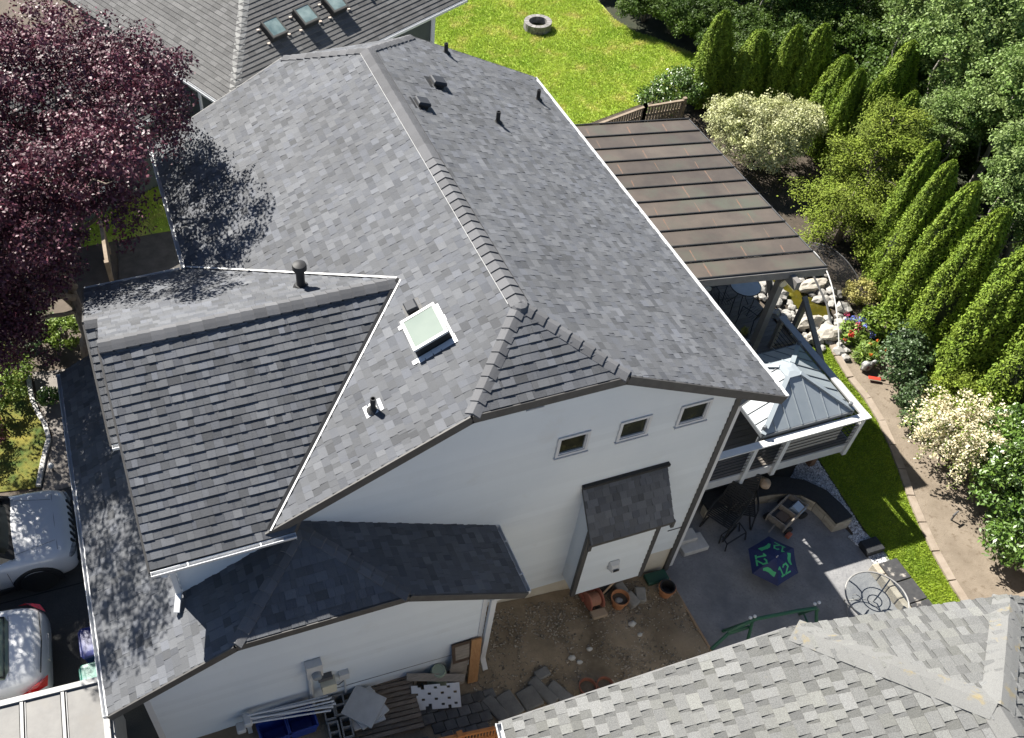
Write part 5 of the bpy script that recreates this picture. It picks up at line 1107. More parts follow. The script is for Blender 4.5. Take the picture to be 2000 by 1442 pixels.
# things along the white wall
pot('flower_pot', (2.42,-.30,tz(2.42)+.03), .19, .33, 'terracotta pot with dark debris beside the hose reel', M_terra, .7, M_soil); pot('flower_pot', (3.58,-.28,tz(3.58)+.02), .18, .30, 'terracotta pot holding a black bucket at the patio corner', M_terra)
o = MB().lathe([(.001,.06),(.13,.06),(.155,.33),(.165,.335),(.145,.335),(.12,.1),(.001,.1)], (3.58,-.28,tz(3.58)+.02), 20).build('bucket', M_black, None, origin=None); smooth_by_angle(o); tag(o, 'black bucket sitting inside the terracotta pot', 'bucket')
o = blob((2.38,-.32,tz(2.4)+.27),(.09,.07,.05),2,2,.3).build('rock', mat('grey_cobble', (0.28,0.28,0.28), 0.8), None, smooth=True); tag(o, 'grey stone lying in the terracotta pot', 'stone')
pot('flower_pot', (.86,-1.92,tz(.86)+.03), .17, .26, 'brown pot under the neighbour eave, left of the pair', mat('dark_terracotta', (0.20,0.075,0.045), 0.8), .7, M_soil); pot('flower_pot', (1.22,-1.96,tz(1.2)+.03), .16, .24, 'brown pot under the neighbour eave, right of the pair', MATS['dark_terracotta'], .7, M_soil)
hr = empty('hose_reel', G(1.88,-.12), 'faded red hose reel cart against the bump-out', 'hose reel'); M_red = mat('faded_red_plastic', (0.36,0.115,0.075), 0.65, (0.44,0.17,0.11), 5, 4, 1.0)
hz0 = tz(1.88)+.03
for x in (1.74,2.02): MB().lathe([(.001,-.015),(.2,-.015),(.215,0),(.2,.015),(.001,.015)], (x,-.16,hz0+.22), 20, axis='x').build('reel_flange', M_red, hr)
MB().lathe([(.1,-.13),(.1,.13)], (1.88,-.16,hz0+.22), 16, axis='x').build('drum', M_red, hr)
for k in range(6): MB().tube([(1.79+k*.035,-.16+.13*math.cos(a),hz0+.22+.13*math.sin(a)) for a in np.linspace(0,6.283,18,endpoint=False)], .017, 6, closed=True).build('hose_loop', mat('faded_hose', (0.4,0.2,0.13), 0.7) if 'faded_hose' not in MATS else MATS['faded_hose'], hr)
MB().box(1.70,2.06,-.06,.16,hz0+.02,hz0+.16).build('base', M_red, hr); MB().tube([(1.74,.1,hz0+.1),(1.74,.2,hz0+.62),(2.02,.2,hz0+.62),(2.02,.1,hz0+.1)], .015, 6).build('handle', M_dgrey, hr); MB().bbox((1.9,-.42,hz0+.05),(.34,.2,.09),.02).build('foot_plate', mat('tan_stone', (0.33,0.25,0.17), 0.9), hr)
bt = empty('leaning_pole', G(2.3,0.05), 'pale wooden pole lying across the pots by the wall', 'pole'); MB().tube([(2.02,-.12,tz(2)+.12),(2.35,.02,tz(2.3)+.3),(2.55,.12,tz(2.5)+.33)], .02, 8).build('pole', mat('pale_wood', (0.5,0.36,0.24), 0.8), bt)
for (x, y, rz, lab) in ((2.72,-.28,.3,'grey concrete block beside the terracotta pot, lower of two'),(2.62,-.02,.2,'grey concrete block beside the wall behind the terracotta pot'),(2.98,-.22,-.35,'grey concrete block standing right of the other blocks')):
    t = empty('edging_block', G(x,y), lab, 'block'); MB().bbox((0,0,.09),(.22,.32,.2),.025, M=Matrix.Translation(G(x,y)) @ Matrix.Rotation(rz,4,'Z') @ Matrix.Rotation(.15,4,'X')).build('block', mat('grey_edging_block', (0.2,0.19,0.17), 0.9, (0.27,0.255,0.23), 6, 5, 1.0, 0.4, 40) if 'grey_edging_block' not in MATS else MATS['grey_edging_block'], t)
tr_ = empty('seed_tray', G(3.6,.06), 'dark green plastic tray upside down at wall corner', 'tray'); MB().bbox((3.55,.08,tz(3.55)+.14),(.5,.26,.1),.02, M=None).build('tray', mat('dark_green_plastic', (0.012,0.06,0.04), 0.5), tr_); MB().box(3.4,3.7,-.02,.02,tz(3.6)+.19,tz(3.6)+.21).build('ridge', MATS['dark_green_plastic'], tr_)
bg_ = empty('black_bag', G(2.15,.1), 'black plastic sheet crumpled against the wall base', 'sheet'); blob((2.2,.1,tz(2.2)+.1),(.26,.12,.12),5,3,.5).build('sheet', M_black, bg_, smooth=False)
for i, (x, y, r) in enumerate(((2.5,-.78,.07),(2.55,-1.05,.045),(.9,-1.2,.06),(1.02,-1.32,.05),(1.35,-1.1,.05))):
    o = blob((x,y,tz(x)+.04),(r*1.3,r,r*.6),i+4,2,.3).build('stone', mat('pale_stone', (0.42,0.40,0.36), 0.85, (0.5,0.48,0.44), 6, 4, 1.0) if 'pale_stone' not in MATS else MATS['pale_stone'], None, smooth=True)
    tag(o, ['pale stone on the dirt below terracotta pot','small pale stone in the middle of dirt','pale stone among the dirt near stepping slabs','pale pebble touching another stone near stepping slabs','lone pale stone right of the stepping slabs'][i], 'stone')
# timber edge between dirt and patio
te = empty('timber_edging', (3.88,-1.5,0), 'brown timber board edging between dirt and patio', 'edging'); MB().box(3.85,3.90,-4.5,.18,-.05,.06).build('board', M_wood, te)

# ------------------------------------------------------------ plants
def unit(a): return a/np.maximum(np.linalg.norm(a, axis=-1, keepdims=True), 1e-9)
def leaf_quads(P, Nrm, size, asp, g, jitter=0.8, axis=None, ajit=0.6):
    """rhombic leaves at points P facing roughly Nrm"""
    n = len(P); N_ = unit(Nrm + g.normal(0, jitter, (n, 3)))
    A = g.normal(0, 1, (n, 3)) if axis is None else axis + g.normal(0, ajit, (n, 3))
    A = unit(A - N_*np.sum(A*N_, -1, keepdims=True)); B = np.cross(N_, A)
    s = (size*g.uniform(.65, 1.35, n))[:, None]
    v0 = P - A*s*.5; v1 = P + B*s*asp*.5 + A*s*.05; v2 = P + A*s*.5 - N_*s*.12; v3 = P - B*s*asp*.5 + A*s*.05
    Vv = np.stack([v0, v1, v2, v3], 1).reshape(-1, 3); Q = np.arange(4*n).reshape(-1, 4)
    return Vv, Q
def foliage(name, P, Nrm, size, asp, m, parent, seed, jitter=.8, axis=None, ajit=.6, shade=None):
    g = np.random.default_rng(seed); Vv, Q = leaf_quads(P, Nrm, size, asp, g, jitter, axis, ajit)
    sh = g.uniform(0, 1, len(P)) if shade is None else np.clip(shade + g.normal(0, .18, len(P)), 0, 1)
    return np_mesh(name, Vv, Q, m, parent, shade=sh)
def clump_points(g, lobes, n_clump, per, cr, shell=.55):
    """clumps through the outer part of a union of ellipsoids"""
    w = np.array([l[1][0]*l[1][1] for l in lobes]); w = w/w.sum(); PP, NN, SS = [], [], []
    for _ in range(n_clump):
        l = lobes[g.choice(len(lobes), p=w)]; d = unit(g.normal(0, 1, 3)); rr = shell + (1-shell)*g.uniform()**.6
        if d[2] < -.35: d[2] *= -.4; d = unit(d)
        c = np.array(l[0]) + d*np.array(l[1])*rr; k = int(per*g.uniform(.6, 1.5)); r = cr*g.uniform(.6, 1.4)
        q = g.normal(0, 1, (k, 3)); q = unit(q)*(g.uniform(0, 1, (k, 1))**.45)*r*np.array([1, 1, .62])
        PP.append(c+q); NN.append(unit(d*.5 + unit(q)*.6 + np.array([0, 0, .75]))); SS.append(np.full(k, g.uniform(.2, .8)))
    return np.concatenate(PP), np.concatenate(NN), np.concatenate(SS)
def trunk(name, base, tips, r0, m, parent, g, wob=.08):
    """tapered trunk with limbs to each tip"""
    mb = MB(); base = Vector(base)
    for tip, rs, start in tips:
        tip = Vector(tip); a = base.lerp(tip, 0) if start is None else Vector(start); pts = []; n = 7
        for i in range(n):
            t = i/(n-1); p = a.lerp(tip, t) + Vector(g.normal(0, wob, 3))*(t*(1-t)*2.5); pts.append(p)
        mb.tube(pts, [rs*(1-.82*i/(n-1)) for i in range(n)], 8)
    return mb.build(name, m, parent, smooth=True)
M_bark = mat('grey_brown_bark', (0.12, 0.095, 0.075), 0.9, (0.20, 0.165, 0.135), 6, 6, 1.0, 0.6, 20, stretch=(3, 3, 1)); M_bark2 = mat('pale_alder_bark', (0.24, 0.22, 0.19), 0.9, (0.34, 0.31, 0.27), 6, 6, 1.0, 0.5, 20, stretch=(3, 3, 1))
M_plum = mat('purple_plum_leaf', (0.066, 0.018, 0.034), 0.52, (0.108, 0.033, 0.052), 1.5, 3, 1.0, shade=0.6, trans=0.12, spec=0.5, shade_hue=(1.2, 0.85, 0.8))
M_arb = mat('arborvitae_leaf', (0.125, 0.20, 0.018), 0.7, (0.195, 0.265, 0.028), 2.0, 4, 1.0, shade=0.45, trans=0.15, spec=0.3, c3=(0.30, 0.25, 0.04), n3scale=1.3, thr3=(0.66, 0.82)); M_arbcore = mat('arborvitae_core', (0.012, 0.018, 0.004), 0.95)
M_leafA = mat('woodland_leaf_dark', (0.055, 0.105, 0.016), 0.55, (0.105, 0.165, 0.027), 1.0, 3, 1.0, shade=0.5, trans=0.25, spec=0.3, objc=False)
M_leafB = mat('pale_poplar_leaf', (0.14, 0.225, 0.05), 0.55, (0.24, 0.32, 0.105), 1.2, 3, 1.0, shade=0.45, trans=0.25, spec=0.3)
M_var = mat('variegated_cream_leaf', (0.34, 0.37, 0.13), 0.6, (0.60, 0.60, 0.36), 3.0, 4, 1.0, shade=0.4, trans=0.2)
M_white_fl = mat('white_blossom', (0.74, 0.68, 0.52), 0.7, (0.55, 0.48, 0.26), 4, 4, 1.0, shade=0.35, trans=0.2)
M_jun = mat('juniper_spray', (0.13, 0.185, 0.014), 0.75, (0.20, 0.25, 0.03), 2.2, 4, 1.0, shade=0.45, trans=0.12, spec=0.3)
M_rho = mat('rhododendron_leaf', (0.07, 0.14, 0.02), 0.4, (0.12, 0.20, 0.03), 2, 3, 1.0, shade=0.45, trans=0.12, spec=0.7)
M_rose = mat('rose_bush_leaf', (0.05, 0.095, 0.03), 0.5, (0.08, 0.13, 0.045), 3, 3, 1.0, shade=0.45, trans=0.15); M_yel = mat('golden_shrub_leaf', (0.26, 0.25, 0.05), 0.7, (0.38, 0.34, 0.12), 4, 4, 1.0, shade=0.35, trans=0.2)
M_lime = mat('lime_foliage', (0.12, 0.20, 0.02), 0.6, (0.18, 0.25, 0.03), 3, 3, 1.0, shade=0.4, trans=0.2)

# purple plum tree
g = np.random.default_rng(21)
pl = empty('plum_tree', (-7.15, 9.1, 1.4), 'large purple leaved plum tree at the left', 'tree')
lobes = [((-6.4,9.7,7.4),(2.6,2.6,2.1)), ((-5.2,9.8,7.4),(1.5,1.6,1.4)), ((-7.9,8.6,6.9),(2.2,2.2,1.9)), ((-6.7,11.6,7.0),(2.3,2.0,1.8)), ((-9.3,9.6,6.4),(2.2,2.4,1.9)), ((-5.7,8.0,7.1),(.9,1.1,.9)), ((-8.6,7.4,6.0),(1.9,1.7,1.7)), ((-6.4,7.9,6.6),(1.4,1.3,1.1)), ((-8.6,6.7,4.7),(1.3,1.1,1.0)), ((-10.2,6.4,6.6),(1.8,1.8,1.5)), ((-8.0,10.6,8.0),(1.8,1.6,1.3)), ((-4.35,9.0,8.6),(.8,.9,.6)), ((-5.0,8.0,8.4),(.7,.9,.6)), ((-5.2,6.7,8.5),(.6,.7,.5)), ((-5.9,7.2,8.0),(1.1,1.0,.8)), ((-8.8,5.0,8.2),(1.2,1.3,.9)), ((-8.9,6.3,8.2),(1.2,1.5,1.0)), ((-8.8,8.0,8.2),(1.2,1.4,.9)), ((-9.0,7.2,4.4),(1.2,1.2,.9)), ((-9.6,8.6,5.4),(1.3,1.3,1.1)), ((-7.6,6.8,7.2),(1.4,1.2,1.1)), ((-8.3,8.6,4.6),(1.2,1.5,1.0)), ((-8.4,9.6,3.7),(1.1,1.2,.8)), ((-7.7,10.6,4.3),(1.1,1.1,.9)), ((-8.6,7.0,5.2),(1.1,1.2,1.0)), ((-7.5,7.6,5.7),(1.0,1.0,.9)), ((-9.2,8.0,3.8),(1.0,1.1,.7)), ((-11.4,9.0,7.4),(2.0,2.0,1.6)), ((-11.8,6.8,7.6),(1.8,1.6,1.4))]
P_, N_, S_ = clump_points(g, lobes, 2400, 74, .32, .5)
foliage('crown', P_, N_, .072, .62, M_plum, pl, 22, .75, shade=S_)
tips = [((-6.9,9.3,4.6), .20, None), ((-6.2,9.6,8.2), .13, (-6.95,9.25,4.0)), ((-4.9,9.2,7.8), .10, (-6.85,9.3,4.4)), ((-8.1,8.6,7.4), .12, (-7.0,9.2,3.6)), ((-6.6,11.8,7.4), .10, (-6.9,9.3,4.5)), ((-9.3,9.6,6.6), .09, (-7.1,9.15,3.2)), ((-8.7,7.3,6.2), .08, (-7.05,9.1,3.4)), ((-5.2,8.1,7.2), .07, (-6.9,9.3,4.3)), ((-8.4,6.8,5.0), .06, (-7.1,9.1,3.0)), ((-6.0,8.0,6.8), .05, (-6.9,9.2,4.5))]
for k in range(26):
    l = lobes[g.integers(len(lobes))]; e = np.array(l[0]) + unit(g.normal(0,1,3))*np.array(l[1])*.8; tips.append((tuple(e), .03, tuple(np.array(l[0])*.7+np.array((-6.9,9.3,4.8))*.3)))
trunk('trunk', (-7.15,9.1,1.35), tips, .2, M_bark, pl, g, .12)

# arborvitae hedge
def arbor_mesh(seed, h, r, n=30000):
    g = np.random.default_rng(seed); root = empty('arborvitae', (0, 0, -500))
    def rad(t, a):
        base = r*np.minimum(1, (t/.10+.25))*np.clip(1-t, 0, 1)**.44*1.12
        return base*(1+.13*np.sin(3*a+5*t+seed)+.09*np.sin(7*a-9*t+seed*2)+.07*np.sin(13*a+21*t))
    t = g.uniform(0.0, 1, n)**1.15; a = g.uniform(0, 6.2832, n); rr = rad(t, a)*np.where(g.uniform(0, 1, n) < .12, g.uniform(1.0, 1.16, n), g.uniform(.74, 1.05, n))
    # lump the shell into upright sprays
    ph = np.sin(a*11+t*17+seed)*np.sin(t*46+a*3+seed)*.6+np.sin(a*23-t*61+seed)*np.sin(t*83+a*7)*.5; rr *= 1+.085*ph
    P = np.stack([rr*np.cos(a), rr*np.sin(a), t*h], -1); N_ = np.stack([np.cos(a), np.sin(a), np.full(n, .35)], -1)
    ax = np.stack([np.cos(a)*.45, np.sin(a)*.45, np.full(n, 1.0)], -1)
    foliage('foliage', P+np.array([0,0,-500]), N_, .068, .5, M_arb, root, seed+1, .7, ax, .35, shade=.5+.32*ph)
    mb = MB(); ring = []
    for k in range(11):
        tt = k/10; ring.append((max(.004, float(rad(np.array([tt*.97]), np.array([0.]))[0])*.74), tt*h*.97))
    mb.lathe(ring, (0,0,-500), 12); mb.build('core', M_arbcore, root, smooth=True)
    return root
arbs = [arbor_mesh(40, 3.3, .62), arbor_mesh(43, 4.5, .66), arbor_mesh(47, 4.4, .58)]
ordn = ['first','second','third','fourth','fifth','sixth','seventh','eighth','ninth','tenth']
far_row = [(14.05,16.35,3.3,1.0,0),(15.0,15.55,2.9,1.05,0),(15.75,14.85,3.3,.82,0),(16.3,14.35,3.5,.95,0),(16.35,13.1,3.1,1.0,0),(16.15,12.2,3.2,.8,0),(16.5,11.6,3.2,.75,0),(17.55,12.1,3.9,1.0,1),(16.3,10.2,3.6,.9,2)]
near_row = [(14.4,7.3,4.2,.9,2),(14.0,6.3,4.4,.86,1),(13.8,5.3,4.5,1.0,2),(13.6,4.2,4.6,.94,1),(13.65,2.95,4.9,1.2,2),(13.8,1.6,4.6,1.12,1),(13.95,.35,4.3,1.2,2)]
used = set()
for lst, wh in ((far_row, 'the lawn along far hedge'), (near_row, 'the pond along near hedge')):
    for i, (x, y, h, sr, k) in enumerate(lst):
        src = arbs[k]; lab = 'tall cone shaped arborvitae, %s from %s' % (ordn[i], wh); base_h = (3.3, 4.5, 4.4)[k]
        if k not in used: used.add(k); o = src; o.location = (x, y, 0); o.scale = (sr, sr, h/base_h); o.rotation_euler = (0, 0, R.uniform(0, 6.28))
        else: o = copy_tree(src, (x, y, 0), R.uniform(0, 6.28), (sr, sr, h/base_h))
        tag(o, lab, 'hedge tree', 'arborvitae planted in the garden hedge')
# shrubs
def shrub(name, loc, lobes, ncl, per, cr, size, asp, m, label, cat='shrub', seed=1, shell=.55, stems=4, jitter=.8, group=None, barkm=None):
    g = np.random.default_rng(seed); t = empty(name, loc, label, cat, group)
    lb = [((loc[0]+c[0], loc[1]+c[1], loc[2]+c[2]), r) for c, r in lobes]; P, N_, S_ = clump_points(g, lb, ncl, per, cr, shell)
    P[:, 2] = np.maximum(P[:, 2], loc[2]+.02)
    foliage('foliage', P, N_, size, asp, m, t, seed+5, jitter, shade=S_)
    tips = [((lb[k % len(lb)][0][0]+g.normal(0,.15), lb[k % len(lb)][0][1]+g.normal(0,.15), lb[k % len(lb)][0][2]+.2), .035, (loc[0]+g.normal(0,.05), loc[1]+g.normal(0,.05), loc[2])) for k in range(stems)]
    trunk('stem', loc, tips, .03, barkm or M_bark, t, g, .05)
    return t
shrub('variegated_shrub', (13.7,12.7,0), [((0,0,1.3),(1.55,1.35,.95)),((.9,-.3,1.5),(.9,.8,.7)),((-.7,.5,1.5),(.9,.9,.7)),((1.55,.1,1.4),(.55,.45,.4)),((-.1,-.8,1.1),(1.0,.7,.7))], 520, 70, .24, .066, .62, M_var, 'large cream variegated shrub behind the patio cover corner', seed=51, stems=7)
shrub('rhododendron', (12.9,16.2,0), [((0,0,.8),(1.0,.8,.7)),((-.8,-.1,.6),(.7,.6,.5)),((.8,.3,.7),(.7,.6,.6))], 190, 40, .24, .10, .45, M_rho, 'green leafy shrub growing through the end of the wooden fence', seed=53)
# irregular golden juniper in the middle of the bed
def juniper():
    g = np.random.default_rng(61); t = empty('juniper_tree', (14.1,8.6,0), 'irregular golden green juniper between the two hedge rows', 'tree'); P, N_, A_, S_ = [], [], [], []; tips = [((14.9,9.3,3.6), .11, (14.1,8.6,0)), ((14.4,8.6,2.6), .07, (14.15,8.65,.6))]
    for k in range(64):
        z = g.uniform(.5, 3.5); cx, cy = 14.1+.24*z, 8.6+.2*z; L_ = (1.65-.36*abs(z-1.3))*g.uniform(.5, 1.08); a = g.uniform(0, 6.283); tip = np.array([cx+L_*math.cos(a), cy+L_*math.sin(a), z+g.uniform(-.1,.35)])
        root_ = np.array([cx, cy, z-.15]); tips.append((tuple(tip), .025, tuple(root_)))
        for s_ in np.linspace(.42, 1.05, 6):
            c = root_ + (tip-root_)*s_ + g.normal(0, .1, 3); kk = 150; q = g.normal(0, 1, (kk, 3))*np.array([.16,.16,.075]); P.append(c+q); N_.append(np.tile(np.array([0,0,1.]), (kk,1))+q*2); A_.append(np.tile(unit(tip-root_+np.array([0,0,.2])), (kk,1))); S_.append(np.full(kk, g.uniform(.15,.85)))
    foliage('foliage', np.concatenate(P), np.concatenate(N_), .07, .42, M_jun, t, 62, .6, np.concatenate(A_), .5, shade=np.concatenate(S_)); trunk('trunk', (14.1,8.6,0), tips, .1, M_bark, t, g, .08)
juniper()
shrub('golden_shrub', (13.15,6.25,0), [((0,0,.36),(.48,.42,.34))], 70, 42, .12, .055, .6, M_yel, 'small rounded golden shrub beside the pond rocks', seed=71)
shrub('rose_bush', (12.4,3.65,0), [((0,0,.65),(.75,.6,.5)),((.5,.4,.7),(.5,.5,.4)),((-.3,-.4,.5),(.5,.4,.4))], 150, 36, .17, .075, .6, M_rose, 'open dark green rose bush over bare bed soil', seed=73, shell=.3)
shrub('lime_shrub', (12.75,2.0,0), [((0,0,.7),(.9,.7,.6)),((.6,.4,.8),(.6,.6,.5))], 170, 44, .17, .06, .5, M_jun, 'golden green shrub behind the white flowering bush', seed=75)
# white flowering shrub with arching sprays
def spirea():
    g = np.random.default_rng(81); t = empty('white_flowering_shrub', (11.75,.85,0), 'arching shrub covered in creamy white blossom at the bed edge', 'shrub'); P, A_, S_ = [], [], []; tips = []
    for k in range(170):
        a = g.uniform(0, 6.283); L_ = g.uniform(.55, 1.4); H_ = g.uniform(.75, 1.6); b = np.array([11.75,.85,.1])+g.normal(0,.12,3)*np.array([1,1,0]); n_ = 95; s_ = g.uniform(.25, 1.0, n_)
        x = b[0]+np.cos(a)*L_*s_; y = b[1]+np.sin(a)*L_*s_; z = .15+H_*(1-(s_-.62)**2/.40)*.95
        p = np.stack([x, y, np.maximum(z, .04)], -1)+g.normal(0,.045,(n_,3)); P.append(p); d = np.array([math.cos(a), math.sin(a), -.3]); A_.append(np.tile(d,(n_,1))); S_.append(np.clip(.25+.6*s_,0,1))
        if k < 22: tips.append(((b[0]+math.cos(a)*L_*.8, b[1]+math.sin(a)*L_*.8, H_), .016, tuple(b)))
    P = np.concatenate(P); A_ = np.concatenate(A_); S_ = np.concatenate(S_); pick = g.uniform(0,1,len(P)) < .72; up = np.tile(np.array([0,0,1.]),(len(P),1))
    foliage('blossom', P[pick], up[pick], .06, .7, M_white_fl, t, 82, .9, A_[pick], .6, shade=S_[pick]); foliage('foliage', P[~pick]-np.array([0,0,.04]), up[~pick], .07, .45, M_lime, t, 83, .9); trunk('stem', (11.75,.85,0), tips, .02, M_bark, t, g, .04)
spirea()
shrub('rhododendron', (12.35,-.1,0), [((0,0,1.1),(1.1,.9,.9)),((-.5,-.5,.8),(.8,.7,.7)),((.5,.5,1.3),(.8,.7,.6))], 300, 48, .22, .105, .4, M_rho, 'big glossy green rhododendron right of the white flowering bush', seed=85)
shrub('rhododendron', (11.25,-1.75,0), [((0,0,.6),(.75,.65,.5)),((.6,-.3,.6),(.6,.6,.5))], 150, 38, .2, .11, .42, M_rho, 'lower bright green shrub by the neighbour fence', seed=87)
shrub('low_shrub', (12.05,2.6,0), [((0,0,.4),(.6,.5,.35)),((-.3,-.5,.3),(.45,.4,.25))], 90, 40, .15, .06, .55, M_rose, 'low dark green shrub between rose bush and white flowering bush', seed=111)
shrub('low_shrub', (11.9,-1.0,0), [((0,0,.5),(.7,.5,.45))], 100, 40, .16, .08, .5, M_rho, 'low green shrub between the two glossy rhododendrons', seed=113)
# flowers in the bed
def flower_clump(name, loc, r, h, ncol, label, seed, lm, leafn=420, bloom=40, bs=.05, upright=False):
    g = np.random.default_rng(seed); t = empty(name, loc, label, 'flowers'); a = g.uniform(0,6.283,leafn); rr = r*np.sqrt(g.uniform(0,1,leafn)); z = g.uniform(.05,1,leafn)*h*(1-.5*(rr/r)**2)
    P = np.stack([loc[0]+rr*np.cos(a), loc[1]+rr*np.sin(a), loc[2]+z], -1); N_ = np.stack([np.cos(a)*.5,np.sin(a)*.5,np.full(leafn,.8)],-1); ax = np.stack([np.cos(a)*.35,np.sin(a)*.35,np.full(leafn,1.)],-1) if upright else None
    foliage('foliage', P, N_, .26 if upright else .12, .12 if upright else .65, lm, t, seed+1, .6, ax, .35)
    for c, k in ncol:
        cm = MATS.get('bloom_%s' % c[0]) or mat('bloom_%s' % c[0], c[1], .6, tuple(min(1,x*1.3) for x in c[1]), 9, 3, 1.0, shade=.3, trans=.2); Q, Nn = [], []
        for _ in range(k):
            aa = g.uniform(0,6.283); r2 = r*math.sqrt(g.uniform(0,1)); cc = np.array([loc[0]+r2*math.cos(aa)+c[2][0], loc[1]+r2*math.sin(aa)+c[2][1], loc[2]+h*(1.02-.4*(r2/r)**2)]); q = unit(g.normal(0,1,(22,3)))*bs*np.array([1,1,.7]); Q.append(cc+q); Nn.append(q/bs)
        foliage('bloom', np.concatenate(Q), np.concatenate(Nn), .035, .9, cm, t, seed+9+k, .4)
flower_clump('hydrangea', (12.2,5.15,0), .42, .55, [(('blue',(0.16,0.20,0.60),(0,-.05)),12),(('pink',(0.55,0.06,0.16),(-.2,.18)),5)], 'hydrangea with blue and pink flower heads by the pond', 91, M_lime, 420, bs=.07)
flower_clump('red_flowers', (11.85,5.0,0), .16, .4, [(('red',(0.5,0.04,0.03),(0,0)),7)], 'small clump of red flowers at the pond edge', 93, M_lime, 90, bs=.045)
flower_clump('daylily', (12.0,4.35,0), .34, .6, [(('orange',(0.6,0.16,0.02),(.1,-.02)),6)], 'bright green daylily clump with orange red flowers', 95, M_lime, 520, bs=.04, upright=True)
flower_clump('blue_flowers', (12.75,4.6,0), .18, .45, [(('indigo',(0.10,0.12,0.45),(0,0)),5)], 'few blue flowers among leaves behind the daylily', 97, M_lime, 140, bs=.045)
shrub('bed_plant', (12.8,5.0,0), [((0,0,.45),(.5,.5,.35))], 60, 34, .14, .09, .7, M_lime, 'light green leafy plant right of the hydrangea', seed=99)
gn = empty('garden_ornament', (11.75,4.0,0), 'small dark and white garden ornament beside the lawn kerb', 'ornament'); blob((11.75,4.0,.16),(.16,.11,.15),7,3,.35).build('body', mat('black_white_ceramic', (0.02,0.02,0.02), 0.3, (0.6,0.6,0.58), 7, 2, 1.0), gn, smooth=True); blob((11.82,3.92,.36),(.07,.06,.07),8,2,.2).build('head', MATS['black_white_ceramic'], gn, smooth=True)
rs = empty('red_spade', (11.72,3.62,0), 'small red garden tool lying on kerb edge', 'tool'); MB().beam((11.6,3.7,.1),(11.85,3.55,.1),.1,.012).build('blade', mat('red_enamel', (0.5,0.05,0.03), 0.4), rs); MB().tube([(11.85,3.55,.1),(12.1,3.4,.12)], .012, 6).build('handle', M_wood, rs)
# planter grass on the deck
g = np.random.default_rng(5); n_ = 120; a = g.uniform(0,6.283,n_); P_ = np.stack([8.25+.09*np.cos(a)*g.uniform(0,1,n_),4.95+.09*np.sin(a)*g.uniform(0,1,n_),DZ+.3+g.uniform(0,.12,n_)],-1); foliage('grass_tuft', P_, np.stack([np.cos(a),np.sin(a),np.full(n_,.6)],-1), .2, .1, M_yel, dpot, 6, .5, np.stack([np.cos(a)*.5,np.sin(a)*.5,np.full(n_,1.)],-1), .3)
# front garden beside the driveway
shrub('autumn_shrub', (-9.35,8.3,1.4), [((0,0,.45),(.7,.6,.4)),((.5,.6,.4),(.4,.4,.3))], 110, 40, .16, .06, .6, M_lime, 'yellow green bush under the plum tree beside garden path', seed=101)
shrub('leafy_plant', (-8.15,8.0,1.4), [((0,0,.22),(.26,.24,.2))], 26, 30, .1, .08, .6, M_rho, 'small dark green plant on the path edge', seed=103)
flower_clump('red_border_flowers', (-9.5,7.6,1.4), .25, .3, [(('crimson',(0.45,0.02,0.05),(0,0)),10)], 'crimson flowers at the left picture edge', 105, M_lime, 160, bs=.05)
shrub('leafy_plant', (-7.6,9.8,1.4), [((0,0,.4),(.45,.5,.35))], 70, 34, .14, .08, .5, M_lime, 'bright green plant at the foot of the plum trunk', seed=107)
shrub('undergrowth_shrub', (-8.9,9.9,1.4), [((0,0,.5),(.9,.8,.45)),((.7,.4,.4),(.6,.6,.35))], 130, 40, .18, .07, .55, M_rose, 'dark shrub in the shade behind the plum trunk', seed=121)
shrub('undergrowth_shrub', (-9.9,7.1,1.4), [((0,0,.4),(.7,.7,.38))], 90, 40, .16, .06, .55, M_plum, 'purple red low shrub at the left edge of the front lawn', seed=123)
pm_ = tag(empty('path_edging', (-8.4,7.5,1.4), 'curved concrete edging along the garden path', 'edging'))
ed = arc_resample([(-8.6,9.0),(-8.55,8.05),(-8.3,7.05),(-8.47,6.35),(-8.66,5.55)], .4)
for a_, b_ in zip(ed, ed[1:]): MB().beam(a_+(b_-a_)*.02+Vector((0,0,1.42)), b_-(b_-a_)*.02+Vector((0,0,1.42)), .10, .09).build('edging_block', M_concrete, pm_)
gl_ = empty('path_light', (-8.3,5.95,1.4), 'small white globe light on the path edge', 'light'); MB().lathe([(.001,.13),(.05,.15),(.07,.2),(.05,.25),(.001,.27)], ORG[gl_], 14).build('globe', M_white, gl_, smooth=True); MB().lathe([(.02,0),(.02,.15)], ORG[gl_], 8).build('stem', M_dgrey, gl_)

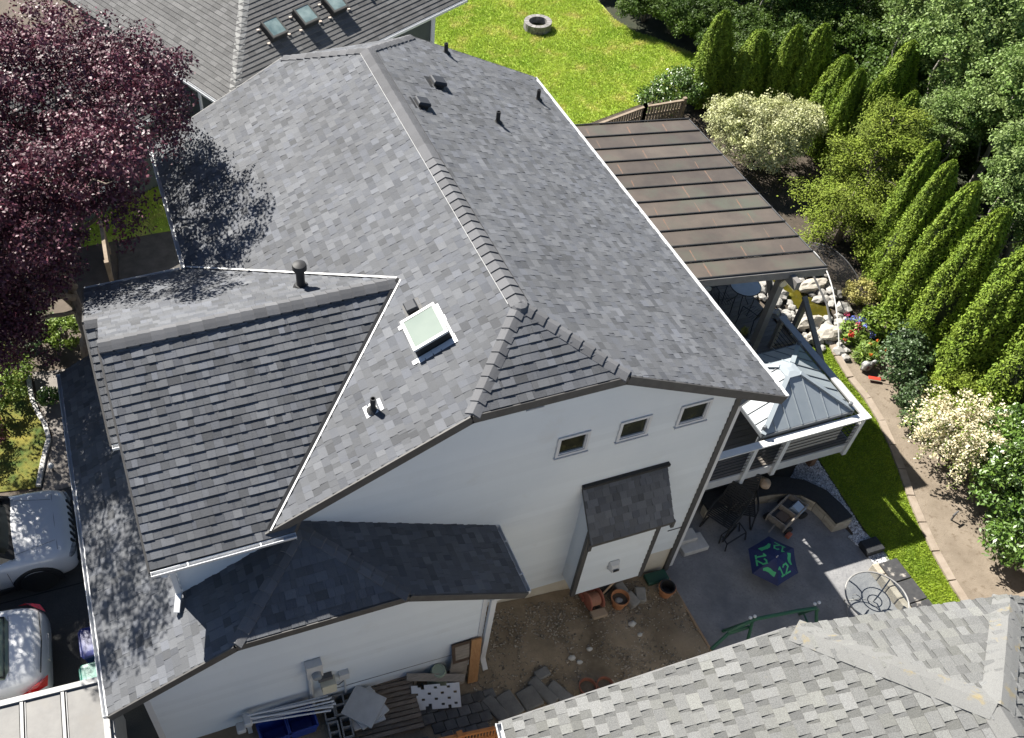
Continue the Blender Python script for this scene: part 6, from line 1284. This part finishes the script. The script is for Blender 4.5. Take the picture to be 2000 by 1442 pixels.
# woodland beyond the hedge
def wood_tree(seed, h, lobes, ncl, per, cr, size, m, bark, trunks):
    g = np.random.default_rng(seed); t = empty('woodland_tree', (0,0,-500)); lb = [((c[0],c[1],c[2]-500), r) for c, r in lobes]; P, N_, S_ = clump_points(g, lb, ncl, per, cr, .45)
    foliage('crown', P, N_, size, .65, m, t, seed+3, .8, shade=S_); tips = []
    for (bx_, by_, tx, ty, tz_, r) in trunks: tips.append(((tx,ty,tz_-500), r, (bx_,by_,-500)))
    for c, r in lobes:
        for k in range(3): e = np.array(c)+unit(g.normal(0,1,3))*np.array(r)*.7; tips.append(((e[0],e[1],e[2]-500), .035, (c[0]*.4,c[1]*.4,c[2]*.55-500)))
    trunk('trunk', (0,0,-500), tips, .1, bark, t, g, .12); return t
WT = [wood_tree(201, 7, [((0,0,5.2),(1.7,1.7,1.5)),((.8,.4,4.0),(1.2,1.2,1.0)),((-.8,-.3,6.2),(1.1,1.1,1.0)),((-.5,.7,3.2),(1.0,1.0,.8))], 330, 80, .34, .095, M_leafA, M_bark2, [(0,0,.1,0,6.5,.12),(.3,.2,.7,.5,5.5,.08)]),
      wood_tree(211, 6, [((0,0,4.0),(1.5,1.5,1.4)),((.7,-.4,2.8),(1.1,1.1,.9)),((-.6,.4,5.0),(.9,.9,.9))], 300, 80, .3, .088, M_leafB, M_bark2, [(0,0,.1,.1,5.2,.10),(-.2,.1,-.6,.4,4.8,.07)]),
      wood_tree(221, 8, [((0,0,7.0),(1.3,1.3,1.2)),((.5,.3,5.4),(1.0,1.0,.9))], 200, 80, .34, .095, M_leafA, M_bark2, [(0,0,.2,0,7.4,.11),(.5,.2,.9,.4,6.6,.09),(-.4,-.2,-.5,0,6.0,.08)]),
      wood_tree(231, 3, [((0,0,1.3),(1.3,1.2,1.0)),((.9,.3,1.0),(.9,.9,.7)),((-.8,-.2,1.0),(.9,.8,.7))], 280, 76, .28, .085, M_leafA, M_bark, [(0,0,0,0,1.6,.05),(.1,.1,.8,.3,1.3,.04),(-.1,0,-.7,-.2,1.2,.04)])]
spots = [ # x, y, kind, scale
 (19.0,11.6,1,1.0),(18.6,8.9,1,.95),(18.2,6.4,1,1.0),(17.6,4.0,1,.85),(21.2,9.6,1,1.05),(21.5,12.6,1,.95),(20.6,7.0,0,.9),(20.5,4.0,0,.9),(17.8,1.6,1,.8),
 (20.4,15.8,2,.8),(22.0,16.8,2,.85),(23.2,15.2,2,.9),(24.2,17.6,2,.95),(17.4,9.6,1,.7),(19.6,13.9,1,.85),(22.8,10.6,1,1.0),(23.6,13.0,1,1.0),(16.9,6.2,1,.75),(16.4,3.0,1,.75),(18.9,3.0,1,.9),(25.4,16.0,0,1.0),(21.6,19.0,0,.8),(18.6,19.6,0,.7),(20.6,21.5,0,.85),(23.2,20.4,0,.95),(25.6,13.6,0,1.0),(24.4,11.2,0,1.0),(24.0,8.2,0,1.0),(27.4,15.2,0,1.05),(28.4,18.4,0,1.1),(26.4,20.6,0,1.0),(29.4,12.6,0,1.0),(31.2,16.0,0,1.1),(30.4,21.0,0,1.1),(23.0,24.0,0,1.0),(20.0,25.0,0,.9),(26.6,24.4,0,1.0),(18.2,27.4,0,.9),(33.6,19.4,0,1.1),(32.6,24.0,0,1.1),(28.2,8.8,0,1.0),(26.0,5.2,0,1.0)]
bush = [(14.9,22.0,.75),(15.4,20.9,.8),(16.2,20.0,.85),(15.2,23.6,.85),(16.6,22.0,.95),(17.2,18.7,.8),(16.6,17.6,.7),(15.0,25.4,.95),(17.0,24.2,1.05),(18.6,21.8,1.0),(17.9,16.6,.85),(18.9,17.4,.9),(18.2,14.2,.8),(19.4,13.3,.9),(16.9,26.6,1.1),(20.2,10.2,.9),(15.9,18.9,.55),(19.6,8.0,.8),(19.0,5.2,.8),(22.4,13.6,.9),(16.6,7.9,.7),(16.2,5.3,.6),(20.6,14.6,1.15),(21.8,15.6,1.2),(22.6,17.0,1.2),(20.0,16.8,1.1),(24.0,15.6,1.25),(23.4,18.6,1.3),(19.4,18.8,1.1),(25.4,18.2,1.3),(21.4,11.4,1.0),(20.4,12.4,1.0),(18.0,10.6,.9),(22.6,9.0,1.1),(24.6,13.0,1.2),(26.6,16.6,1.3),(17.2,13.2,.8)]
wused = set()
cnt = {1: 0, 2: 0}
for x, y, k, s_ in sorted(spots, key=lambda q: q[1]):
    if k in wused: o = copy_tree(WT[k], (x,y,0), R.uniform(0,6.28), s_*R.uniform(.93,1.07))
    else: wused.add(k); o = WT[k]; o.location = (x,y,0); o.scale = (s_,)*3
    tag(o, ['dark leafed tree in the woodland beyond the garden hedge','pale green young tree just behind the garden hedge','slender tree with several bare pale trunks in the wood'][k] + ('' if k == 0 else ', %s counting from the near end' % (ordn+['eleventh','twelfth','thirteenth','fourteenth','fifteenth','sixteenth'])[cnt[k]]), 'tree', ['dark woodland trees','pale young trees behind the hedge','slender woodland trees with bare trunks'][k])
    if k: cnt[k] += 1
for x, y, s_ in bush:
    if 3 in wused: o = copy_tree(WT[3], (x,y,0), R.uniform(0,6.28), s_*R.uniform(.9,1.1))
    else: wused.add(3); o = WT[3]; o.location = (x,y,0); o.scale = (s_,)*3
    o.name = 'woodland_bush'; tag(o, 'low dense bush in the undergrowth at the woodland edge', 'bush', 'undergrowth bushes at the woodland edge')

# ------------------------------------------------------------ pond
pond = sheet('pond', [(11.35,8.2),(11.75,8.0),(11.9,7.3),(12.0,6.8),(12.25,6.2),(11.95,5.9),(11.6,5.92),(11.42,6.35),(11.3,6.9),(11.1,7.6)], 0.028, mat('amber_pond_water', (0.075, 0.062, 0.008), 0.08, (0.035, 0.034, 0.006), 2.6, 5, 1.0, 0.05, 12, spec=0.6, c3=(0.16,0.14,0.03), n3scale=3, thr3=(0.55,0.7)))
M_rock = mat('pale_river_rock', (0.25, 0.24, 0.22), 0.85, (0.36, 0.345, 0.32), 4, 5, 1.0, 0.3, 25, shade=0.0)
rocks = []
for k in range(7):
    o = blob((0,0,-500),(.5,.42,.34),k*1.7+1,2,.42).build('rock', M_rock, None, smooth=False, origin=(0,0,-500)); rocks.append(o)
g = np.random.default_rng(77); pondp = [(11.35,8.2),(11.75,8.0),(11.9,7.3),(12.0,6.8),(12.25,6.2),(11.95,5.9),(11.6,5.92),(11.42,6.35),(11.3,6.9),(11.1,7.6)]
zone = [(10.9,9.6),(12.6,9.4),(13.1,8.6),(12.9,7.4),(12.7,6.2),(12.1,5.0),(11.5,4.5),(11.1,4.9),(10.9,5.6),(10.6,6.4),(10.4,8.0)]
pts = []; tries = 0
while len(pts) < 150 and tries < 9000:
    tries += 1; x, y = g.uniform(10.4,13.2), g.uniform(4.5,9.6)
    if not inpoly(x,y,zone) or inpoly(x,y,pondp): continue
    r = g.choice([.09,.12,.16,.22], p=[.3,.35,.25,.1])
    if all((x-a)**2+(y-b)**2 > ((r+c)*.72)**2 for a,b,c in pts): pts.append((x,y,r))
ru = set()
for i, (x, y, r) in enumerate(pts):
    k = i % 7; sc = r/.45*g.uniform(.9,1.15)
    if k in ru: o = rocks[k].copy(); col.objects.link(o)
    else: ru.add(k); o = rocks[k]
    o.location = (x, y, .02+r*.35); o.scale = (sc, sc, sc*g.uniform(.7,1.0)); o.rotation_euler = (g.uniform(-.3,.3), g.uniform(-.3,.3), g.uniform(0,6.28)); tag(o, 'pale round rock heaped along the pond bank', 'rock', 'pale rocks around the pond')
for i, (x, y, rx, ry, lab) in enumerate(((11.28,5.85,.42,.2,'large flat cream boulder on the near pond bank'),(11.55,5.35,.34,.26,'large cream boulder nearest the lawn kerb'),(12.25,7.1,.46,.2,'long flat cream stone on the far pond bank'),(11.0,5.35,.2,.16,'grey angular boulder by the garden steps'))):
    o = blob((x,y,.12),(rx,ry,.17),i*2.3+.5,3,.38).build('boulder', mat('cream_boulder', (0.34,0.31,0.26), 0.85, (0.42,0.385,0.33), 3, 5, 1.0, 0.3, 20) if 'cream_boulder' not in MATS else MATS['cream_boulder'], None, smooth=False); tag(o, lab, 'boulder')
# hoop frame with net over the pond
nf = empty('pond_net_frame', (12.3,6.8,0), 'arched hoops with dark net over the pond', 'net frame')
def hoop(a, b, h, n=15): 
    a, b = Vector(a), Vector(b); return [a.lerp(b,t) + Vector((0,0,h*math.sin(math.pi*t)**.8)) for t in np.linspace(0,1,n)]
H1 = hoop((11.45,4.7,0),(12.9,8.9,0),.9,21); H2 = hoop((13.6,6.9,0),(11.6,8.9,0),.8); H3 = hoop((13.4,6.2,0),(12.9,8.9,0),.7)
MB().tube(H1, .016, 6).build('hoop', M_lgrey, nf); MB().tube(H2, .014, 6).build('hoop', M_dgrey, nf); MB().tube(H3, .014, 6).build('hoop', M_dgrey, nf); MB().tube([(11.45,4.7,.0),(11.85,5.6,.02),(12.0,6.2,.3),(12.0,7.0,.62)], .03, 6).build('strut', M_dgrey, nf)
mb = MB(); n_ = 12; A_ = H1[6:]; B_ = H3
for i in range(n_+1):
    for j in range(9):
        t = i/n_; p = A_[min(len(A_)-1,int(t*(len(A_)-1)))].lerp(B_[min(len(B_)-1,int(t*(len(B_)-1)))], j/8); mb.v.append(tuple(p-Vector((0,0,.12*math.sin(math.pi*j/8)))))
mb.f = [(i*9+j,i*9+j+1,(i+1)*9+j+1,(i+1)*9+j) for i in range(n_) for j in range(8)]; mb.a = [.5]*len(mb.f); mb.m = [0]*len(mb.f)
netm = bpy.data.materials.new('fine_black_net'); netm.use_nodes = True; N_t = netm.node_tree; N_t.nodes.clear(); o_ = N_t.nodes.new('ShaderNodeOutputMaterial'); d_ = N_t.nodes.new('ShaderNodeBsdfDiffuse'); d_.inputs[0].default_value = (.03,.03,.032,1); t_ = N_t.nodes.new('ShaderNodeBsdfTransparent'); ms_ = N_t.nodes.new('ShaderNodeMixShader'); ms_.inputs[0].default_value = .42; N_t.links.new(t_.outputs[0], ms_.inputs[1]); N_t.links.new(d_.outputs[0], ms_.inputs[2]); N_t.links.new(ms_.outputs[0], o_.inputs[0])
mb.build('net', netm, nf, smooth=True)
bs_ = empty('water_spout_box', (12.35,7.7,0), 'grey box of the pond waterfall beside the patio cover', 'box'); MB().bbox((12.35,7.75,.3),(.34,.4,.6),.02).build('box', M_dgrey, bs_); MB().bbox((12.5,7.6,.42),(.3,.3,.1),.02).build('lip', M_concrete, bs_)

# ------------------------------------------------------------ fire pit and fences behind
fp = empty('fire_pit', (10.8,22.75,0), 'round stone fire pit ring on the sunny lawn', 'fire pit'); M_fps = mat('fire_pit_block', (0.19,0.18,0.17), 0.9, (0.26,0.245,0.235), 5, 5, 1.0, 0.4, 40, shade=0.2)
for c in range(2):
    for k in range(16):
        a0 = 6.2832*(k+.5*c)/16; a1 = a0+6.2832/16-.03; ri, ro = .34, .52
        poly = [(10.8+r*math.cos(a), 22.75+r*math.sin(a)) for r, a in ((ro,a0),(ro,(a0+a1)/2),(ro,a1),(ri,a1),(ri,(a0+a1)/2),(ri,a0))]; MB().prism(poly, c*.155, c*.155+.148, R.random()).build('block', M_fps, fp)
MB().lathe([(.34,.05),(.001,.08)], (10.8,22.75,0), 20).build('ash_bed', M_black, fp)
def picket_fence(name, pts, h, label, m, sp=.105, capm=None, lat=False):
    f = empty(name, (pts[0][0],pts[0][1],0), label, 'fence')
    for a, b in zip(pts, pts[1:]):
        a, b = Vector((*a,0)), Vector((*b,0)); L_ = (b-a).length; d = (b-a)/L_; n_ = int(L_/sp)
        for i in range(n_): p = a+d*(i+.5)*sp; MB().beam(p+Vector((0,0,tz(p.x)+.02)), p+Vector((0,0,tz(p.x)+h-.06)), sp*.66, .02, up=(d.y,-d.x,0)).build('picket', m, f)
        for z in (h-.03, h-.35, .3): MB().beam(a+Vector((0,0,tz(a.x)+z)), b+Vector((0,0,tz(b.x)+z)), .09 if z > h-.1 else .04, .035 if z > h-.1 else .08).build('rail', m, f)
        for p in (a, b): MB().box(p.x-.055,p.x+.055,p.y-.055,p.y+.055,tz(p.x),tz(p.x)+h+.06).build('post', m, f)
    return f
M_fence = mat('weathered_brown_fence', (0.19,0.145,0.10), 0.9, (0.27,0.215,0.16), 6, 6, 1.0, 0.3, 40, shade=0.25)
picket_fence('wooden_fence', [(8.6,14.75),(11.2,15.35),(12.6,15.3)], 1.05, 'weathered wooden fence between lawn and patio cover', M_fence)
picket_fence('wooden_fence', [(8.7,-3.0),(10.3,-2.95),(12.4,-2.55),(15.0,-2.3)], 1.2, 'weathered fence beyond the neighbour roof at the right edge', M_fence)
picket_fence('wooden_fence', [(-6.25,11.3),(-6.2,12.9)], 1.0, 'short slatted fence under the plum tree', M_fence, .12)
sk_ = empty('ground_spike', (10.75,-.55,0), 'small dark stake standing in the bare bed soil', 'stake'); MB().tube([(10.75,-.55,0),(10.77,-.53,.24)], .022, 6).build('stake', M_dgrey, sk_); MB().tube([(10.68,-.56,.23),(10.86,-.5,.25)], .02, 6).build('crossbar', M_dgrey, sk_)

# ------------------------------------------------------------ cars
M_carw = mat('white_car_paint', (0.72, 0.73, 0.74), 0.22, (0.74, 0.75, 0.76), 2, 2, 1.0, coat=1.0, spec=0.5); M_cglass = mat('dark_car_glass', (0.012,0.014,0.015), 0.04, (0.02,0.024,0.025), 2, 2, 1.0, spec=0.9, coat=0.5); M_tyre = mat('tyre_rubber', (0.018,0.018,0.018), 0.85); M_rim = mat('dark_alloy', (0.05,0.05,0.052), 0.3, metallic=0.8); M_rimc = mat('grey_alloy', (0.10,0.10,0.10), 0.35, metallic=0.7); M_redl = mat('red_tail_lamp', (0.42,0.008,0.012), 0.12, (0.6,0.02,0.02), 14, 2, 1.0, coat=1.0)
M_lampc = mat('clear_headlamp', (0.10,0.11,0.12), 0.08, (0.32,0.33,0.34), 9, 2, 1.0, coat=1.0)
def loft(secs, closed_ends=True):
    mb = MB(); n = len(secs[0]); vs = [p for s_ in secs for p in s_]
    fs = [(i*n+k, i*n+(k+1) % n, (i+1)*n+(k+1) % n, (i+1)*n+k) for i in range(len(secs)-1) for k in range(n)]
    if closed_ends: fs += [tuple(range(n-1,-1,-1)), tuple(range((len(secs)-1)*n, len(secs)*n))]
    mb.add(vs, fs); return mb
def subsurf(o, lv=2):
    md = o.modifiers.new('subsurf', 'SUBSURF'); md.levels = lv; md.render_levels = lv
    o.data.polygons.foreach_set('use_smooth', [True]*len(o.data.polygons))
def wheel_(t, x, y, z, r, w, side, rimm, M, spokes=10):
    c = M @ Vector((x, y, z)); mb = MB()
    prof = [(r*.62,-w/2),(r*.93,-w/2),(r,-w*.34),(r,w*.34),(r*.93,w/2),(r*.62,w/2)]
    A = M.to_3x3() @ Matrix.Rotation(math.radians(-90)*side, 3, 'X')
    wh = mb.lathe(prof, c, 28, M=A.to_4x4()).build('wheel', M_tyre, t); smooth_by_angle(wh, 35)
    MB().lathe([(r*.63,w*.30),(r*.60,w*.46),(r*.56,w*.40),(r*.54,w*.22),(.001,w*.2)], c, 28, M=A.to_4x4()).build('rim', rimm, wh)
    mb = MB()
    for k in range(spokes):
        a = 6.2832*k/spokes; p0 = A @ Vector((r*.1*math.cos(a),r*.1*math.sin(a),w*.36)); p1 = A @ Vector((r*.57*math.cos(a),r*.57*math.sin(a),w*.42)); mb.beam(c+p0, c+p1, r*.085, .02, up=A @ Vector((0,0,1)))
    mb.lathe([(r*.15,w*.3),(r*.14,w*.42),(.001,w*.43)], c, 14, M=A.to_4x4()); mb.build('spokes', rimm, wh)
def car(name, loc, rz, label, L, Wd, hood, belt, roofz, kind):
    """x forward = front at +L/2; body lofted along x"""
    t = empty(name, loc, label, 'car'); M = Matrix.Translation(loc) @ Matrix.Rotation(rz, 4, 'Z'); hw = Wd/2
    def sec(x, w, zt, zb, ztop_edge, tuck=.93):
        h = [(0,zt),(.5*w,zt-.004),(.82*w,zt-.03),(.95*w,ztop_edge),(1.0*w,ztop_edge-.14),(1.0*w,(zb+ztop_edge)/2-.04),(tuck*w,zb+.04),(.8*w,zb)]
        return [M @ Vector((x, y, z)) for y, z in h] + [M @ Vector((x, -y, z)) for y, z in h[::-1]]
    if kind == 'suv':
        S_ = [(L/2,.70,.78,.42,.70),(L/2-.03,.86,.92,.30,.80),(L/2-.16,.95,.99,.22,.90),(L/2-.5,1.0,1.04,.20,.96),(L/2-.95,1.0,1.08,.20,1.0),(L/2-1.2,1.0,1.10,.20,1.02),(0,1.0,1.06,.20,1.0),(-L/2+.9,1.0,1.08,.20,1.02),(-L/2+.2,.97,1.10,.22,1.02),(-L/2,.86,.98,.34,.86)]
    else:
        S_ = [(L/2,.74,.66,.36,.58),(L/2-.12,.90,.76,.24,.66),(L/2-.6,1.0,.86,.20,.78),(L/2-1.2,1.0,.96,.20,.88),(0,1.0,.95,.20,.90),(-L/2+1.25,1.0,1.02,.20,.94),(-L/2+.75,.99,1.06,.20,.95),(-L/2+.28,.95,1.06,.22,.93),(-L/2+.08,.88,.98,.28,.80),(-L/2,.80,.70,.36,.62)]
    secs = [sec(x, hw*w, zt, zb, ze) for x, w, zt, zb, ze in S_]
    body = loft(secs).build('body', M_carw, t); subsurf(body, 2)
    from mathutils.bvhtree import BVHTree
    bpy.context.view_layer.update(); bv = BVHTree.FromObject(body, bpy.context.evaluated_depsgraph_get()); Mi = M.inverted(); R3 = M.to_3x3(); T0 = ORG[t]
    def nose(y, z, sg):   # x of the body surface seen along the car axis
        h = bv.ray_cast((M @ Vector((sg*6, y, z))) - T0, R3 @ Vector((-sg, 0, 0)))
        return (Mi @ (h[0] + T0)).x if h[0] is not None else sg*L/2
    def gsec(x, wb, wt, zb, zt_): 
        h = [(0,zt_),(.7*wt,zt_-.012),(wt,zt_-.07),(wb,zb)]
        return [M @ Vector((x,y,z)) for y, z in h] + [M @ Vector((x,-y,z)) for y, z in h[::-1]]
    if kind == 'suv': Gs = [(L/2-1.12,.84,.80,1.05,1.09),(L/2-1.42,.86,.76,1.03,1.36),(L/2-1.72,.87,.72,1.02,1.60),(L/2-2.1,.88,.72,1.0,1.66),(-L/2+.9,.87,.72,1.0,1.64),(-L/2+.25,.84,.68,1.02,1.52),(-L/2+.06,.82,.66,1.02,1.10)]
    else: Gs = [(L/2-1.2,.84,.80,.90,.95),(L/2-1.9,.86,.68,.92,1.38),(L/2-2.3,.87,.66,.93,1.44),(-L/2+1.75,.86,.66,.94,1.43),(-L/2+1.35,.84,.68,.96,1.33),(-L/2+.62,.78,.72,1.0,1.07)]
    Gsec = [gsec(x, hw*wb, hw*wt, zb, zt_) for x, wb, wt, zb, zt_ in Gs]; n = 8
    def strip(name_, i0, i1, cols, m, off=.0, par=t):
        mb = MB()
        for i in range(i0, i1):
            for k in cols: mb.add([Gsec[i][k],Gsec[i][k+1],Gsec[i+1][k+1],Gsec[i+1][k]], [(0,1,2,3)])
        return mb.build(name_, m, par, smooth=True)
    nG = len(Gsec)
    if kind == 'suv':
        strip('windshield', 0, 2, (0,1,5,6), M_cglass); strip('roof', 2, nG-2, (0,1,5,6), M_carw); strip('rear_window', nG-2, nG-1, (0,1,5,6), M_cglass)
        for cs in ((2,),(4,)): strip('side_window', 0, nG-1, cs, M_cglass)
        for s_ in (-1,1):
            MB().beam(M @ Vector((L/2-1.1,s_*hw*.80,1.10)), M @ Vector((L/2-1.75,s_*hw*.69,1.6)), .07, .05).build('pillar', M_black, t)
        mb = MB(); mb.add([M @ Vector((L/2-1.08,y,z)) for y, z in ((-hw*.82,1.075),(hw*.82,1.075))]+[M @ Vector((L/2-1.22,y,1.15)) for y in (hw*.8,-hw*.8)], [(0,1,2,3)]); mb.build('cowl', M_black, t)
        for k in range(7): y = (k-3)*.16; MB().bbox((0,0,0),(.09,.085,.2),.015, M=M @ Matrix.Translation((nose(y,.80,1)-.03,y,.80)) @ Matrix.Rotation(-.3,4,'Y')).build('grille_slot', M_black, t)
        for s_ in (-1,1):
            hl = MB(); hl.lathe([(.001,.05),(.07,.04),(.10,.0),(.10,-.05)], (0,0,0), 16); hl.v = [tuple(M @ (Matrix.Translation((nose(s_*.64,.80,1)-.02,s_*.66,.80)) @ Matrix.Rotation(.35*s_,4,'Z') @ Matrix.Rotation(math.radians(90),4,'Y')) @ Vector((v[0]*.8,v[1]*1.7,v[2]))) for v in hl.v]; smooth_by_angle(hl.build('headlight', M_lampc, t))
            MB().tube([M @ Vector((nose(s_*y_,.52,1),s_*y_,.52)) for y_ in (.05,.3,.55,.72)], .055, 8).build('bumper_insert', M_black, t)
            MB().bbox((0,0,0),(.16,.10,.12),.03, M=M @ Matrix.Translation((L/2-1.55,s_*(hw+.1),1.08))).build('mirror', M_carw, t)
            MB().beam(M @ Vector((L/2-1.3,s_*(hw-.06),.30)), M @ Vector((-L/2+1.2,s_*(hw-.06),.30)), .12, .12).build('rocker', M_black, t)
            MB().tube([M @ Vector((L/2-.32,s_*hw*.55,1.03)),M @ Vector((L/2-1.05,s_*hw*.72,1.085))], .004, 5).build('hood_seam', M_dgrey, t)
        MB().tube([M @ Vector((L/2-.3,y,1.008-abs(y)*.03)) for y in np.linspace(-.7,.7,9)], .004, 5).build('hood_seam', M_dgrey, t)
        ax = (L/2-.82, -L/2+.85); wr = .36; wy = hw-.11; rm = M_rim
    else:
        strip('windshield', 0, 1, (0,1,5,6), M_cglass); strip('roof', 1, nG-3, (0,1,5,6), M_carw); strip('rear_window', nG-3, nG-1, (0,1,5,6), glass('tinted_rear_glass', (0.72,0.80,0.62), .02, .10))
        for cs in ((2,),(4,)): strip('side_window', 0, nG-2, cs, M_cglass)
        inm = mat('beige_interior', (0.42,0.43,0.30), 0.9, (0.48,0.48,0.36), 5, 3, 1.0)
        MB().box(-L/2+.75,-L/2+2.6,-hw*.74,hw*.74,.92,.945, M=M).build('parcel_shelf', inm, t)
        for y in (-.42,0,.42): MB().bbox((0,0,0),(.14,.30,.36),.05, M=M @ Matrix.Translation((-L/2+1.75,y,1.05))).build('seat', inm, t)
        MB().tube([M @ Vector((-L/2+.70,y,1.055)) for y in (-.6,0,.6)]+[M @ Vector((-L/2+1.36,.56,1.335)),M @ Vector((-L/2+1.36,-.56,1.335))], .022, 6, closed=True).build('rear_window_seal', M_black, t)
        for s_ in (-1,1):
            tl = MB(); yy = s_*hw
            pts_ = [(-L/2+.02,yy*.70,.86),(-L/2+.10,yy*.86,.93),(-L/2+.38,yy*.985,.90),(-L/2+.52,yy*1.0,.83),(-L/2+.30,yy*.99,.77),(-L/2+.06,yy*.86,.74)]
            c_ = Vector((-L/2+.22,yy*.93,.86)); vs_ = [M @ (Vector(p)+Vector((-.022,s_*.018,.012))) for p in pts_]+[M @ (c_+Vector((-.035,s_*.03,.03)))]
            tl.add(vs_, [(i,(i+1)%6,6) for i in range(6)]+[(5,4,3,2,1,0)]); tl.build('tail_light', M_redl, t)
        MB().tube([M @ Vector((-L/2+.10-.035*(1-abs(y)/.62),y,.985-.02*abs(y))) for y in np.linspace(-.62,.62,9)], .012, 6).build('boot_seam', M_black, t); MB().tube([M @ Vector((-L/2+.62,y,1.062)) for y in (-.6,0,.6)], .005, 5).build('boot_seam', M_dgrey, t)
        MB().box(-L/2-.005,-L/2+.04,-.26,.26,.62,.74, M=M).build('number_plate', M_lgrey, t)
        ax = (L/2-.85, -L/2+1.02); wr = .33; wy = hw-.10; rm = M_rimc
    for s_ in (-1,1):
        yy = s_*(hw+.003)
        for xd in (L/2-1.28, L/2-2.3, L/2-3.2): MB().tube([M @ Vector((xd,yy*1.0,.35)), M @ Vector((xd,yy,.9))], .006, 5).build('door_seam', M_dgrey, t)
        for xd in (L/2-2.1, L/2-3.0): MB().beam(M @ Vector((xd,yy+s_*.012,.82)), M @ Vector((xd+.18,yy+s_*.012,.82)), .03, .03).build('door_handle', M_carw, t)
    for x in ax:
        for s_ in (-1,1):
            wheel_(t, x, s_*wy, wr, wr, .23, s_, rm, M)
            mb = MB(); rr = wr+.065; seg = 18; vs_ = []
            for k in range(seg+1):
                a = math.pi*k/seg*1.12-.19
                for q, dy in ((rr+.055,0),(rr,.028),(rr-.09,.004),(rr-.09,-.2),(rr+.0,-.2)): vs_.append(M @ Vector((x+q*math.cos(a), s_*(hw+dy-.012), wr+q*math.sin(a))))
            mb.add(vs_, [(k*5+j,k*5+j+1,k*5+6+j,k*5+5+j) for k in range(seg) for j in range(4)]); mb.build('wheel_arch', M_black if kind == 'suv' else M_dgrey, t, smooth=False)
    return t
car('parked_suv', (-10.05,3.90,1.39), math.radians(0), 'white compact SUV nosed up to the garage in the driveway', 4.25, 1.82, 1.05, 1.0, 1.66, 'suv')
car('parked_sedan', (-10.92,1.45,1.39), math.radians(180-3), 'white sedan with red tail lamp, backed toward the garage', 4.6, 1.78, .9, .95, 1.44, 'sedan')
# wheeled bins by the garage
def bin_(loc, rz, label, cc):
    t = empty('wheeled_bin', loc, label, 'bin', None, rz); L_ = Vector(loc); m = mat('bin_'+label.split()[0], cc, .4, tuple(c*1.25 for c in cc), 7, 3, 1.0)
    o = loft([[L_+Vector((x*k,y*k,z)) for x, y in ((-.26,-.28),(.26,-.28),(.28,-.26),(.28,.26),(.26,.28),(-.26,.28),(-.28,.26),(-.28,-.26))] for k, z in ((.8,.06),(.98,.92),(1.0,.98))]).build('body', m, t)
    lid = MB(); lid.add([], []); secs = [[L_+Vector((x*k,y*k-.01,z)) for x, y in ((-.27,-.30),(.27,-.30),(.30,-.27),(.30,.27),(.27,.30),(-.27,.30),(-.30,.27),(-.30,-.27))] for k, z in ((1.02,.985),(1.03,1.01),(.96,1.04),(.7,1.06))]; smooth_by_angle(loft(secs).build('lid', m, t), 30)
    MB().tube([L_+Vector((-.25,.31,1.0)),L_+Vector((.25,.31,1.0))], .018, 6).build('handle', m, t)
    for s_ in (-1,1): MB().lathe([(.001,-.03),(.11,-.03),(.12,0),(.11,.03),(.001,.03)], L_+Vector((s_*.25,.24,.12)), 14, axis='x').build('wheel', M_black, t)
bin_((-7.72,1.02,1.39), math.radians(90), 'blue wheeled bin beside the garage eave', (0.012,0.02,0.13)); bin_((-7.78,0.30,1.39), math.radians(90), 'green wheeled bin beside the garage eave', (0.02,0.16,0.12))
# box trailer with panelled roof
bt_ = empty('box_trailer', (-9.6,-1.6,1.39), 'box trailer with pale grey panelled roof in the lower left corner', 'trailer'); TX1, TY1, TZ1 = -7.52, -0.36, 3.55; M_tr = mat('trailer_roof_panel', (0.13,0.126,0.12), 0.6, (0.17,0.165,0.155), 3, 6, 1.0, 0.05, 30, shade=0.08, c3=(0.145,0.135,0.12), n3scale=2, thr3=(.55,.75)); M_trf = mat('trailer_frame', (0.26,0.26,0.255), 0.5, (0.31,0.31,0.305), 8, 3, 1.0)
TM = Matrix.Translation((TX1,TY1,0)) @ Matrix.Rotation(math.radians(-2.5),4,'Z')
MB().box(-4.6,0,-2.4,0,1.85,TZ1-.06, M=TM).build('body', M_trf, bt_)
xs_ = [-4.6+.115*4]; 
for k in range(7):
    x1_ = -.07-k*.64; MB().box(x1_-.55,x1_,-2.34,-.07,TZ1-.06,TZ1-.005,R.random(), M=TM).build('roof_panel', M_tr, bt_)
    MB().box(x1_-.62,x1_-.57,-2.34,-.07,TZ1-.06,TZ1+.022, M=TM).build('roof_rib', M_trf, bt_); MB().box(x1_-.548-.0,x1_-.535,-2.34,-.07,TZ1-.06,TZ1+.01, M=TM).build('roof_rib', M_trf, bt_)
MB().box(-4.65,.02,-.065,.03,TZ1-.1,TZ1+.035, M=TM).build('roof_edge', M_trf, bt_); MB().box(-.065,.03,-2.45,-.07,TZ1-.1,TZ1+.03, M=TM).build('roof_edge', M_trf, bt_); MB().box(.035,.09,-2.45,.0,TZ1-.2,TZ1-.05, M=TM).build('drip_rail', M_trf, bt_)
for x in (-3.0,-2.2):
    for y in (-.1,-2.3): MB().lathe([(.001,-.1),(.30,-.1),(.33,0),(.30,.1),(.001,.1)], TM @ Vector((x,y,1.39+.33)), 18, axis='y').build('wheel', M_tyre, bt_)
